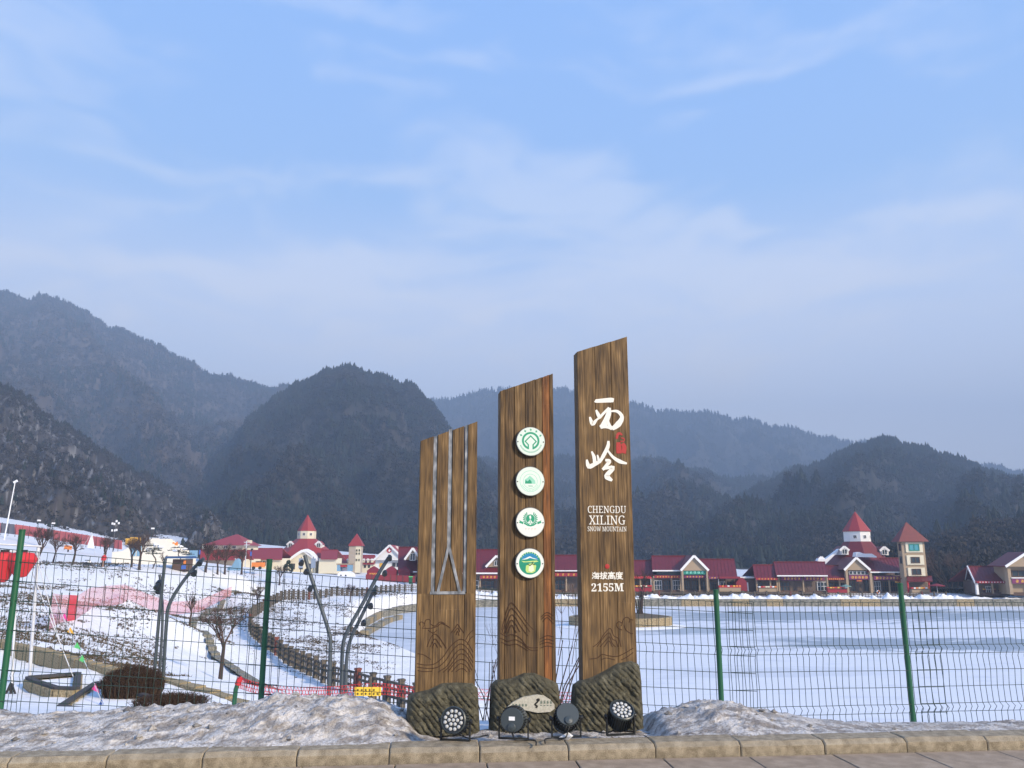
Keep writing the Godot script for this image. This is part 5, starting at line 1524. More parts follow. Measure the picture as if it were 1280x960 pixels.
# ---------- buildings ----------
var bz := 100.0
var bpy := 740.0
var bo := Vector3.ZERO
func house(called: String, label: String, category: String, px: float, py: float, z: float, group := "") -> Node3D:
	bz = z; bpy = py; bo = P(px, py, z)
	return thing(called, label, category, bo, 0.0, group)
func bx(px: float, dz := 0.0) -> float: return P(px, bpy, bz - dz).x - bo.x      # dz: how far in front of the house's base plane
func by(py: float, dz := 0.0) -> float: return P(640, py, bz - dz).y - bo.y
func wall(root: Node, x0: float, x1: float, y0: float, y1: float, z0: float, z1: float, m: Material, called := "wall") -> MeshInstance3D:
	var mb := MB.new()
	mb.span(Vector3(bx(x0, z1), by(y1, z1), z0), Vector3(bx(x1, z1), by(y0, z1), z1))
	return part(root, called, mb, m)
func roof(root: Node, x0: float, x1: float, pyr: float, pye: float, zr: float, ze: float, m: Material, skew_l := 0.0, skew_r := 0.0) -> MeshInstance3D:
	var mb := MB.new()
	# x0, x1 at the ridge; the eave may reach further by the skews
	var a := bx(x0, zr); var b := bx(x1, zr)
	var yr := by(pyr, zr); var ye := by(pye, ze)
	var sl := bx(x0 + skew_l, ze) - a; var sr := bx(x1 + skew_r, ze) - b
	mb.slab(Vector3(a + sl, ye, ze), Vector3(b + sr, ye, ze), Vector3(b, yr, zr), Vector3(a, yr, zr), 0.18)
	mb.slab(Vector3(b, yr, zr), Vector3(b + sr, ye, zr * 2 - ze), Vector3(a + sl, ye, zr * 2 - ze), Vector3(a, yr, zr), 0.18) if false else mb.slab(Vector3(b + sr, ye, zr * 2 - ze), Vector3(a + sl, ye, zr * 2 - ze), Vector3(a, yr, zr), Vector3(b, yr, zr), 0.18)
	var n := int((b - a) / 0.62)
	for k in range(0, n + 1):
		var t := float(k) / n
		mb.bar(Vector3(lerpf(a + sl, b + sr, t), ye + 0.02, ze), Vector3(lerpf(a, b, t), yr + 0.02, zr), 0.06, 0.09)
	mb.bar(Vector3(a, yr + 0.05, zr), Vector3(b, yr + 0.05, zr), 0.3, 0.12)
	return part(root, "roof", mb, m)
func fascia(root: Node, x0: float, x1: float, py: float, h: float, z: float, m: Material) -> void:
	var mb := MB.new()
	mb.span(Vector3(bx(x0, z), by(py, z), z - 0.05), Vector3(bx(x1, z), by(py - h, z), z + 0.12))
	part(root, "eave_board", mb, m)
func gable(root: Node, x0: float, x1: float, pyp: float, pye: float, zb: float, zf: float, m: Material, infill: Material, over := 0.5) -> void:
	# roof running towards the viewer, with a white verge and a filled gable end
	var a := bx(x0, zf); var b := bx(x1, zf); var c := (a + b) * 0.5
	var yp := by(pyp, zf); var ye := by(pye, zf)
	var mb := MB.new()
	mb.slab(Vector3(a, ye, zb), Vector3(a, ye, zf), Vector3(c, yp, zf), Vector3(c, yp, zb), 0.16)
	mb.slab(Vector3(c, yp, zb), Vector3(c, yp, zf), Vector3(b, ye, zf), Vector3(b, ye, zb), 0.16)
	var r := part(root, "gable_roof", mb, m)
	mb = MB.new()
	mb.bar(Vector3(a, ye - 0.1, zf + 0.06), Vector3(c, yp - 0.1, zf + 0.06), 0.12, 0.42)
	mb.bar(Vector3(c, yp - 0.1, zf + 0.065), Vector3(b, ye - 0.1, zf + 0.065), 0.12, 0.42)
	part(r, "verge_board", mb, M.trim)
	mb = MB.new()
	mb.prism(V2([a + 0.3, ye - 0.12, b - 0.3, ye - 0.12, c, yp - 0.25]), zf - over - 0.15, zf - over)
	part(root, "gable_wall", mb, infill)
func window(root: Node, px: float, py: float, w: float, h: float, z: float, fr: Material, gl: Material, cols := 2, rows := 1) -> void:
	# px, py centre and px sizes
	var k := K(bpy, bz)
	var c := Vector3(bx(px, z), by(py, z), z)
	var W := w * k; var H := h * k
	var t := clampf(W * 0.08, 0.05, 0.14)
	var mb := MB.new()
	mb.box(c + Vector3(0, H * 0.5 - t * 0.5, 0), Vector3(W, t, 0.14)); mb.box(c - Vector3(0, H * 0.5 - t * 0.5, 0), Vector3(W, t, 0.14))
	for s in [-1, 1]: mb.box(c + Vector3(s * (W * 0.5 - t * 0.5), 0, 0), Vector3(t, H - t * 2, 0.139))
	for q in range(1, cols): mb.box(c + Vector3(-W * 0.5 + W * q / cols, 0, 0), Vector3(t * 0.8, H - t * 2, 0.12))
	for q in range(1, rows): mb.box(c + Vector3(0, -H * 0.5 + H * q / rows, 0.003), Vector3(W - t * 2, t * 0.8, 0.11))
	var o := part(root, "window", mb, fr)
	mb = MB.new()
	mb.box(c - Vector3(0, 0, 0.03), Vector3(W - t, H - t, 0.04))
	part(o, "pane", mb, gl)
func banner(root: Node, x0: float, x1: float, y0: float, y1: float, z: float, m: Material, ink: Material, n: int, sd: int) -> void:
	var b := wall(root, x0, x1, y0, y1, z - 0.06, z, m, "banner")
	var k := K(bpy, bz)
	var H := (y1 - y0) * k * 0.62
	var r := RandomNumberGenerator.new(); r.seed = sd
	var mb := MB.new()
	for i in n:                     # characters as groups of strokes
		var cx := bx(lerpf(x0, x1, (i + 1.0) / (n + 1.0)), z); var cy := by((y0 + y1) * 0.5, z)
		var q := 0
		for s in [[0, 0.36, 0.8, 0.14], [0, 0.0, 0.9, 0.13], [0, -0.36, 0.7, 0.13], [r.randf_range(-0.2, 0.2), 0, 0.14, 0.9], [-0.3, -0.2, 0.13, 0.45], [0.3, r.randf_range(-0.1, 0.2), 0.13, 0.5]]:
			mb.box(Vector3(cx + s[0] * H, cy + s[1] * H, z + 0.012 + 0.003 * q), Vector3(s[2] * H, s[3] * H, 0.02))
			q += 1
	part(b, "lettering", mb, ink)
func shopfront(root: Node, x0: float, x1: float, ytop: float, ybot: float, bays: int, sd: int, post := true) -> void:
	# a recessed glazed front: back wall, panes with mullions, tan posts, plinth
	wall(root, x0 + 0.3, x1 - 0.3, ytop - 4, ybot, -3.0, -1.2, M.inside, "recess_wall")
	var r := RandomNumberGenerator.new(); r.seed = sd
	for i in bays:
		var a := lerpf(x0, x1, (i + 0.08) / bays); var b := lerpf(x0, x1, (i + 0.92) / bays)
		if r.randf() < 0.33:
			wall(root, a + (b - a) * 0.25, b - (b - a) * 0.25, ytop + 3, ybot, -1.2, -1.12, M.door, "door")
		else:
			window(root, (a + b) * 0.5, (ytop + ybot) * 0.5 + 1, b - a, (ybot - ytop) * 0.72, -1.1, M.silver if r.randf() < 0.4 else M.brownwall, M.glass, 3, 2)
	if post:
		for i in bays + 1:
			var px := lerpf(x0 + 0.7, x1 - 0.7, float(i) / bays)
			if i == 0 or i == bays or i % 2 == 0: wall(root, px - 0.8, px + 0.8, ytop - 2, ybot, -0.35, 0.0, M.tan, "post")
	wall(root, x0, x1, ybot - 1.6, ybot + 2.5, -1.0, -0.6, M.brownwall, "plinth")
var oct_turn := 0.0
func bpoly(a: Array, dz: float) -> PackedVector2Array:
	var o := PackedVector2Array()
	for i in range(0, a.size(), 2): o.append(Vector2(bx(a[i], dz), by(a[i + 1], dz)))
	return o
func oct_window(root: Node, o: Vector3, ang: float, apo: float, y: float, w: float, h: float) -> void:
	var tf := Transform3D(Basis(Vector3.UP, ang), o + Vector3(0, y, 0)) * Transform3D(Basis.IDENTITY, Vector3(0, 0, apo))
	var mb := MB.new()
	mb.xf = tf
	for s in [-1, 1]:
		mb.box(Vector3(s * w * 0.46, 0, 0.03), Vector3(w * 0.1, h, 0.12)); mb.box(Vector3(0, s * h * 0.46, 0.03), Vector3(w * 0.82, h * 0.09, 0.119))
	mb.box(Vector3(0, 0, 0.03), Vector3(w * 0.07, h * 0.84, 0.1))
	var f := part(root, "window", mb, M.trim)
	mb = MB.new(); mb.xf = tf
	mb.box(Vector3(0, 0, 0.0), Vector3(w * 0.86, h * 0.86, 0.06))
	part(f, "pane", mb, M.dark)
func eight(mb: MB, prof: Array, o: Vector3) -> void:
	mb.xf = Transform3D(Basis(Vector3.UP, PI / 8 + oct_turn), o)
	mb.lathe(prof, 8, false)
	mb.xf = Transform3D.IDENTITY

func right_row() -> void:
	var G1 := "red roofed lakeside shops"
	# shops hidden in part by the sign
	var h := house("lakeside_shop", "red roofed chalet with a white gable dormer between the shortest and middle posts", "shop", 575, 739, 160, G1)
	roof(h, 522, 640, 687, 717, -6, 0.8, M.roof)
	wall(h, 524, 638, 716, 742, -9, -3, M.brownwall)
	shopfront(h, 560, 640, 722, 739, 4, 3)
	fascia(h, 522, 640, 717.5, 1.8, 0.8, M.trim)
	gable(h, 607, 634, 694, 708, -4.5, 0.0, M.roof, M.tan)
	window(h, 620.5, 704, 6, 6, -0.35, M.trim, M.glass)
	banner(h, 600, 632, 719, 723.5, 0.55, M.banner_red, M.yellow, 6, 1)
	h = house("lakeside_shop", "red roofed chalet with two white edged gables beside the shortest post", "shop", 512, 727, 168, G1)
	roof(h, 497, 548, 684, 716, -6, 0.8, M.roof)
	wall(h, 499, 546, 712, 729, -9, -2, M.brownwall)
	gable(h, 505, 525, 684.5, 699, -5, 1.2, M.roof, M.tan)
	window(h, 515, 696, 7, 9, 0.85, M.trim, M.glass)
	fascia(h, 516, 548, 715.5, 1.5, 0.9, M.trim)
	banner(h, 518, 546, 717.5, 721, 0.7, M.banner_red, M.yellow, 5, 4)
	h = house("lakeside_shop", "plain red roofed shop seen between the middle and tallest posts", "shop", 690, 739, 157, G1)
	roof(h, 642, 742, 694, 714, -5, 0.8, M.roof)
	wall(h, 644, 740, 714, 742, -8, -3, M.brownwall)
	shopfront(h, 643, 741, 721, 739, 6, 5)
	fascia(h, 642, 742, 714.2, 1.4, 0.8, M.trim)
	banner(h, 650, 738, 716, 720.5, 0.6, M.banner_red, M.yellow, 12, 2)
	h = house("lakeside_shop", "low red roofed shop right beside the tallest post", "shop", 780, 739, 156, G1)
	roof(h, 742, 817, 700.5, 719, -4, 0.8, M.roof)
	wall(h, 743, 816, 718, 742, -7, -3, M.brownwall)
	shopfront(h, 743, 816, 723, 739, 5, 8)
	banner(h, 748, 814, 719.3, 722, 0.7, M.banner_red, M.yellow, 10, 3)
	h = house("lakeside_shop", "red roofed shop with a tan gabled porch and teal sign", "shop", 869, 739, 155, G1)
	roof(h, 816, 872, 695, 713, -4.5, 0.6, M.roof, 0.4, 0)
	roof(h, 872, 920, 699, 721.5, -4.2, 1.4, M.roof, 0, 2.6)
	wall(h, 817, 921, 712, 742, -8, -3, M.brownwall)
	shopfront(h, 817, 852, 722, 739, 3, 9)
	shopfront(h, 886, 920, 724, 739, 3, 10)
	shopfront(h, 853, 886, 722, 739, 3, 14)
	fascia(h, 816.5, 853, 714.2, 1.6, 0.65, M.trim)
	wall(h, 822, 852, 714.3, 719, -1.4, -1.0, M.glass, "upper_glazing")
	gable(h, 852, 887, 694, 712.5, -4.5, 2.2, M.roof, M.tan, 0.3)
	wall(h, 854, 885, 712.5, 718.2, 1.0, 1.6, M.teal, "sign_board")
	banner(h, 855, 884, 713.0, 718.0, 1.68, M.teal, M.mint, 5, 5)
	wall(h, 853, 855.2, 713, 740, 1.0, 1.9, M.tan, "post"); wall(h, 884, 886, 713, 740, 1.0, 1.9, M.tan, "post")
	banner(h, 819, 851, 719.3, 722.6, 0.7, M.banner_red, M.yellow, 8, 6)
	banner(h, 856, 883, 719.2, 722.4, 1.4, M.banner, M.yellow, 6, 7)
	banner(h, 887, 921, 720.8, 723.8, 1.5, M.banner, M.yellow, 8, 8)
	h = house("low_kiosk", "low white topped kiosk between the red tent and the double roofed shop", "kiosk", 936, 739, 157)
	wall(h, 926, 944, 723, 742, -3, 0, M.brownwall)
	wall(h, 930, 936, 728, 739, 0.0, 0.08, M.white, "door")
	wall(h, 924, 945, 721, 722.8, -3.2, 0.4, M.trim, "flat_roof")
	h = house("red_tent", "small dark red tent at the right end of the shop with the teal sign", "tent", 928, 739, 153.5)
	var mb := MB.new()
	mb.prism(V2([bx(920.5), 0, bx(934.5), 0, bx(934), by(727), bx(930), by(722.5), bx(924.5), by(723), bx(921), by(728)]), -2.2, 0)
	part(h, "canvas", mb, M.maroon)
	h = house("lakeside_shop", "double roofed red shop with white eave board, left of the octagonal towered hall", "shop", 990, 740, 155, G1)
	roof(h, 943, 970, 706, 722.3, -3.5, 0.9, M.roof, 1.4, 2)
	roof(h, 969.5, 1034, 702.5, 719, -4.2, 1.3, M.roof, 2.4, 2)
	wall(h, 945, 1035, 720, 743, -7, -3, M.brownwall)
	fascia(h, 972.5, 1036, 720.5, 1.5, 1.3, M.trim)
	shopfront(h, 946, 973, 725, 740, 3, 11)
	shopfront(h, 974, 1036, 724, 740, 4, 12)
	banner(h, 946, 973, 722.2, 725, 0.95, M.banner_red, M.yellow, 6, 9)
	banner(h, 978, 1004, 720.9, 725.5, 0.4, M.banner, M.yellow, 5, 10)
	banner(h, 1006, 1032, 720.9, 725.5, 0.4, M.banner, M.yellow, 5, 11)
	# octagonal hall
	h = house("octagonal_hall", "cream and red octagonal hall with pointed cupola, right of the lake", "hall", 1078, 741, 160)
	var k := K(741, 160)
	oct_turn = deg_to_rad(13.0)
	var oc := Vector3(bx(1077.5, -9), 0, -9)
	mb = MB.new()
	eight(mb, [Vector2(18.4 * k, by(664.5, oc.z)), Vector2(18.4 * k, by(663.8, oc.z)), Vector2(0, by(639, oc.z))], oc)
	var cr := part(h, "cupola_roof", mb, M.roof2)
	mb = MB.new()
	mb.tube([oc + Vector3(0, by(640, oc.z), 0), oc + Vector3(0, by(633, oc.z), 0)], [0.07, 0.03], 6)
	part(cr, "finial", mb, M.dark)
	mb = MB.new()
	eight(mb, [Vector2(17.1 * k, by(679, oc.z)), Vector2(17.1 * k, by(664.5, oc.z))], oc)
	part(h, "cupola_wall", mb, M.wallwhite)
	for q in [13.0, -32.0, 58.0]: oct_window(h, oc, deg_to_rad(q), 16.2 * k * 1.056 * cos(PI / 8), by(671.3, oc.z), 4.6 * k, 4.8 * k)
	mb = MB.new()
	eight(mb, [Vector2(47 * k, by(708, oc.z)), Vector2(34 * k, by(697, oc.z)), Vector2(17.5 * k, by(677, oc.z))], oc)
	part(h, "main_roof", mb, M.roof)
	mb = MB.new()
	eight(mb, [Vector2(43 * k, by(743, oc.z)), Vector2(43 * k, by(706, oc.z))], oc)
	part(h, "wall", mb, M.brownwall)
	for q in [[1060, 689, -1], [1110.5, 689.5, 1]]:
		gable(h, q[0] - 6, q[0] + 6, q[1] - 6.5, q[1] - 1.5, -9, 14.5 * k - 9 + 1.5, M.roof, M.wallwhite, 0.1)
		wall(h, q[0] - 5, q[0] + 5, q[1] - 1.5, q[1] + 4.5, -9, 14.5 * k - 9 + 1.35, M.wallwhite, "dormer_wall")
		window(h, q[0], q[1] + 0.5, 7, 6.6, 14.5 * k - 9 + 1.5, M.trim, M.glass)
	mb = MB.new()              # snow left on the roof
	mb.prism(bpoly([1073.5, 696, 1075, 690.5, 1079, 690, 1084, 692, 1094, 692, 1100, 695.5, 1100, 697], -2.0), -3.6, -2.0)
	part(h, "roof_snow", mb, M.clean_snow)
	mb = MB.new()
	mb.prism(bpoly([1025, 701, 1026.5, 698, 1035, 699, 1044, 693, 1053.5, 686, 1053, 688.5, 1034, 706], -6.0), -7.2, -6.0)
	part(h, "roof_snow", mb, M.clean_snow)
	gable(h, 1024, 1036, 695.5, 701, -8, -6.5, M.roof, M.wallwhite, 0.1)
	gable(h, 1057.5, 1090.5, 696.5, 712, -5, 1.2, M.roof, M.tan, 0.3)
	wall(h, 1059, 1062, 712, 742, 0.3, 1.0, M.tan, "post"); wall(h, 1089, 1092, 713, 742, 0.3, 1.0, M.tan, "post")
	roof(h, 1080, 1128, 697.5, 714.3, -4.5, 1.0, M.roof, 6, 6)
	fascia(h, 1090, 1134, 716, 1.5, 1.0, M.trim)
	roof(h, 1034, 1060, 707, 722.5, -3.5, 0.6, M.roof, 0, 0)
	shopfront(h, 1035, 1059, 725, 741, 3, 21)
	shopfront(h, 1062, 1089, 722, 741, 3, 22, false)
	shopfront(h, 1092, 1134, 723, 741, 4, 23)
	for q in 5: window(h, 1065.5 + q * 5, 716, 4.6, 4, 0.45, M.trim, M.glass, 1)
	banner(h, 1063, 1089, 718.8, 724.3, 0.8, M.banner, M.yellow, 5, 12)
	banner(h, 1094, 1132, 720, 725, 0.8, M.banner, M.yellow, 8, 13)
	banner(h, 1072, 1079, 724.8, 727, 0.9, M.banner_red, M.yellow, 3, 14)
	banner(h, 1120.5, 1130, 725.6, 728.5, 0.95, M.yellow, M.banner_red, 4, 15)
	banner(h, 1036, 1058, 722.4, 725, 0.75, M.banner_red, M.yellow, 8, 16)
	# square tower
	h = house("square_tower", "cream square tower with a pointed red roof right of the octagonal hall", "tower", 1144, 741, 156)
	k = K(741, 156)
	var tx0 := 1134.5; var tx1 := 1162.5
	var td := 13.0 * k
	mb = MB.new()
	mb.span(Vector3(bx(tx0) - 1.0 * k, by(742), -td), Vector3(bx(tx1), by(677), -0.25))
	part(h, "tower_core", mb, M.tan)
	mb = MB.new()
	var pk := Vector3(bx(1141.5, -td * 0.5), by(652), -td * 0.5)
	var e0 := Vector3(bx(tx0) - 1.0, by(677), 0.6); var e1 := Vector3(bx(tx1) + 0.6, by(677), 0.6); var e2 := Vector3(bx(tx1) + 0.6, by(677), -td - 0.6); var e3 := Vector3(bx(tx0) - 1.0, by(677), -td - 0.6)
	mb.tri(e0, e1, pk); mb.tri(e1, e2, pk); mb.tri(e2, e3, pk); mb.tri(e3, e0, pk); mb.quad(e3, e2, e1, e0)
	part(h, "tower_roof", mb, M.roof)
	for q in [[678, 690.5, 8.6, 13.0], [694, 706, 7.8, 11.0], [709.5, 720, 7.8, 11.5]]:
		wall(h, tx0 + 3.4, tx1 - 3.2, q[0], q[1], -0.25, -0.05, M.cream, "wall_panel")
		window(h, (tx0 + tx1) * 0.5, (q[0] + q[1]) * 0.5, q[3], q[2], 0.0, M.teal if q[0] < 680 else M.brownwall, M.glass_teal if q[0] < 680 else M.glass, 2)
	for q in [683, 699]:
		mb = MB.new()
		mb.box(Vector3(bx(tx0) - 1.0 * k - 0.02, by(q + 1), -td * 0.5), Vector3(0.08, 9 * k, td * 0.4))
		part(h, "side_window", mb, M.glass)
	roof(h, tx0 + 1, tx1 + 4, 720.5, 726, -0.4, 2.2, M.roof, 0.5, 1)
	wall(h, tx0 + 3, tx1 - 2, 728, 741, -0.24, -0.1, M.inside, "shop_opening")
	wall(h, tx0 + 1, tx0 + 2.5, 726, 741, 1.6, 1.9, M.red, "post"); wall(h, tx1 - 0.5, tx1 + 1, 726, 741, 1.6, 1.9, M.red, "post")
	# far right
	h = house("lakeside_shop", "small red roofed shop with an open gable end, far right", "shop", 1238, 742, 152, G1)
	roof(h, 1213, 1254, 708, 728, -3.6, 1.0, M.roof, 7, 8)
	gable_end(h)
	wall(h, 1222, 1262, 726, 743, -7, -2.5, M.brownwall)
	shopfront(h, 1222, 1262, 730, 742, 4, 31)
	banner(h, 1223, 1260, 726.5, 729, 1.1, M.banner_red, M.trim, 9, 17)
	h = house("two_storey_shop", "two storey tan shop with a white gable cut by the right edge", "shop", 1285, 742, 149)
	wall(h, 1263, 1318, 706, 743, -5, -0.8, M.tan)
	gable(h, 1261, 1319, 690, 707.5, -4.5, 1.2, M.roof, M.tan, 0.5)
	wall(h, 1263, 1267, 707, 743, -0.8, 0.2, M.tan, "post"); wall(h, 1292, 1296, 707, 743, -0.8, 0.2, M.tan, "post")
	window(h, 1280, 717, 25, 8, -0.7, M.brownwall, M.glass, 3)
	window(h, 1310, 717, 25, 8, -0.7, M.brownwall, M.glass, 3)
	wall(h, 1267, 1325, 721.8, 723, -0.7, 0.4, M.trim, "balcony_rail")
	banner(h, 1267, 1325, 723.3, 729.5, 0.3, M.banner, M.yellow, 8, 18)
	shopfront(h, 1267, 1325, 731, 742, 4, 32, false)
	# market stalls and parasols on the promenade
	var sd := 0
	for q in [["market_stall", "fruit stall with orange and red goods left of the double roofed shop's doors", 959, 739], ["market_stall", "stall with white and orange goods under the left wing of the octagonal hall", 1046, 740], ["market_stall", "stall with white goods under the square tower", 1150, 740.5], ["market_stall", "stall with red goods before the open gabled shop", 1236, 742], ["market_stall", "red counter stall at the right end of the shop with the teal sign", 912, 738], ["market_stall", "stall with a red canopy beside the tallest post", 803, 738]]:
		stall(q[0], q[1], q[2], q[3], sd); sd += 1
	parasol("dark red parasol right of the square tower", 1172, 741, 152.5, 10.0, M.maroon, 9.5)
	parasol("pale green parasol before the octagonal hall's left wing", 1058, 741, 153.5, 9.0, mat(0.16, 0.28, 0.24, 0.8), 6.5)
	# lifebuoy on the railing
	h = house("lifebuoy", "orange and white lifebuoy on the promenade railing below the octagonal hall", "lifebuoy", 1097.5, 740, 152.4)
	for s in 4:
		mb = MB.new()
		var ring := []
		for q in 6:
			var a := TAU * (s + q / 5.0) / 4.0
			ring.append(Vector3(cos(a) * 0.26, sin(a) * 0.26, 0.1))
		mb.tube(ring, [0.07], 8)
		part(h, "float_segment", mb, M.orange if s % 2 == 0 else M.white)
func gable_end(h: Node3D) -> void:
	var mb := MB.new()
	var a := Vector3(bx(1207.5, -8.2), by(727, -8.2), -8.2); var p := Vector3(bx(1213, -3.6), by(708, -3.6), -3.6); var b := Vector3(bx(1220, 1.1), by(728, 1.1), 1.1)
	mb.bar(a, p, 0.16, 0.4); mb.bar(p, b, 0.165, 0.4)
	part(h, "verge_board", mb, M.trim)
	mb = MB.new()
	mb.span(Vector3(bx(1220) - 0.2, by(743), 0.3), Vector3(bx(1220) + 0.2, by(727), 0.7))
	part(h, "post", mb, M.trim)
	mb = MB.new()
	mb.span(Vector3(bx(1212, -6.7) - 0.2, by(743), -6.7), Vector3(bx(1212, -6.7) + 0.2, by(726), -6.3))
	part(h, "post", mb, M.trim)
func stall(called: String, label: String, px: float, py: float, sd: int) -> void:
	var h := house(called, label, "stall", px, py, 153.6, "market stalls on the promenade")
	var r := RandomNumberGenerator.new(); r.seed = 90 + sd
	var w := 1.6 + r.randf() * 0.5
	var mb := MB.new()
	mb.span(Vector3(-w, 0.55, -0.5), Vector3(w, 0.68, 0.5))
	part(h, "counter", mb, M.brownwall if sd != 4 else M.red)
	mb = MB.new()
	mb.span(Vector3(-w + 0.05, -0.2, -0.4), Vector3(w - 0.05, 0.55, 0.4))
	part(h, "front_board", mb, M.banner_red if sd % 2 else M.tan)
	for i in 8:
		mb = MB.new()
		var x := -w + 0.2 + (w * 2 - 0.4) * i / 7.0
		mb.box(Vector3(x, 0.68 + 0.11, 0.1), Vector3(0.36, 0.22 + 0.01 * i, 0.7))
		part(h, "goods_box", mb, [M.orange, M.red, M.white, M.yellow, M.cream, M.red_panel][r.randi() % 6])
	if sd in [4, 5]:
		mb = MB.new()
		mb.prism(V2([-w, 2.15, w, 2.15, w * 0.9, 2.5, -w * 0.9, 2.5]), -0.7, 0.7)
		part(h, "canopy", mb, M.red if sd == 5 else M.maroon)
		for s in [-1, 1]:
			mb = MB.new()
			mb.span(Vector3(s * (w - 0.1) - 0.05, 0.68, -0.1), Vector3(s * (w - 0.1) + 0.05, 2.15, 0.0))
			part(h, "post", mb, M.silver)
func parasol(label: String, px: float, py: float, z: float, hp: float, m: Material, half: float) -> void:
	var h := house("parasol", label, "parasol", px, py, z, "parasols on the promenade")
	var k := K(py, z)
	var mb := MB.new()
	mb.lathe([Vector2(half * k, hp * k * 0.82), Vector2(half * k, hp * k * 0.88), Vector2(0.1, hp * k * 1.12), Vector2(0, hp * k * 1.13)], 12, false)
	part(h, "canopy", mb, m)
	mb = MB.new()
	mb.tube([Vector3(0, -0.2, 0), Vector3(0, hp * k, 0)], [0.05], 6)
	part(h, "pole", mb, M.silver)

func left_village() -> void:
	# hall with a hip roof
	var h := house("hip_roofed_hall", "red hip roofed hall with a cream window band, behind the bare trees on the left", "hall", 278, 707, 190)
	var k := K(707, 190)
	wall(h, 250, 304, 699, 714, -14, -1, M.cream)
	wall(h, 251, 303, 680.5, 687, -13, -2, M.cream, "window_band")
	var mb := MB.new()
	var e := [Vector3(bx(249), by(681.5), -0.5), Vector3(bx(305), by(681.5), -0.5), Vector3(bx(303), by(681.5), -14), Vector3(bx(251), by(681.5), -14)]
	var p0 := Vector3(bx(279), by(667), -7.2); var p1 := Vector3(bx(282), by(667), -7.2)
	mb.quad(e[0], e[1], p1, p0); mb.tri(e[1], e[2], p1); mb.quad(e[2], e[3], p0, p1); mb.tri(e[3], e[0], p0); mb.quad(e[3], e[2], e[1], e[0])
	part(h, "roof", mb, M.roof2)
	roof(h, 249, 306, 686.5, 699.5, -2.2, 1.0, M.roof2)
	for q in [256, 268, 280.5, 291]: window(h, q, 683.8, 5, 3.4, -1.95, M.trim, M.dark)
	mb = MB.new()
	mb.span(Vector3(bx(295), by(681), -8), Vector3(bx(299.5), by(674.5), -6.5))
	part(h, "chimney", mb, M.cream)
	h = house("long_wing", "long low red roofed wing between the hip roofed hall and the octagonal hall", "building", 330, 710, 205)
	roof(h, 305, 352, 685.5, 699, -5, 0.8, M.roof2)
	wall(h, 306, 352, 698, 716, -8, 0, M.cream)
	for q in [314, 322, 330, 338]: window(h, q, 704.5, 4, 5, 0.03, M.brownwall, M.glass)
	# octagonal hall on the left
	h = house("octagonal_hall", "cream octagonal hall with red pointed cupola, left of the sign", "hall", 381, 716, 215)
	k = K(716, 215)
	oct_turn = deg_to_rad(-4.0)
	var oc := Vector3(bx(381, -8), 0, -8)
	mb = MB.new()
	eight(mb, [Vector2(12.2 * k, by(664, oc.z)), Vector2(12.2 * k, by(663.3, oc.z)), Vector2(0, by(643, oc.z))], oc)
	part(h, "cupola_roof", mb, M.roof2)
	mb = MB.new()
	eight(mb, [Vector2(12.0 * k, by(675, oc.z)), Vector2(12.0 * k, by(664, oc.z))], oc)
	part(h, "cupola_wall", mb, M.cream)
	for q in [-4.0, -49.0, 41.0]: oct_window(h, oc, deg_to_rad(q), 12.0 * k * cos(PI / 8), by(668.0, oc.z), 3.6 * k, 3.8 * k)
	mb = MB.new()
	eight(mb, [Vector2(45 * k, by(700, oc.z)), Vector2(30 * k, by(687, oc.z)), Vector2(12.8 * k, by(673.5, oc.z))], oc)
	part(h, "main_roof", mb, M.roof2)
	mb = MB.new()
	eight(mb, [Vector2(41 * k, by(720, oc.z)), Vector2(41 * k, by(699, oc.z))], oc)
	part(h, "wall", mb, M.cream)
	for q in [361, 396.5]:
		gable(h, q - 4.6, q + 4.6, 676.2, 680.5, -8, 11.5 * k - 8 + 1, M.roof2, M.wallwhite, 0.1)
		wall(h, q - 3.9, q + 3.9, 680.5, 685, -8, 11.5 * k - 8 + 0.85, M.wallwhite, "dormer_wall")
		window(h, q, 681.5, 5, 5.5, 11.5 * k - 8 + 1.0, M.trim, M.glass)
	var fz := 44 * k - 8
	wall(h, 361, 394, 700, 717, -2, fz, M.cream, "porch_wall")
	gable(h, 359, 396, 688, 701, -4, fz + 0.6, M.roof2, M.cream, 0.5)
	mb = MB.new()
	mb.prism(bpoly([358.5, 700.5, 364, 695, 370, 690.5, 375, 687.5, 381, 686, 388, 689.5, 393, 695, 397, 701, 392, 698, 386, 692.5, 381, 689.5, 376, 690.5, 368, 695], fz + 0.9), fz - 1.5, fz + 0.9)
	part(h, "roof_snow", mb, M.clean_snow)
	mb = MB.new()
	mb.prism(bpoly([338, 696, 343, 691, 349, 688, 354, 688.5, 354, 690, 347, 691, 341, 695], fz - 2.0), fz - 3.5, fz - 2.0)
	part(h, "roof_snow", mb, M.clean_snow)
	for q in [366, 376, 387]: window(h, q, 708, 4.5, 7, fz + 0.02, M.brownwall, M.glass)
	for q in [350, 400, 408, 415]: window(h, q, 707, 3.8, 6, 36 * k - 8, M.brownwall, M.glass)
	roof(h, 400, 421, 687.5, 698.5, -2, 3.4, M.roof2)
	wall(h, 398, 420, 698, 717, -4, 2.6, M.cream, "side_wing")
	# slim tower and its long house
	h = house("slim_tower", "slim stone tower with pointed red roof between octagonal hall and white chalet", "tower", 443, 714, 225)
	k = K(714, 225)
	mb = MB.new()
	mb.span(Vector3(bx(435), by(716), -15 * k), Vector3(bx(450), by(682), 0))
	part(h, "tower_wall", mb, mat(0.42, 0.36, 0.29, 0.85))
	mb = MB.new()
	mb.xf = Transform3D(Basis(Vector3.UP, PI / 4), Vector3(bx(443), 0, -7.5 * k))
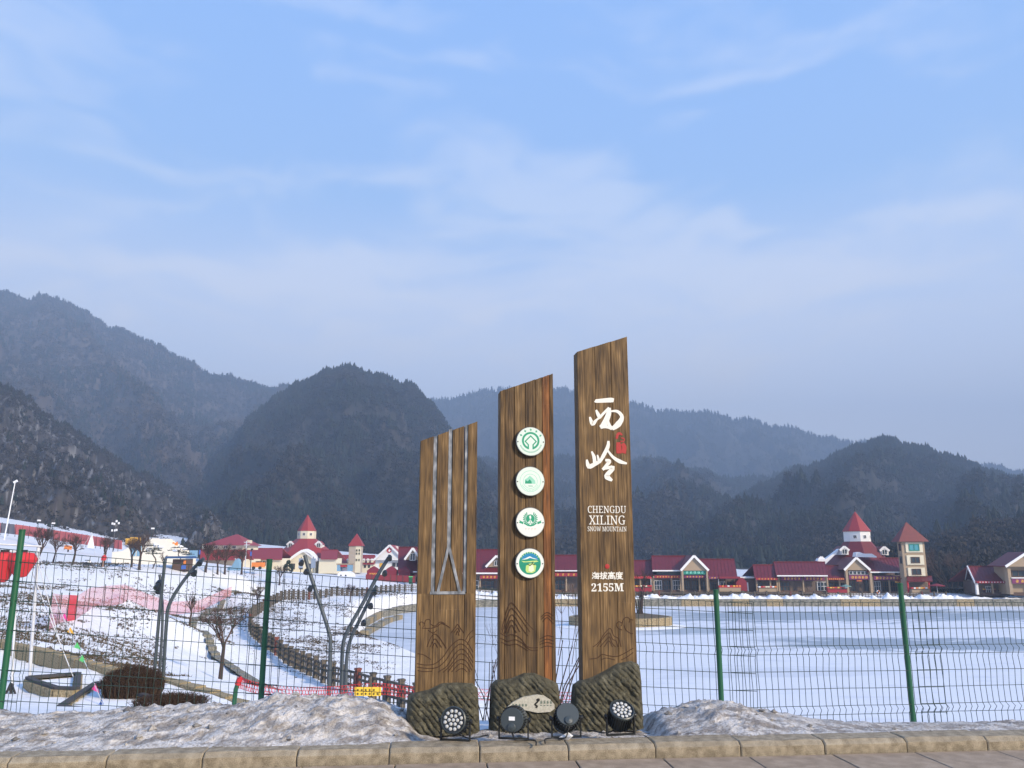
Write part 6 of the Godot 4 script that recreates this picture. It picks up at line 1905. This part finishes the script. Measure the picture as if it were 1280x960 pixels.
	mb.lathe([Vector2(12.4 * k, by(682.5)), Vector2(12.4 * k, by(681.8)), Vector2(5.5 * k, by(673)), Vector2(0, by(666.5))], 4, false)
	part(h, "tower_roof", mb, M.roof2)
	for q in [[445, 688], [448.2, 688], [445, 692], [448.2, 692], [445, 700], [448.2, 700]]: window(h, q[0], q[1], 2.2, 3, 0.02, M.cream, M.dark, 1)
	wall(h, 443.5, 450.2, 682.3, 716, -0.1, 0.01, M.cream, "front_strip")
	h = house("long_house", "long red mansard house with small dormers behind the slim tower", "building", 446, 715, 232)
	roof(h, 418, 468, 694, 705, -3.5, 0.6, M.roof2)
	wall(h, 419, 467, 704.5, 718, -6, 0, M.cream)
	for q in [434.5, 440, 454, 459.5, 464.5]:
		gable(h, q - 1.7, q + 1.7, 698.2, 699.8, -3, 0.6, M.roof2, M.cream, 0.05)
		wall(h, q - 1.3, q + 1.3, 699.8, 703.2, -3, 0.5, M.cream, "dormer")
	for q in [424, 430, 456, 461]: window(h, q, 708, 2.6, 3.6, 0.02, M.brownwall, M.glass)
	# white chalet with the red round badge
	h = house("white_chalet", "white gabled chalet with a round red badge, beside the shortest post", "chalet", 488, 718, 185)
	k = K(718, 185)
	wall(h, 469, 503.5, 697.5, 722, -9, -1, M.wallwhite)
	gable(h, 466.5, 505.5, 681, 699.5, -10, 0.3, M.roof2, M.wallwhite, 0.35)
	gable(h, 481, 509, 682.5, 699, -11, -6.5, M.roof2, M.tan, 0.3)
	wall(h, 500, 508, 698, 722, -10, -7, M.brownwall, "side_wall")
	mb = MB.new()
	mb.xf = Transform3D(Basis(Vector3.RIGHT, PI / 2), Vector3(bx(485.5), by(688), 0.0))
	mb.lathe([Vector2(3.0 * k, -0.1), Vector2(3.0 * k, 0.05), Vector2(0, 0.06)], 20)
	var bd := part(h, "badge", mb, M.red)
	mb = MB.new()
	mb.prism(V2([bx(483.8), by(689), bx(485.2), by(687.6), bx(485.4), by(686), bx(486.3), by(687.4), bx(488), by(687.6), bx(486.6), by(688.8), bx(486.0), by(690.2), bx(485), by(689)]), 0.06, 0.12)
	part(bd, "bird_mark", mb, M.white)
	wall(h, 474, 480, 704, 709, -1, -0.9, M.yellow, "notice_board")
	for q in [492, 497.5]: window(h, q, 706, 4, 5, -0.93, M.brownwall, M.glass)
	# red tents in front
	var i := 0
	for q in [[467, 712, "dark red peaked tent with yellow characters, left of the tent row"], [489, 714, "dark red peaked tent in the middle of the tent row"], [506, 716, "dark red peaked tent at the right end of the tent row"]]:
		h = house("red_tent", q[2], "tent", q[0], 723, 168, "red tents below the white chalet")
		k = K(723, 168)
		mb = MB.new()
		mb.lathe([Vector2(10.4 * k, -0.3), Vector2(10.4 * k, 9.6 * k), Vector2(5.5 * k, 12.8 * k), Vector2(0, 15.2 * k)], 4, false)
		for z in mb.v.size():
			var v: Vector3 = mb.v[z]
			mb.v[z] = Basis(Vector3.UP, PI / 4) * v
			mb.n[z] = Basis(Vector3.UP, PI / 4) * mb.n[z]
		part(h, "canvas", mb, M.maroon)
		mb = MB.new()
		for s in 3: mb.span(Vector3(-6.5 * k + s * 4.6 * k, 0.4, 7.38 * k), Vector3(-3.3 * k + s * 4.6 * k, 4.2 * k, 7.44 * k))
		part(h, "entrance_flap", mb, mat(0.32, 0.02, 0.04, 0.8))
		if i == 0: banner(h, 460, 475, 715.5, 719.5, 7.6 * k, M.banner_red, M.yellow, 5, 40)
		i += 1
	h = house("red_hoarding", "long low red hoarding in front of the red tents", "hoarding", 487, 726, 158)
	for q in 8:
		wall(h, 457 + q * 7.8, 464.5 + q * 7.8, 718 + q * 0.25, 725.5 + q * 0.45, -0.1, 0, mat(0.22, 0.02, 0.03, 0.8), "panel")
		wall(h, 464.4 + q * 7.8, 465 + q * 7.8, 717.4 + q * 0.25, 725.8 + q * 0.45, -0.05, 0.08, M.brownwall, "post")
	h = house("green_bin", "small green bin at the right end of the red hoarding", "bin", 513, 729, 156)
	wall(h, 511, 515, 721.5, 730, -0.6, 0, M.green, "body")
	wall(h, 510.6, 515.4, 720.4, 721.5, -0.65, 0.06, M.lime, "lid")
	h = house("white_igloo", "low white snow shed with two small openings left of the tents", "snow shed", 430, 722, 172)
	k = K(722, 172)
	mb = MB.new()
	mb.prism(V2([bx(421), 0, bx(440), 0, bx(438.5), by(717), bx(433), by(714.2), bx(426), by(714.3), bx(422), by(717.5)]), -4, 0)
	part(h, "snow_shell", mb, M.clean_snow)
	for q in [426, 432]: wall(h, q - 1, q + 1, 718.4, 721.5, -0.02, 0.03, M.dark, "opening")
	h = house("pale_blue_awning", "white and pale blue awning booth right of the octagonal hall", "booth", 430, 713, 195)
	wall(h, 420, 439, 704.5, 706, -2, 1, M.tan, "awning_edge")
	wall(h, 421, 438, 706, 708.5, -1.9, 0.8, M.red, "awning")
	wall(h, 421, 425, 706, 714, -1.5, 0.9, M.pale_blue, "side_panel"); wall(h, 434, 438.5, 706, 714, -1.5, 0.95, M.pale_blue, "side_panel")
	wall(h, 425, 434, 709.5, 714, -1.5, -1.2, M.white, "counter")
	# white stepped snow wall
	h = house("stepped_snow_wall", "white stepped snow castle wall behind the trees on the left", "wall", 185, 714, 128)
	var prof := [bx(138), by(722), bx(236), by(722), bx(236), by(694)]
	var sx := 236.0; var sy := 694.0
	while sx > 206:
		prof.append_array([bx(sx - 3.2), by(sy)]); sy -= 2.05
		prof.append_array([bx(sx - 3.2), by(sy)]); sx -= 3.2
	prof.append_array([bx(187), by(674), bx(187), by(672.8), bx(184), by(673.5), bx(178), by(680), bx(160), by(681), bx(158), by(684), bx(150), by(689), bx(138), by(690)])
	mb = MB.new()
	mb.prism(V2(prof), -2.5, 0)
	part(h, "snow_wall", mb, M.snow_cream)
	for q in [[161.5, 167], [169, 174]]: wall(h, q[0], q[1], 680.5, 695, 0.0, 0.12, M.pale_blue, "blue_panel")
	for q in [[153, 158, 673, 681], [158.5, 165, 671.5, 680]]: wall(h, q[0], q[1], q[2], q[3], -2.3, -0.2, M.yellow, "yellow_block")
	wall(h, 241 - 6, 241 + 1, 688, 698, -0.5, 0.6, M.pale_blue, "blue_panel")
	h = house("orange_cat_sign", "small orange eared cut out standing on the stepped snow wall", "cut out", 218, 684, 128.6)
	mb = MB.new()
	mb.prism(V2([bx(215), by(684), bx(215), by(679), bx(216), by(677.5), bx(217), by(678.7), bx(219), by(678.7), bx(220.4), by(677), bx(221.2), by(679), bx(221), by(684)]), -0.3, 0)
	part(h, "board", mb, M.orange)
	# kiosk with a blue roof
	h = house("blue_roofed_kiosk", "small brown kiosk with a flat blue roof among the trees", "kiosk", 223, 712, 112)
	wall(h, 215, 232.5, 699, 713, -2.2, 0, M.brownwall, "wall")
	wall(h, 228.5, 231.5, 700.5, 705, 0.0, 0.05, M.orange, "poster")
	wall(h, 226, 232, 706.5, 711.5, 0.0, 0.06, M.blue, "poster")
	mb = MB.new()
	mb.prism(V2([bx(207), by(698), bx(235.5), by(698), bx(233), by(695.3), bx(209.5), by(695.3)]), -3, 0.8)
	part(h, "roof", mb, mat(0.03, 0.08, 0.20, 0.7))
	h = house("pale_blue_slide", "pale blue play slide in front of the hip roofed hall", "slide", 292, 714, 125)
	mb = MB.new()
	mb.prism(V2([bx(284), by(713), bx(284), by(709), bx(289), by(708), bx(293), by(700), bx(296), by(698), bx(298), by(704), bx(300), by(713)]), -1.2, 0)
	part(h, "slide_body", mb, M.pale_blue)
	wall(h, 292.5, 293.5, 697, 714, -1.3, -1.2, M.silver, "post"); wall(h, 298, 299, 700, 714, -1.3, -1.2, M.silver, "post")
	h = house("orange_cart", "small orange and brown cart beside the octagonal hall's left wing", "cart", 321, 712, 150)
	wall(h, 314, 328, 703, 709, -1.5, 0, M.orange, "body")
	wall(h, 319, 324, 701.5, 703, -1.4, -0.1, M.brownwall, "hood")
	for q in [317, 325]:
		mb = MB.new()
		mb.xf = Transform3D(Basis(Vector3.RIGHT, PI / 2), Vector3(bx(q), by(710), 0.1))
		mb.lathe([Vector2(0.3, -0.08), Vector2(0.3, 0.08), Vector2(0, 0.08)], 12)
		part(h, "wheel", mb, M.black)
	h = house("green_bush_statue", "dark green clipped bush by the snow covered porch", "bush", 360, 717, 165)
	k = K(717, 165)
	mb = MB.new()
	var r := RandomNumberGenerator.new(); r.seed = 6
	for q in 420:
		var s := Vector3(r.randfn(), r.randfn(), r.randfn()).normalized()
		var o := Vector3(s.x * 5.2 * k, 5.5 * k + s.y * 5.5 * k + (3 * k if absf(s.x) < 0.3 and s.y > 0 else 0.0), s.z * 3 * k)
		var t := s.cross(Vector3(r.randfn(), r.randfn(), r.randfn())).normalized() * 0.22
		mb.tri(o - t, o + t, o + s * 0.3 + Vector3(0, 0.2, 0))
	part(h, "foliage", mb, mat(0.03, 0.05, 0.03, 0.95))
	for e2 in [[375.5, "left of two grey blue banner stands before the snow covered porch"], [391, "right of two grey blue banner stands before the snow covered porch"]]:
		h = house("banner_stand", e2[1], "banner stand", e2[0], 715, 150, "banner stands by the porch")
		wall(h, e2[0] - 2.8, e2[0] + 2.8, 698, 710, -0.06, 0, mat(0.24, 0.29, 0.38, 0.7), "banner_sheet")
		wall(h, e2[0] - 0.35, e2[0] + 0.35, 696, 716, -0.2, -0.07, M.dark, "pole")
	for e2 in [[248, 687, "blue", "slim dark lamp post with a blue flag left of the hip roofed hall"], [312.5, 689, "white", "slim dark lamp post with a blue and white flag right of the hip roofed hall"]]:
		h = house("flag_post", e2[3], "flag post", e2[0], 715, 130, "flag posts by the hip roofed hall")
		wall(h, e2[0] - 0.4, e2[0] + 0.4, e2[1] - 2, 718, -0.12, 0, M.dark, "post")
		wall(h, e2[0] - 1.4, e2[0] + 0.6, e2[1] + 0.5, e2[1] + 6, 0.02, 0.07, M.blue, "flag")
		wall(h, e2[0] - 1.0, e2[0] + 1.0, e2[1] - 3.5, e2[1] - 1.5, -0.3, 0.2, M.dark, "lamp_head")
	h = house("power_pole", "white power pole with cross arms right of the hip roofed hall", "power pole", 306.3, 706, 175)
	wall(h, 305.7, 306.7, 676, 712, -0.15, 0.05, M.silver, "pole")
	wall(h, 303, 311, 677.4, 678.2, -0.1, 0.1, M.silver, "cross_arm"); wall(h, 303.5, 310.5, 680.8, 681.6, -0.1, 0.1, M.silver, "cross_arm")

func slope_things() -> void:
	# red panel fence along the ski slope
	var h := thing("panel_fence", "line of red and grey panels along the top of the ski slope", "fence")
	var pl := [[-20, 652, 664], [0, 653.5, 665], [28, 656.5, 668], [60, 661.5, 672.5], [100, 667.5, 679], [140, 674, 684], [153, 676, 686]]
	var a := -18.0
	var n := 0
	while a < 152:
		var w := lerpf(9.5, 5.0, (a + 18) / 170.0)
		var at := func(px): 
			for i in pl.size() - 1:
				if px <= pl[i + 1][0]: 
					var t: float = (px - pl[i][0]) / (pl[i + 1][0] - pl[i][0])
					return [lerpf(pl[i][1], pl[i + 1][1], t), lerpf(pl[i][2], pl[i + 1][2], t)]
			return [676, 686]
		var z0 := lerpf(172, 150, (a + 18) / 170.0)
		var p: Array = at.call(a); var q: Array = at.call(a + w - 0.3)
		var z1 := z0 - 0.6
		var mb := MB.new()
		mb.slab(P(a, p[1] + 1.0, z0), P(a + w - 0.3, q[1] + 1.0, z1), P(a + w - 0.3, q[0], z1), P(a, p[0], z0), 0.08)
		part(h, "panel", mb, M.grey_panel if n in [2, 3, 9, 21] else M.red_panel)
		mb = MB.new()
		var f := P(a, p[1] + 4, z0 - 0.1)
		mb.tube([f, Vector3(f.x, P(a, p[0] - 0.6, z0).y, f.z)], [0.05], 5)
		part(h, "post", mb, M.dark)
		a += w; n += 1
	# white tent, figures
	h = house("white_pointed_tent", "small white pointed tent below the red panels", "tent", 113.5, 681, 145)
	var k := K(681, 145)
	var mb := MB.new()
	mb.lathe([Vector2(4.2 * k, -0.6), Vector2(4.0 * k, 0.0), Vector2(0, 15.2 * k)], 6, false)
	part(h, "canvas", mb, M.white)
	for s in [-1, 1]:
		mb = MB.new()
		mb.tube([Vector3(0, 15 * k, 0.1), Vector3(s * 11.0 * k, -14 * k, 1.2)], [0.03], 4)
		part(h, "guy_rope", mb, M.silver)
	h = house("orange_box", "bright orange box on the snow left of the white pointed tent", "box", 85, 686, 140)
	mb = MB.new(); mb.box(Vector3(0, 1.6 * k, 0), Vector3(6.5 * k, 4.4 * k, 0.8), Basis(Vector3.BACK, -0.12))
	part(h, "box_body", mb, M.orange)
	wall(h, 84.4, 85.6, 685, 690, -0.3, -0.1, M.dark, "leg")
	person("person in a red jacket standing by a straight bare tree", on_land(P(129, 708, 107)), M.red, M.black)
	h = thing("snow_scooter", "small black and white snow scooter left of the person in red", "snow scooter", on_land(P(109, 708, 107)))
	mb = MB.new()
	mb.prism(V2([-0.48, 0.12, 0.45, 0.12, 0.42, 0.38, 0.1, 0.46, -0.1, 0.52, -0.44, 0.42]), -0.2, 0.2)
	part(h, "body", mb, M.black)
	mb = MB.new(); mb.box(Vector3(0.2, 0.55, 0), Vector3(0.3, 0.26, 0.34)); part(h, "windshield", mb, M.white)
	mb = MB.new(); mb.box(Vector3(-0.02, 0.72, 0), Vector3(0.5, 0.09, 0.5)); part(h, "seat", mb, M.black)
	for s in [-1, 1]:
		mb = MB.new(); mb.box(Vector3(0, 0.04, s * 0.17), Vector3(1.1, 0.07, 0.1)); part(h, "ski", mb, M.black)
	# slope net: pink strips between posts
	h = thing("safety_net", "pink safety net on thin posts running across the snowy slope", "net")
	var nl := [[57, 812, 765, 38], [74, 772, 738, 47], [84, 768, 736, 48.5], [95, 765, 735, 50], [110, 760, 732, 54], [130, 752, 726, 60], [155, 744, 721, 68], [185, 737, 718, 77], [215, 734, 718, 84], [250, 733, 719, 92], [290, 730, 719, 104]]
	for i in nl.size() - 1:
		var q = nl[i]; var r = nl[i + 1]
		var A := P(q[0], q[1], q[3]); var B := P(r[0], r[1], r[3])
		A.y = land(A.x, -A.z); B.y = land(B.x, -B.z)
		var ha: float = (q[1] - q[2]) * K(q[1], q[3]); var hb: float = (r[1] - r[2]) * K(r[1], r[3])
		mb = MB.new()
		mb.slab(A, B, B + Vector3(0, hb, 0), A + Vector3(0, ha, 0), 0.012)
		part(h, "net_sheet", mb, M.net_solid if i in [2] else M.net)
		mb = MB.new()
		mb.tube([A - Vector3(0, 0.2, 0), A + Vector3(0, ha + 0.12, 0)], [0.035], 6)
		part(h, "net_post", mb, M.wire)
	# rack with red lanterns at the left edge
	var rk := thing("white_rack", "white pipe rack on the terrace at the left edge", "rack")
	var c0 := P(36, 858, 24); var c1 := P(48, 683, 24)
	mb = MB.new(); mb.tube([c0, c1], [0.045], 8); part(rk, "upright", mb, M.silver)
	mb = MB.new(); mb.tube([P(14, 872, 22.5), P(22, 690, 22.5)], [0.035], 8); part(rk, "upright", mb, M.silver)
	for e in [[-40, 678, 52, 683], [-40, 688, 50, 690]]:
		mb = MB.new(); mb.tube([P(e[0], e[1], 23), P(e[2], e[3], 24)], [0.03], 6); part(rk, "cross_pipe", mb, M.silver)
	for e in [[48, 705, 74, 800], [40, 715, 105, 880]]:
		mb = MB.new(); mb.tube([P(e[0], e[1], 24), P(e[2], e[3], 23.5)], [0.014], 5); part(rk, "stay", mb, M.silver)
	for e in [[14, 869, 3.5, 876], [14, 869, 22, 876], [14, 869, 13, 878]]:
		mb = MB.new(); mb.tube([P(14, 853, 22.5), P(e[2], e[3], 22.3)], [0.03], 6); part(rk, "foot", mb, M.dark)
	for e in [[6, 690, 22, "red cloth lantern nearest the left edge, hanging from the white rack"], [29, 690, 19, "red cloth lantern right of the thick green post at the left edge"]]:
		var lz := 22.8
		var p := P(e[0], e[1], lz)
		var kk := K(e[1], lz)
		h = thing("red_lantern", e[3], "lantern", p, 0.0, "red lanterns on the white rack")
		mb = MB.new()
		var H: float = 37.0 * kk if e[0] < 10 else 31.0 * kk
		mb.lathe([Vector2(0.06, -H), Vector2(0.16, -H * 0.96), Vector2(0.36, -H * 0.42), Vector2(0.40, -H * 0.3), Vector2(0.30, -H * 0.05), Vector2(0.1, 0.0)], 8, false)
		part(h, "cloth_body", mb, M.red)
		mb = MB.new(); mb.lathe([Vector2(0.0, 0.0), Vector2(0.11, 0.0), Vector2(0.11, 0.06), Vector2(0, 0.06)], 8, false)
		part(h, "cap", mb, M.dark)
	# string of pennants
	h = thing("pennant_string", "string of coloured pennants sloping down from the white rack", "bunting")
	var ss := [P(48, 692, 23.9), P(72, 755, 23), P(92, 800, 22), P(108, 832, 21), P(130, 884, 19.5)]
	mb = MB.new(); mb.tube(smooth_line(ss, 5), [0.012], 4); part(h, "string", mb, M.silver)
	for e in [[79, 769, 23, M.pink], [86, 787, 22.4, M.yellow], [94.5, 806, 21.7, M.lime], [101, 822, 21.2, M.lime], [117, 858, 20.4, M.pink], [125, 878, 19.7, M.blue]]:
		var p := P(e[0], e[1], e[2])
		mb = MB.new(); mb.prism(V2([0, 0.07, 0.0, -0.07, 0.20, -0.02 - 0.04 * fmod(e[0], 2.0)]), -0.006, 0.006)
		for z in mb.v.size(): mb.v[z] = Basis(Vector3.BACK, -0.5) * mb.v[z] + p
		part(h, "pennant", mb, e[3])
	# bent light poles
	light_pole("bent grey light pole, left and straightest of the group above the hedge", [[193, 842], [199, 770], [205, 712], [207, 698]], 24.5, [[196.5, 733]], 2.6)
	light_pole("short straight grey light pole in the group above the hedge", [[200, 842], [203, 780], [202, 740], [199.5, 718]], 24.9, [[199, 728], [198.5, 738]], 2.2)
	light_pole("grey light pole bent far to the right above the hedge", [[205, 842], [208, 780], [212, 755], [228, 728], [247, 705], [255, 698]], 24.5, [[243, 716], [250, 703]], 2.8)
	light_pole("grey light pole bent to the left, right of the thick green post", [[411, 872], [413, 810], [411, 790], [400, 755], [386, 712], [381, 694]], 26.0, [[383, 714], [388, 735], [377, 703]], 3.2)
	light_pole("grey light pole bent to the right, left of a touching pair", [[427, 872], [428, 815], [434, 790], [452, 757], [474, 716], [488, 694]], 26.0, [[487, 697], [481, 716]], 3.2)
	light_pole("grey light pole bent to the right, right of a touching pair, with three spotlights", [[432, 872], [433, 830], [438, 800], [452, 770], [464, 745], [471, 732]], 26.6, [[468, 740], [463.5, 757], [454.5, 778]], 3.0)
	# signs and nets low behind the heap
	h = house("yellow_notice", "small yellow notice on the red net behind the snow heap", "notice", 459, 872, 20)
	wall(h, 443, 476, 859, 870, -0.03, 0, M.yellow_sign, "board")
	k = K(872, 20)
	mb = MB.new()
	var rr := RandomNumberGenerator.new(); rr.seed = 3
	for row in 2:
		for i in 6:
			var cx := bx(447 + i * 5.0); var cy := by(862.2 + row * 4.8)
			if row == 0 and i > 4: continue
			mb.box(Vector3(cx, cy, 0.004 + 0.0004 * i), Vector3(2.6 * k, 0.5 * k, 0.008)); mb.box(Vector3(cx + rr.randf_range(-0.5, 0.5) * k, cy, 0.0045 + 0.0004 * i), Vector3(0.55 * k, 2.6 * k, 0.008))
			mb.box(Vector3(cx, cy - 1.1 * k, 0.005 + 0.0004 * i), Vector3(2.0 * k, 0.45 * k, 0.008))
	part(h, "lettering", mb, M.black)
	wall(h, 461, 463.5, 846, 876, -0.12, -0.04, M.rail, "post")
	h = thing("red_barrier_net", "thin red plastic net sagging low behind the snow heap", "net")
	var rn := [[297, 846, 19], [330, 855, 19], [380, 859, 19.4], [420, 858, 19.8], [470, 854, 20.4], [520, 859, 20.6], [620, 862, 20.6], [720, 866, 20.6]]
	mb = MB.new()
	for row in 4:
		var line := []
		for q in rn: line.append(P(q[0], q[1] + row * 4.5, q[2]))
		mb.tube(smooth_line(line, 4), [0.007], 3, false)
	var top := []; var bot := []
	for q in rn: top.append(P(q[0], q[1], q[2])); bot.append(P(q[0], q[1] + 13.5, q[2]))
	top = smooth_line(top, 12); bot = smooth_line(bot, 12)
	for i in top.size():
		mb.tube([top[i], bot[mini(i + 1, top.size() - 1)]], [0.006], 3, false)
		mb.tube([top[i], bot[maxi(i - 1, 0)]], [0.006], 3, false)
	part(h, "net_cords", mb, M.red)
	h = house("net_stake", "green stake with a red wrapped bent tip holding the red net", "stake", 292, 880, 19)
	mb = MB.new(); mb.tube([Vector3(0, -0.2, 0), Vector3(bx(293.5), by(862), 0), Vector3(bx(295.5), by(855), 0)], [0.05], 8); part(h, "stake", mb, M.green)
	mb = MB.new(); mb.tube([Vector3(bx(295.3), by(856), 0), Vector3(bx(297), by(850), 0), Vector3(bx(300), by(847.5), 0)], [0.065, 0.065, 0.05], 8); part(h, "wrapped_tip", mb, M.red)
	# tall lamp and lights beyond
	h = house("tall_lamp", "tall white lamp post at the top left of the ski slope", "lamp post", 6, 668, 150)
	mb = MB.new(); mb.tube([Vector3(0, -1, 0), Vector3(bx(10.5), by(603), 0)], [0.13, 0.08], 8); part(h, "pole", mb, M.white)
	mb = MB.new(); mb.box(Vector3(bx(11), by(602), 0), Vector3(0.7, 0.35, 0.35), Basis(Vector3.BACK, 0.5)); part(h, "lamp_head", mb, M.white)
	h = house("stadium_light", "thin mast with clustered white floodlights above the red panels", "lamp post", 141, 690, 170)
	k = K(690, 170)
	mb = MB.new(); mb.tube([Vector3(0, -1, 0), Vector3(0, by(652), 0)], [0.10, 0.06], 6); part(h, "mast", mb, mat(0.12, 0.12, 0.13))
	for q in [[137.5, 654.5], [140, 655], [142.5, 651.5], [145.5, 654], [138, 663], [141.5, 663], [143.5, 662.5]]:
		mb = MB.new(); mb.box(Vector3(bx(q[0]), by(q[1]), 0.2), Vector3(1.5 * k, 2.6 * k, 0.3)); part(h, "lamp_head", mb, M.white)
	for e in [[188.5, 661, "tiny white lamp on a green stem above the stepped snow wall"], [63.5, 654.5, "tiny white lamp above the red panels, behind the second bare tree"], [45.5, 651, "tiny white lamp above the red panels, leftmost of the small ones"]]:
		h = house("small_lamp", e[2], "lamp post", e[0], e[1] + 20, 160, "small lamps above the slope")
		wall(h, e[0] - 0.25, e[0] + 0.25, e[1], e[1] + 24, -0.05, 0.05, M.wire, "stem")
		wall(h, e[0] - 1.4, e[0] + 1.4, e[1] - 1.4, e[1] + 0.4, -0.25, 0.25, M.white, "lamp_head")
func light_pole(label: String, pts: Array, z: float, lamps: Array, r: float) -> void:
	var b := P(pts[0][0], pts[0][1], z)
	var h := thing("light_pole", label, "light pole", b, 0.0, "bent grey light poles on the terrace")
	var line := []
	for q in pts: line.append(P(q[0], q[1], z) - b)
	line[0].y -= 0.5
	var mb := MB.new()
	mb.tube(smooth_line(line, 5), [r * 0.78 * K(pts[0][1], z)], 10)
	part(h, "pole", mb, M.pole)
	for q in lamps:
		var p := P(q[0], q[1], z - 0.12) - b
		mb = MB.new()
		mb.xf = Transform3D(Basis(Vector3(1, 0.2, 0.3).normalized(), 2.2), p)
		mb.lathe([Vector2(0, -0.10), Vector2(0.05, -0.09), Vector2(0.075, -0.03), Vector2(0.085, 0.09), Vector2(0.075, 0.094), Vector2(0.0, 0.07)], 14)
		part(h, "spotlight", mb, M.lamp_black)
func person(label: String, at: Vector3, top: Material, legs: Material) -> void:
	var h := thing("person", label, "person", at)
	var mb := MB.new()                       # one continuous body, clothes as closed shells over it
	var prof := [Vector2(0.0, 0.0), Vector2(0.13, 0.02), Vector2(0.12, 0.45), Vector2(0.16, 0.85), Vector2(0.19, 1.05), Vector2(0.20, 1.3), Vector2(0.17, 1.42), Vector2(0.06, 1.48), Vector2(0.06, 1.53), Vector2(0.09, 1.58), Vector2(0.105, 1.66), Vector2(0.085, 1.75), Vector2(0, 1.78)]
	mb.lathe(prof, 14)
	part(h, "body", mb, M.skin)
	for s in [-1, 1]:
		mb = MB.new()
		mb.tube([Vector3(s * 0.09, 0, 0), Vector3(s * 0.10, 0.45, 0.02), Vector3(s * 0.09, 0.88, 0)], [0.10, 0.105, 0.12], 10)
		part(h, "trouser_leg", mb, legs)
	mb = MB.new()
	mb.lathe([Vector2(0.20, 0.80), Vector2(0.225, 0.9), Vector2(0.22, 1.2), Vector2(0.235, 1.36), Vector2(0.15, 1.46), Vector2(0.075, 1.5)], 14)
	for s in [-1, 1]:
		mb.tube([Vector3(s * 0.2, 1.38, 0), Vector3(s * 0.28, 1.12, 0.03), Vector3(s * 0.26, 0.86, 0.1)], [0.085, 0.075, 0.06], 10)
	part(h, "jacket", mb, top)
	mb = MB.new()
	mb.lathe([Vector2(0.112, 1.64), Vector2(0.116, 1.70), Vector2(0.09, 1.77), Vector2(0, 1.80)], 14)
	part(h, "hair", mb, M.black)
	for s in [-1, 1]:
		mb = MB.new()
		for f in 5:
			var o := Vector3(s * 0.26 + (f - 2) * 0.018, 0.84, 0.1)
			mb.tube([o + Vector3(0, 0.03, 0), o - Vector3(0, 0.05, -0.01), o - Vector3(0, 0.08 + 0.01 * (2 - absf(f - 2)), -0.03)], [0.010, 0.009, 0.008], 5)
		part(h, "hand", mb, M.skin)

func heaps() -> void:
	heap("snow_heap", "long heap of dirty trampled snow left of the sign", [[-90, 884], [0, 886], [80, 890], [150, 889], [215, 882], [295, 879], [330, 874], [362, 867], [420, 869], [480, 875], [505, 886], [530, 905], [565, 914]], 0.8, 1.75, 3)
	heap("snow_heap", "low heap of grey snow right of the sign, running out beside the kerb", [[780, 915], [800, 890], [830, 884], [862, 875], [895, 877], [930, 887], [965, 893], [1010, 901], [1060, 906], [1110, 911], [1180, 915], [1320, 916]], 0.8, 1.75, 13)
	heap("snow_heap", "thin strip of trodden snow around the stone bases", [[540, 910], [570, 908], [605, 903], [660, 905], [705, 904], [750, 905], [805, 908]], 0.8, 1.3, 23)
func _ready() -> void:
	rng.seed = 4; nz.seed = 2; nz.frequency = 0.05; nz.fractal_octaves = 4
	light_and_camera()
	materials()
	solve_terrain()
	kerb_frame()
	terrain()
	pavement()
	mountains()
	shore()
	right_row()
	left_village()
	sign_posts()
	wire_fence()
	heaps()
	slope_things()
	plants()
	tufts()
	floodlights()
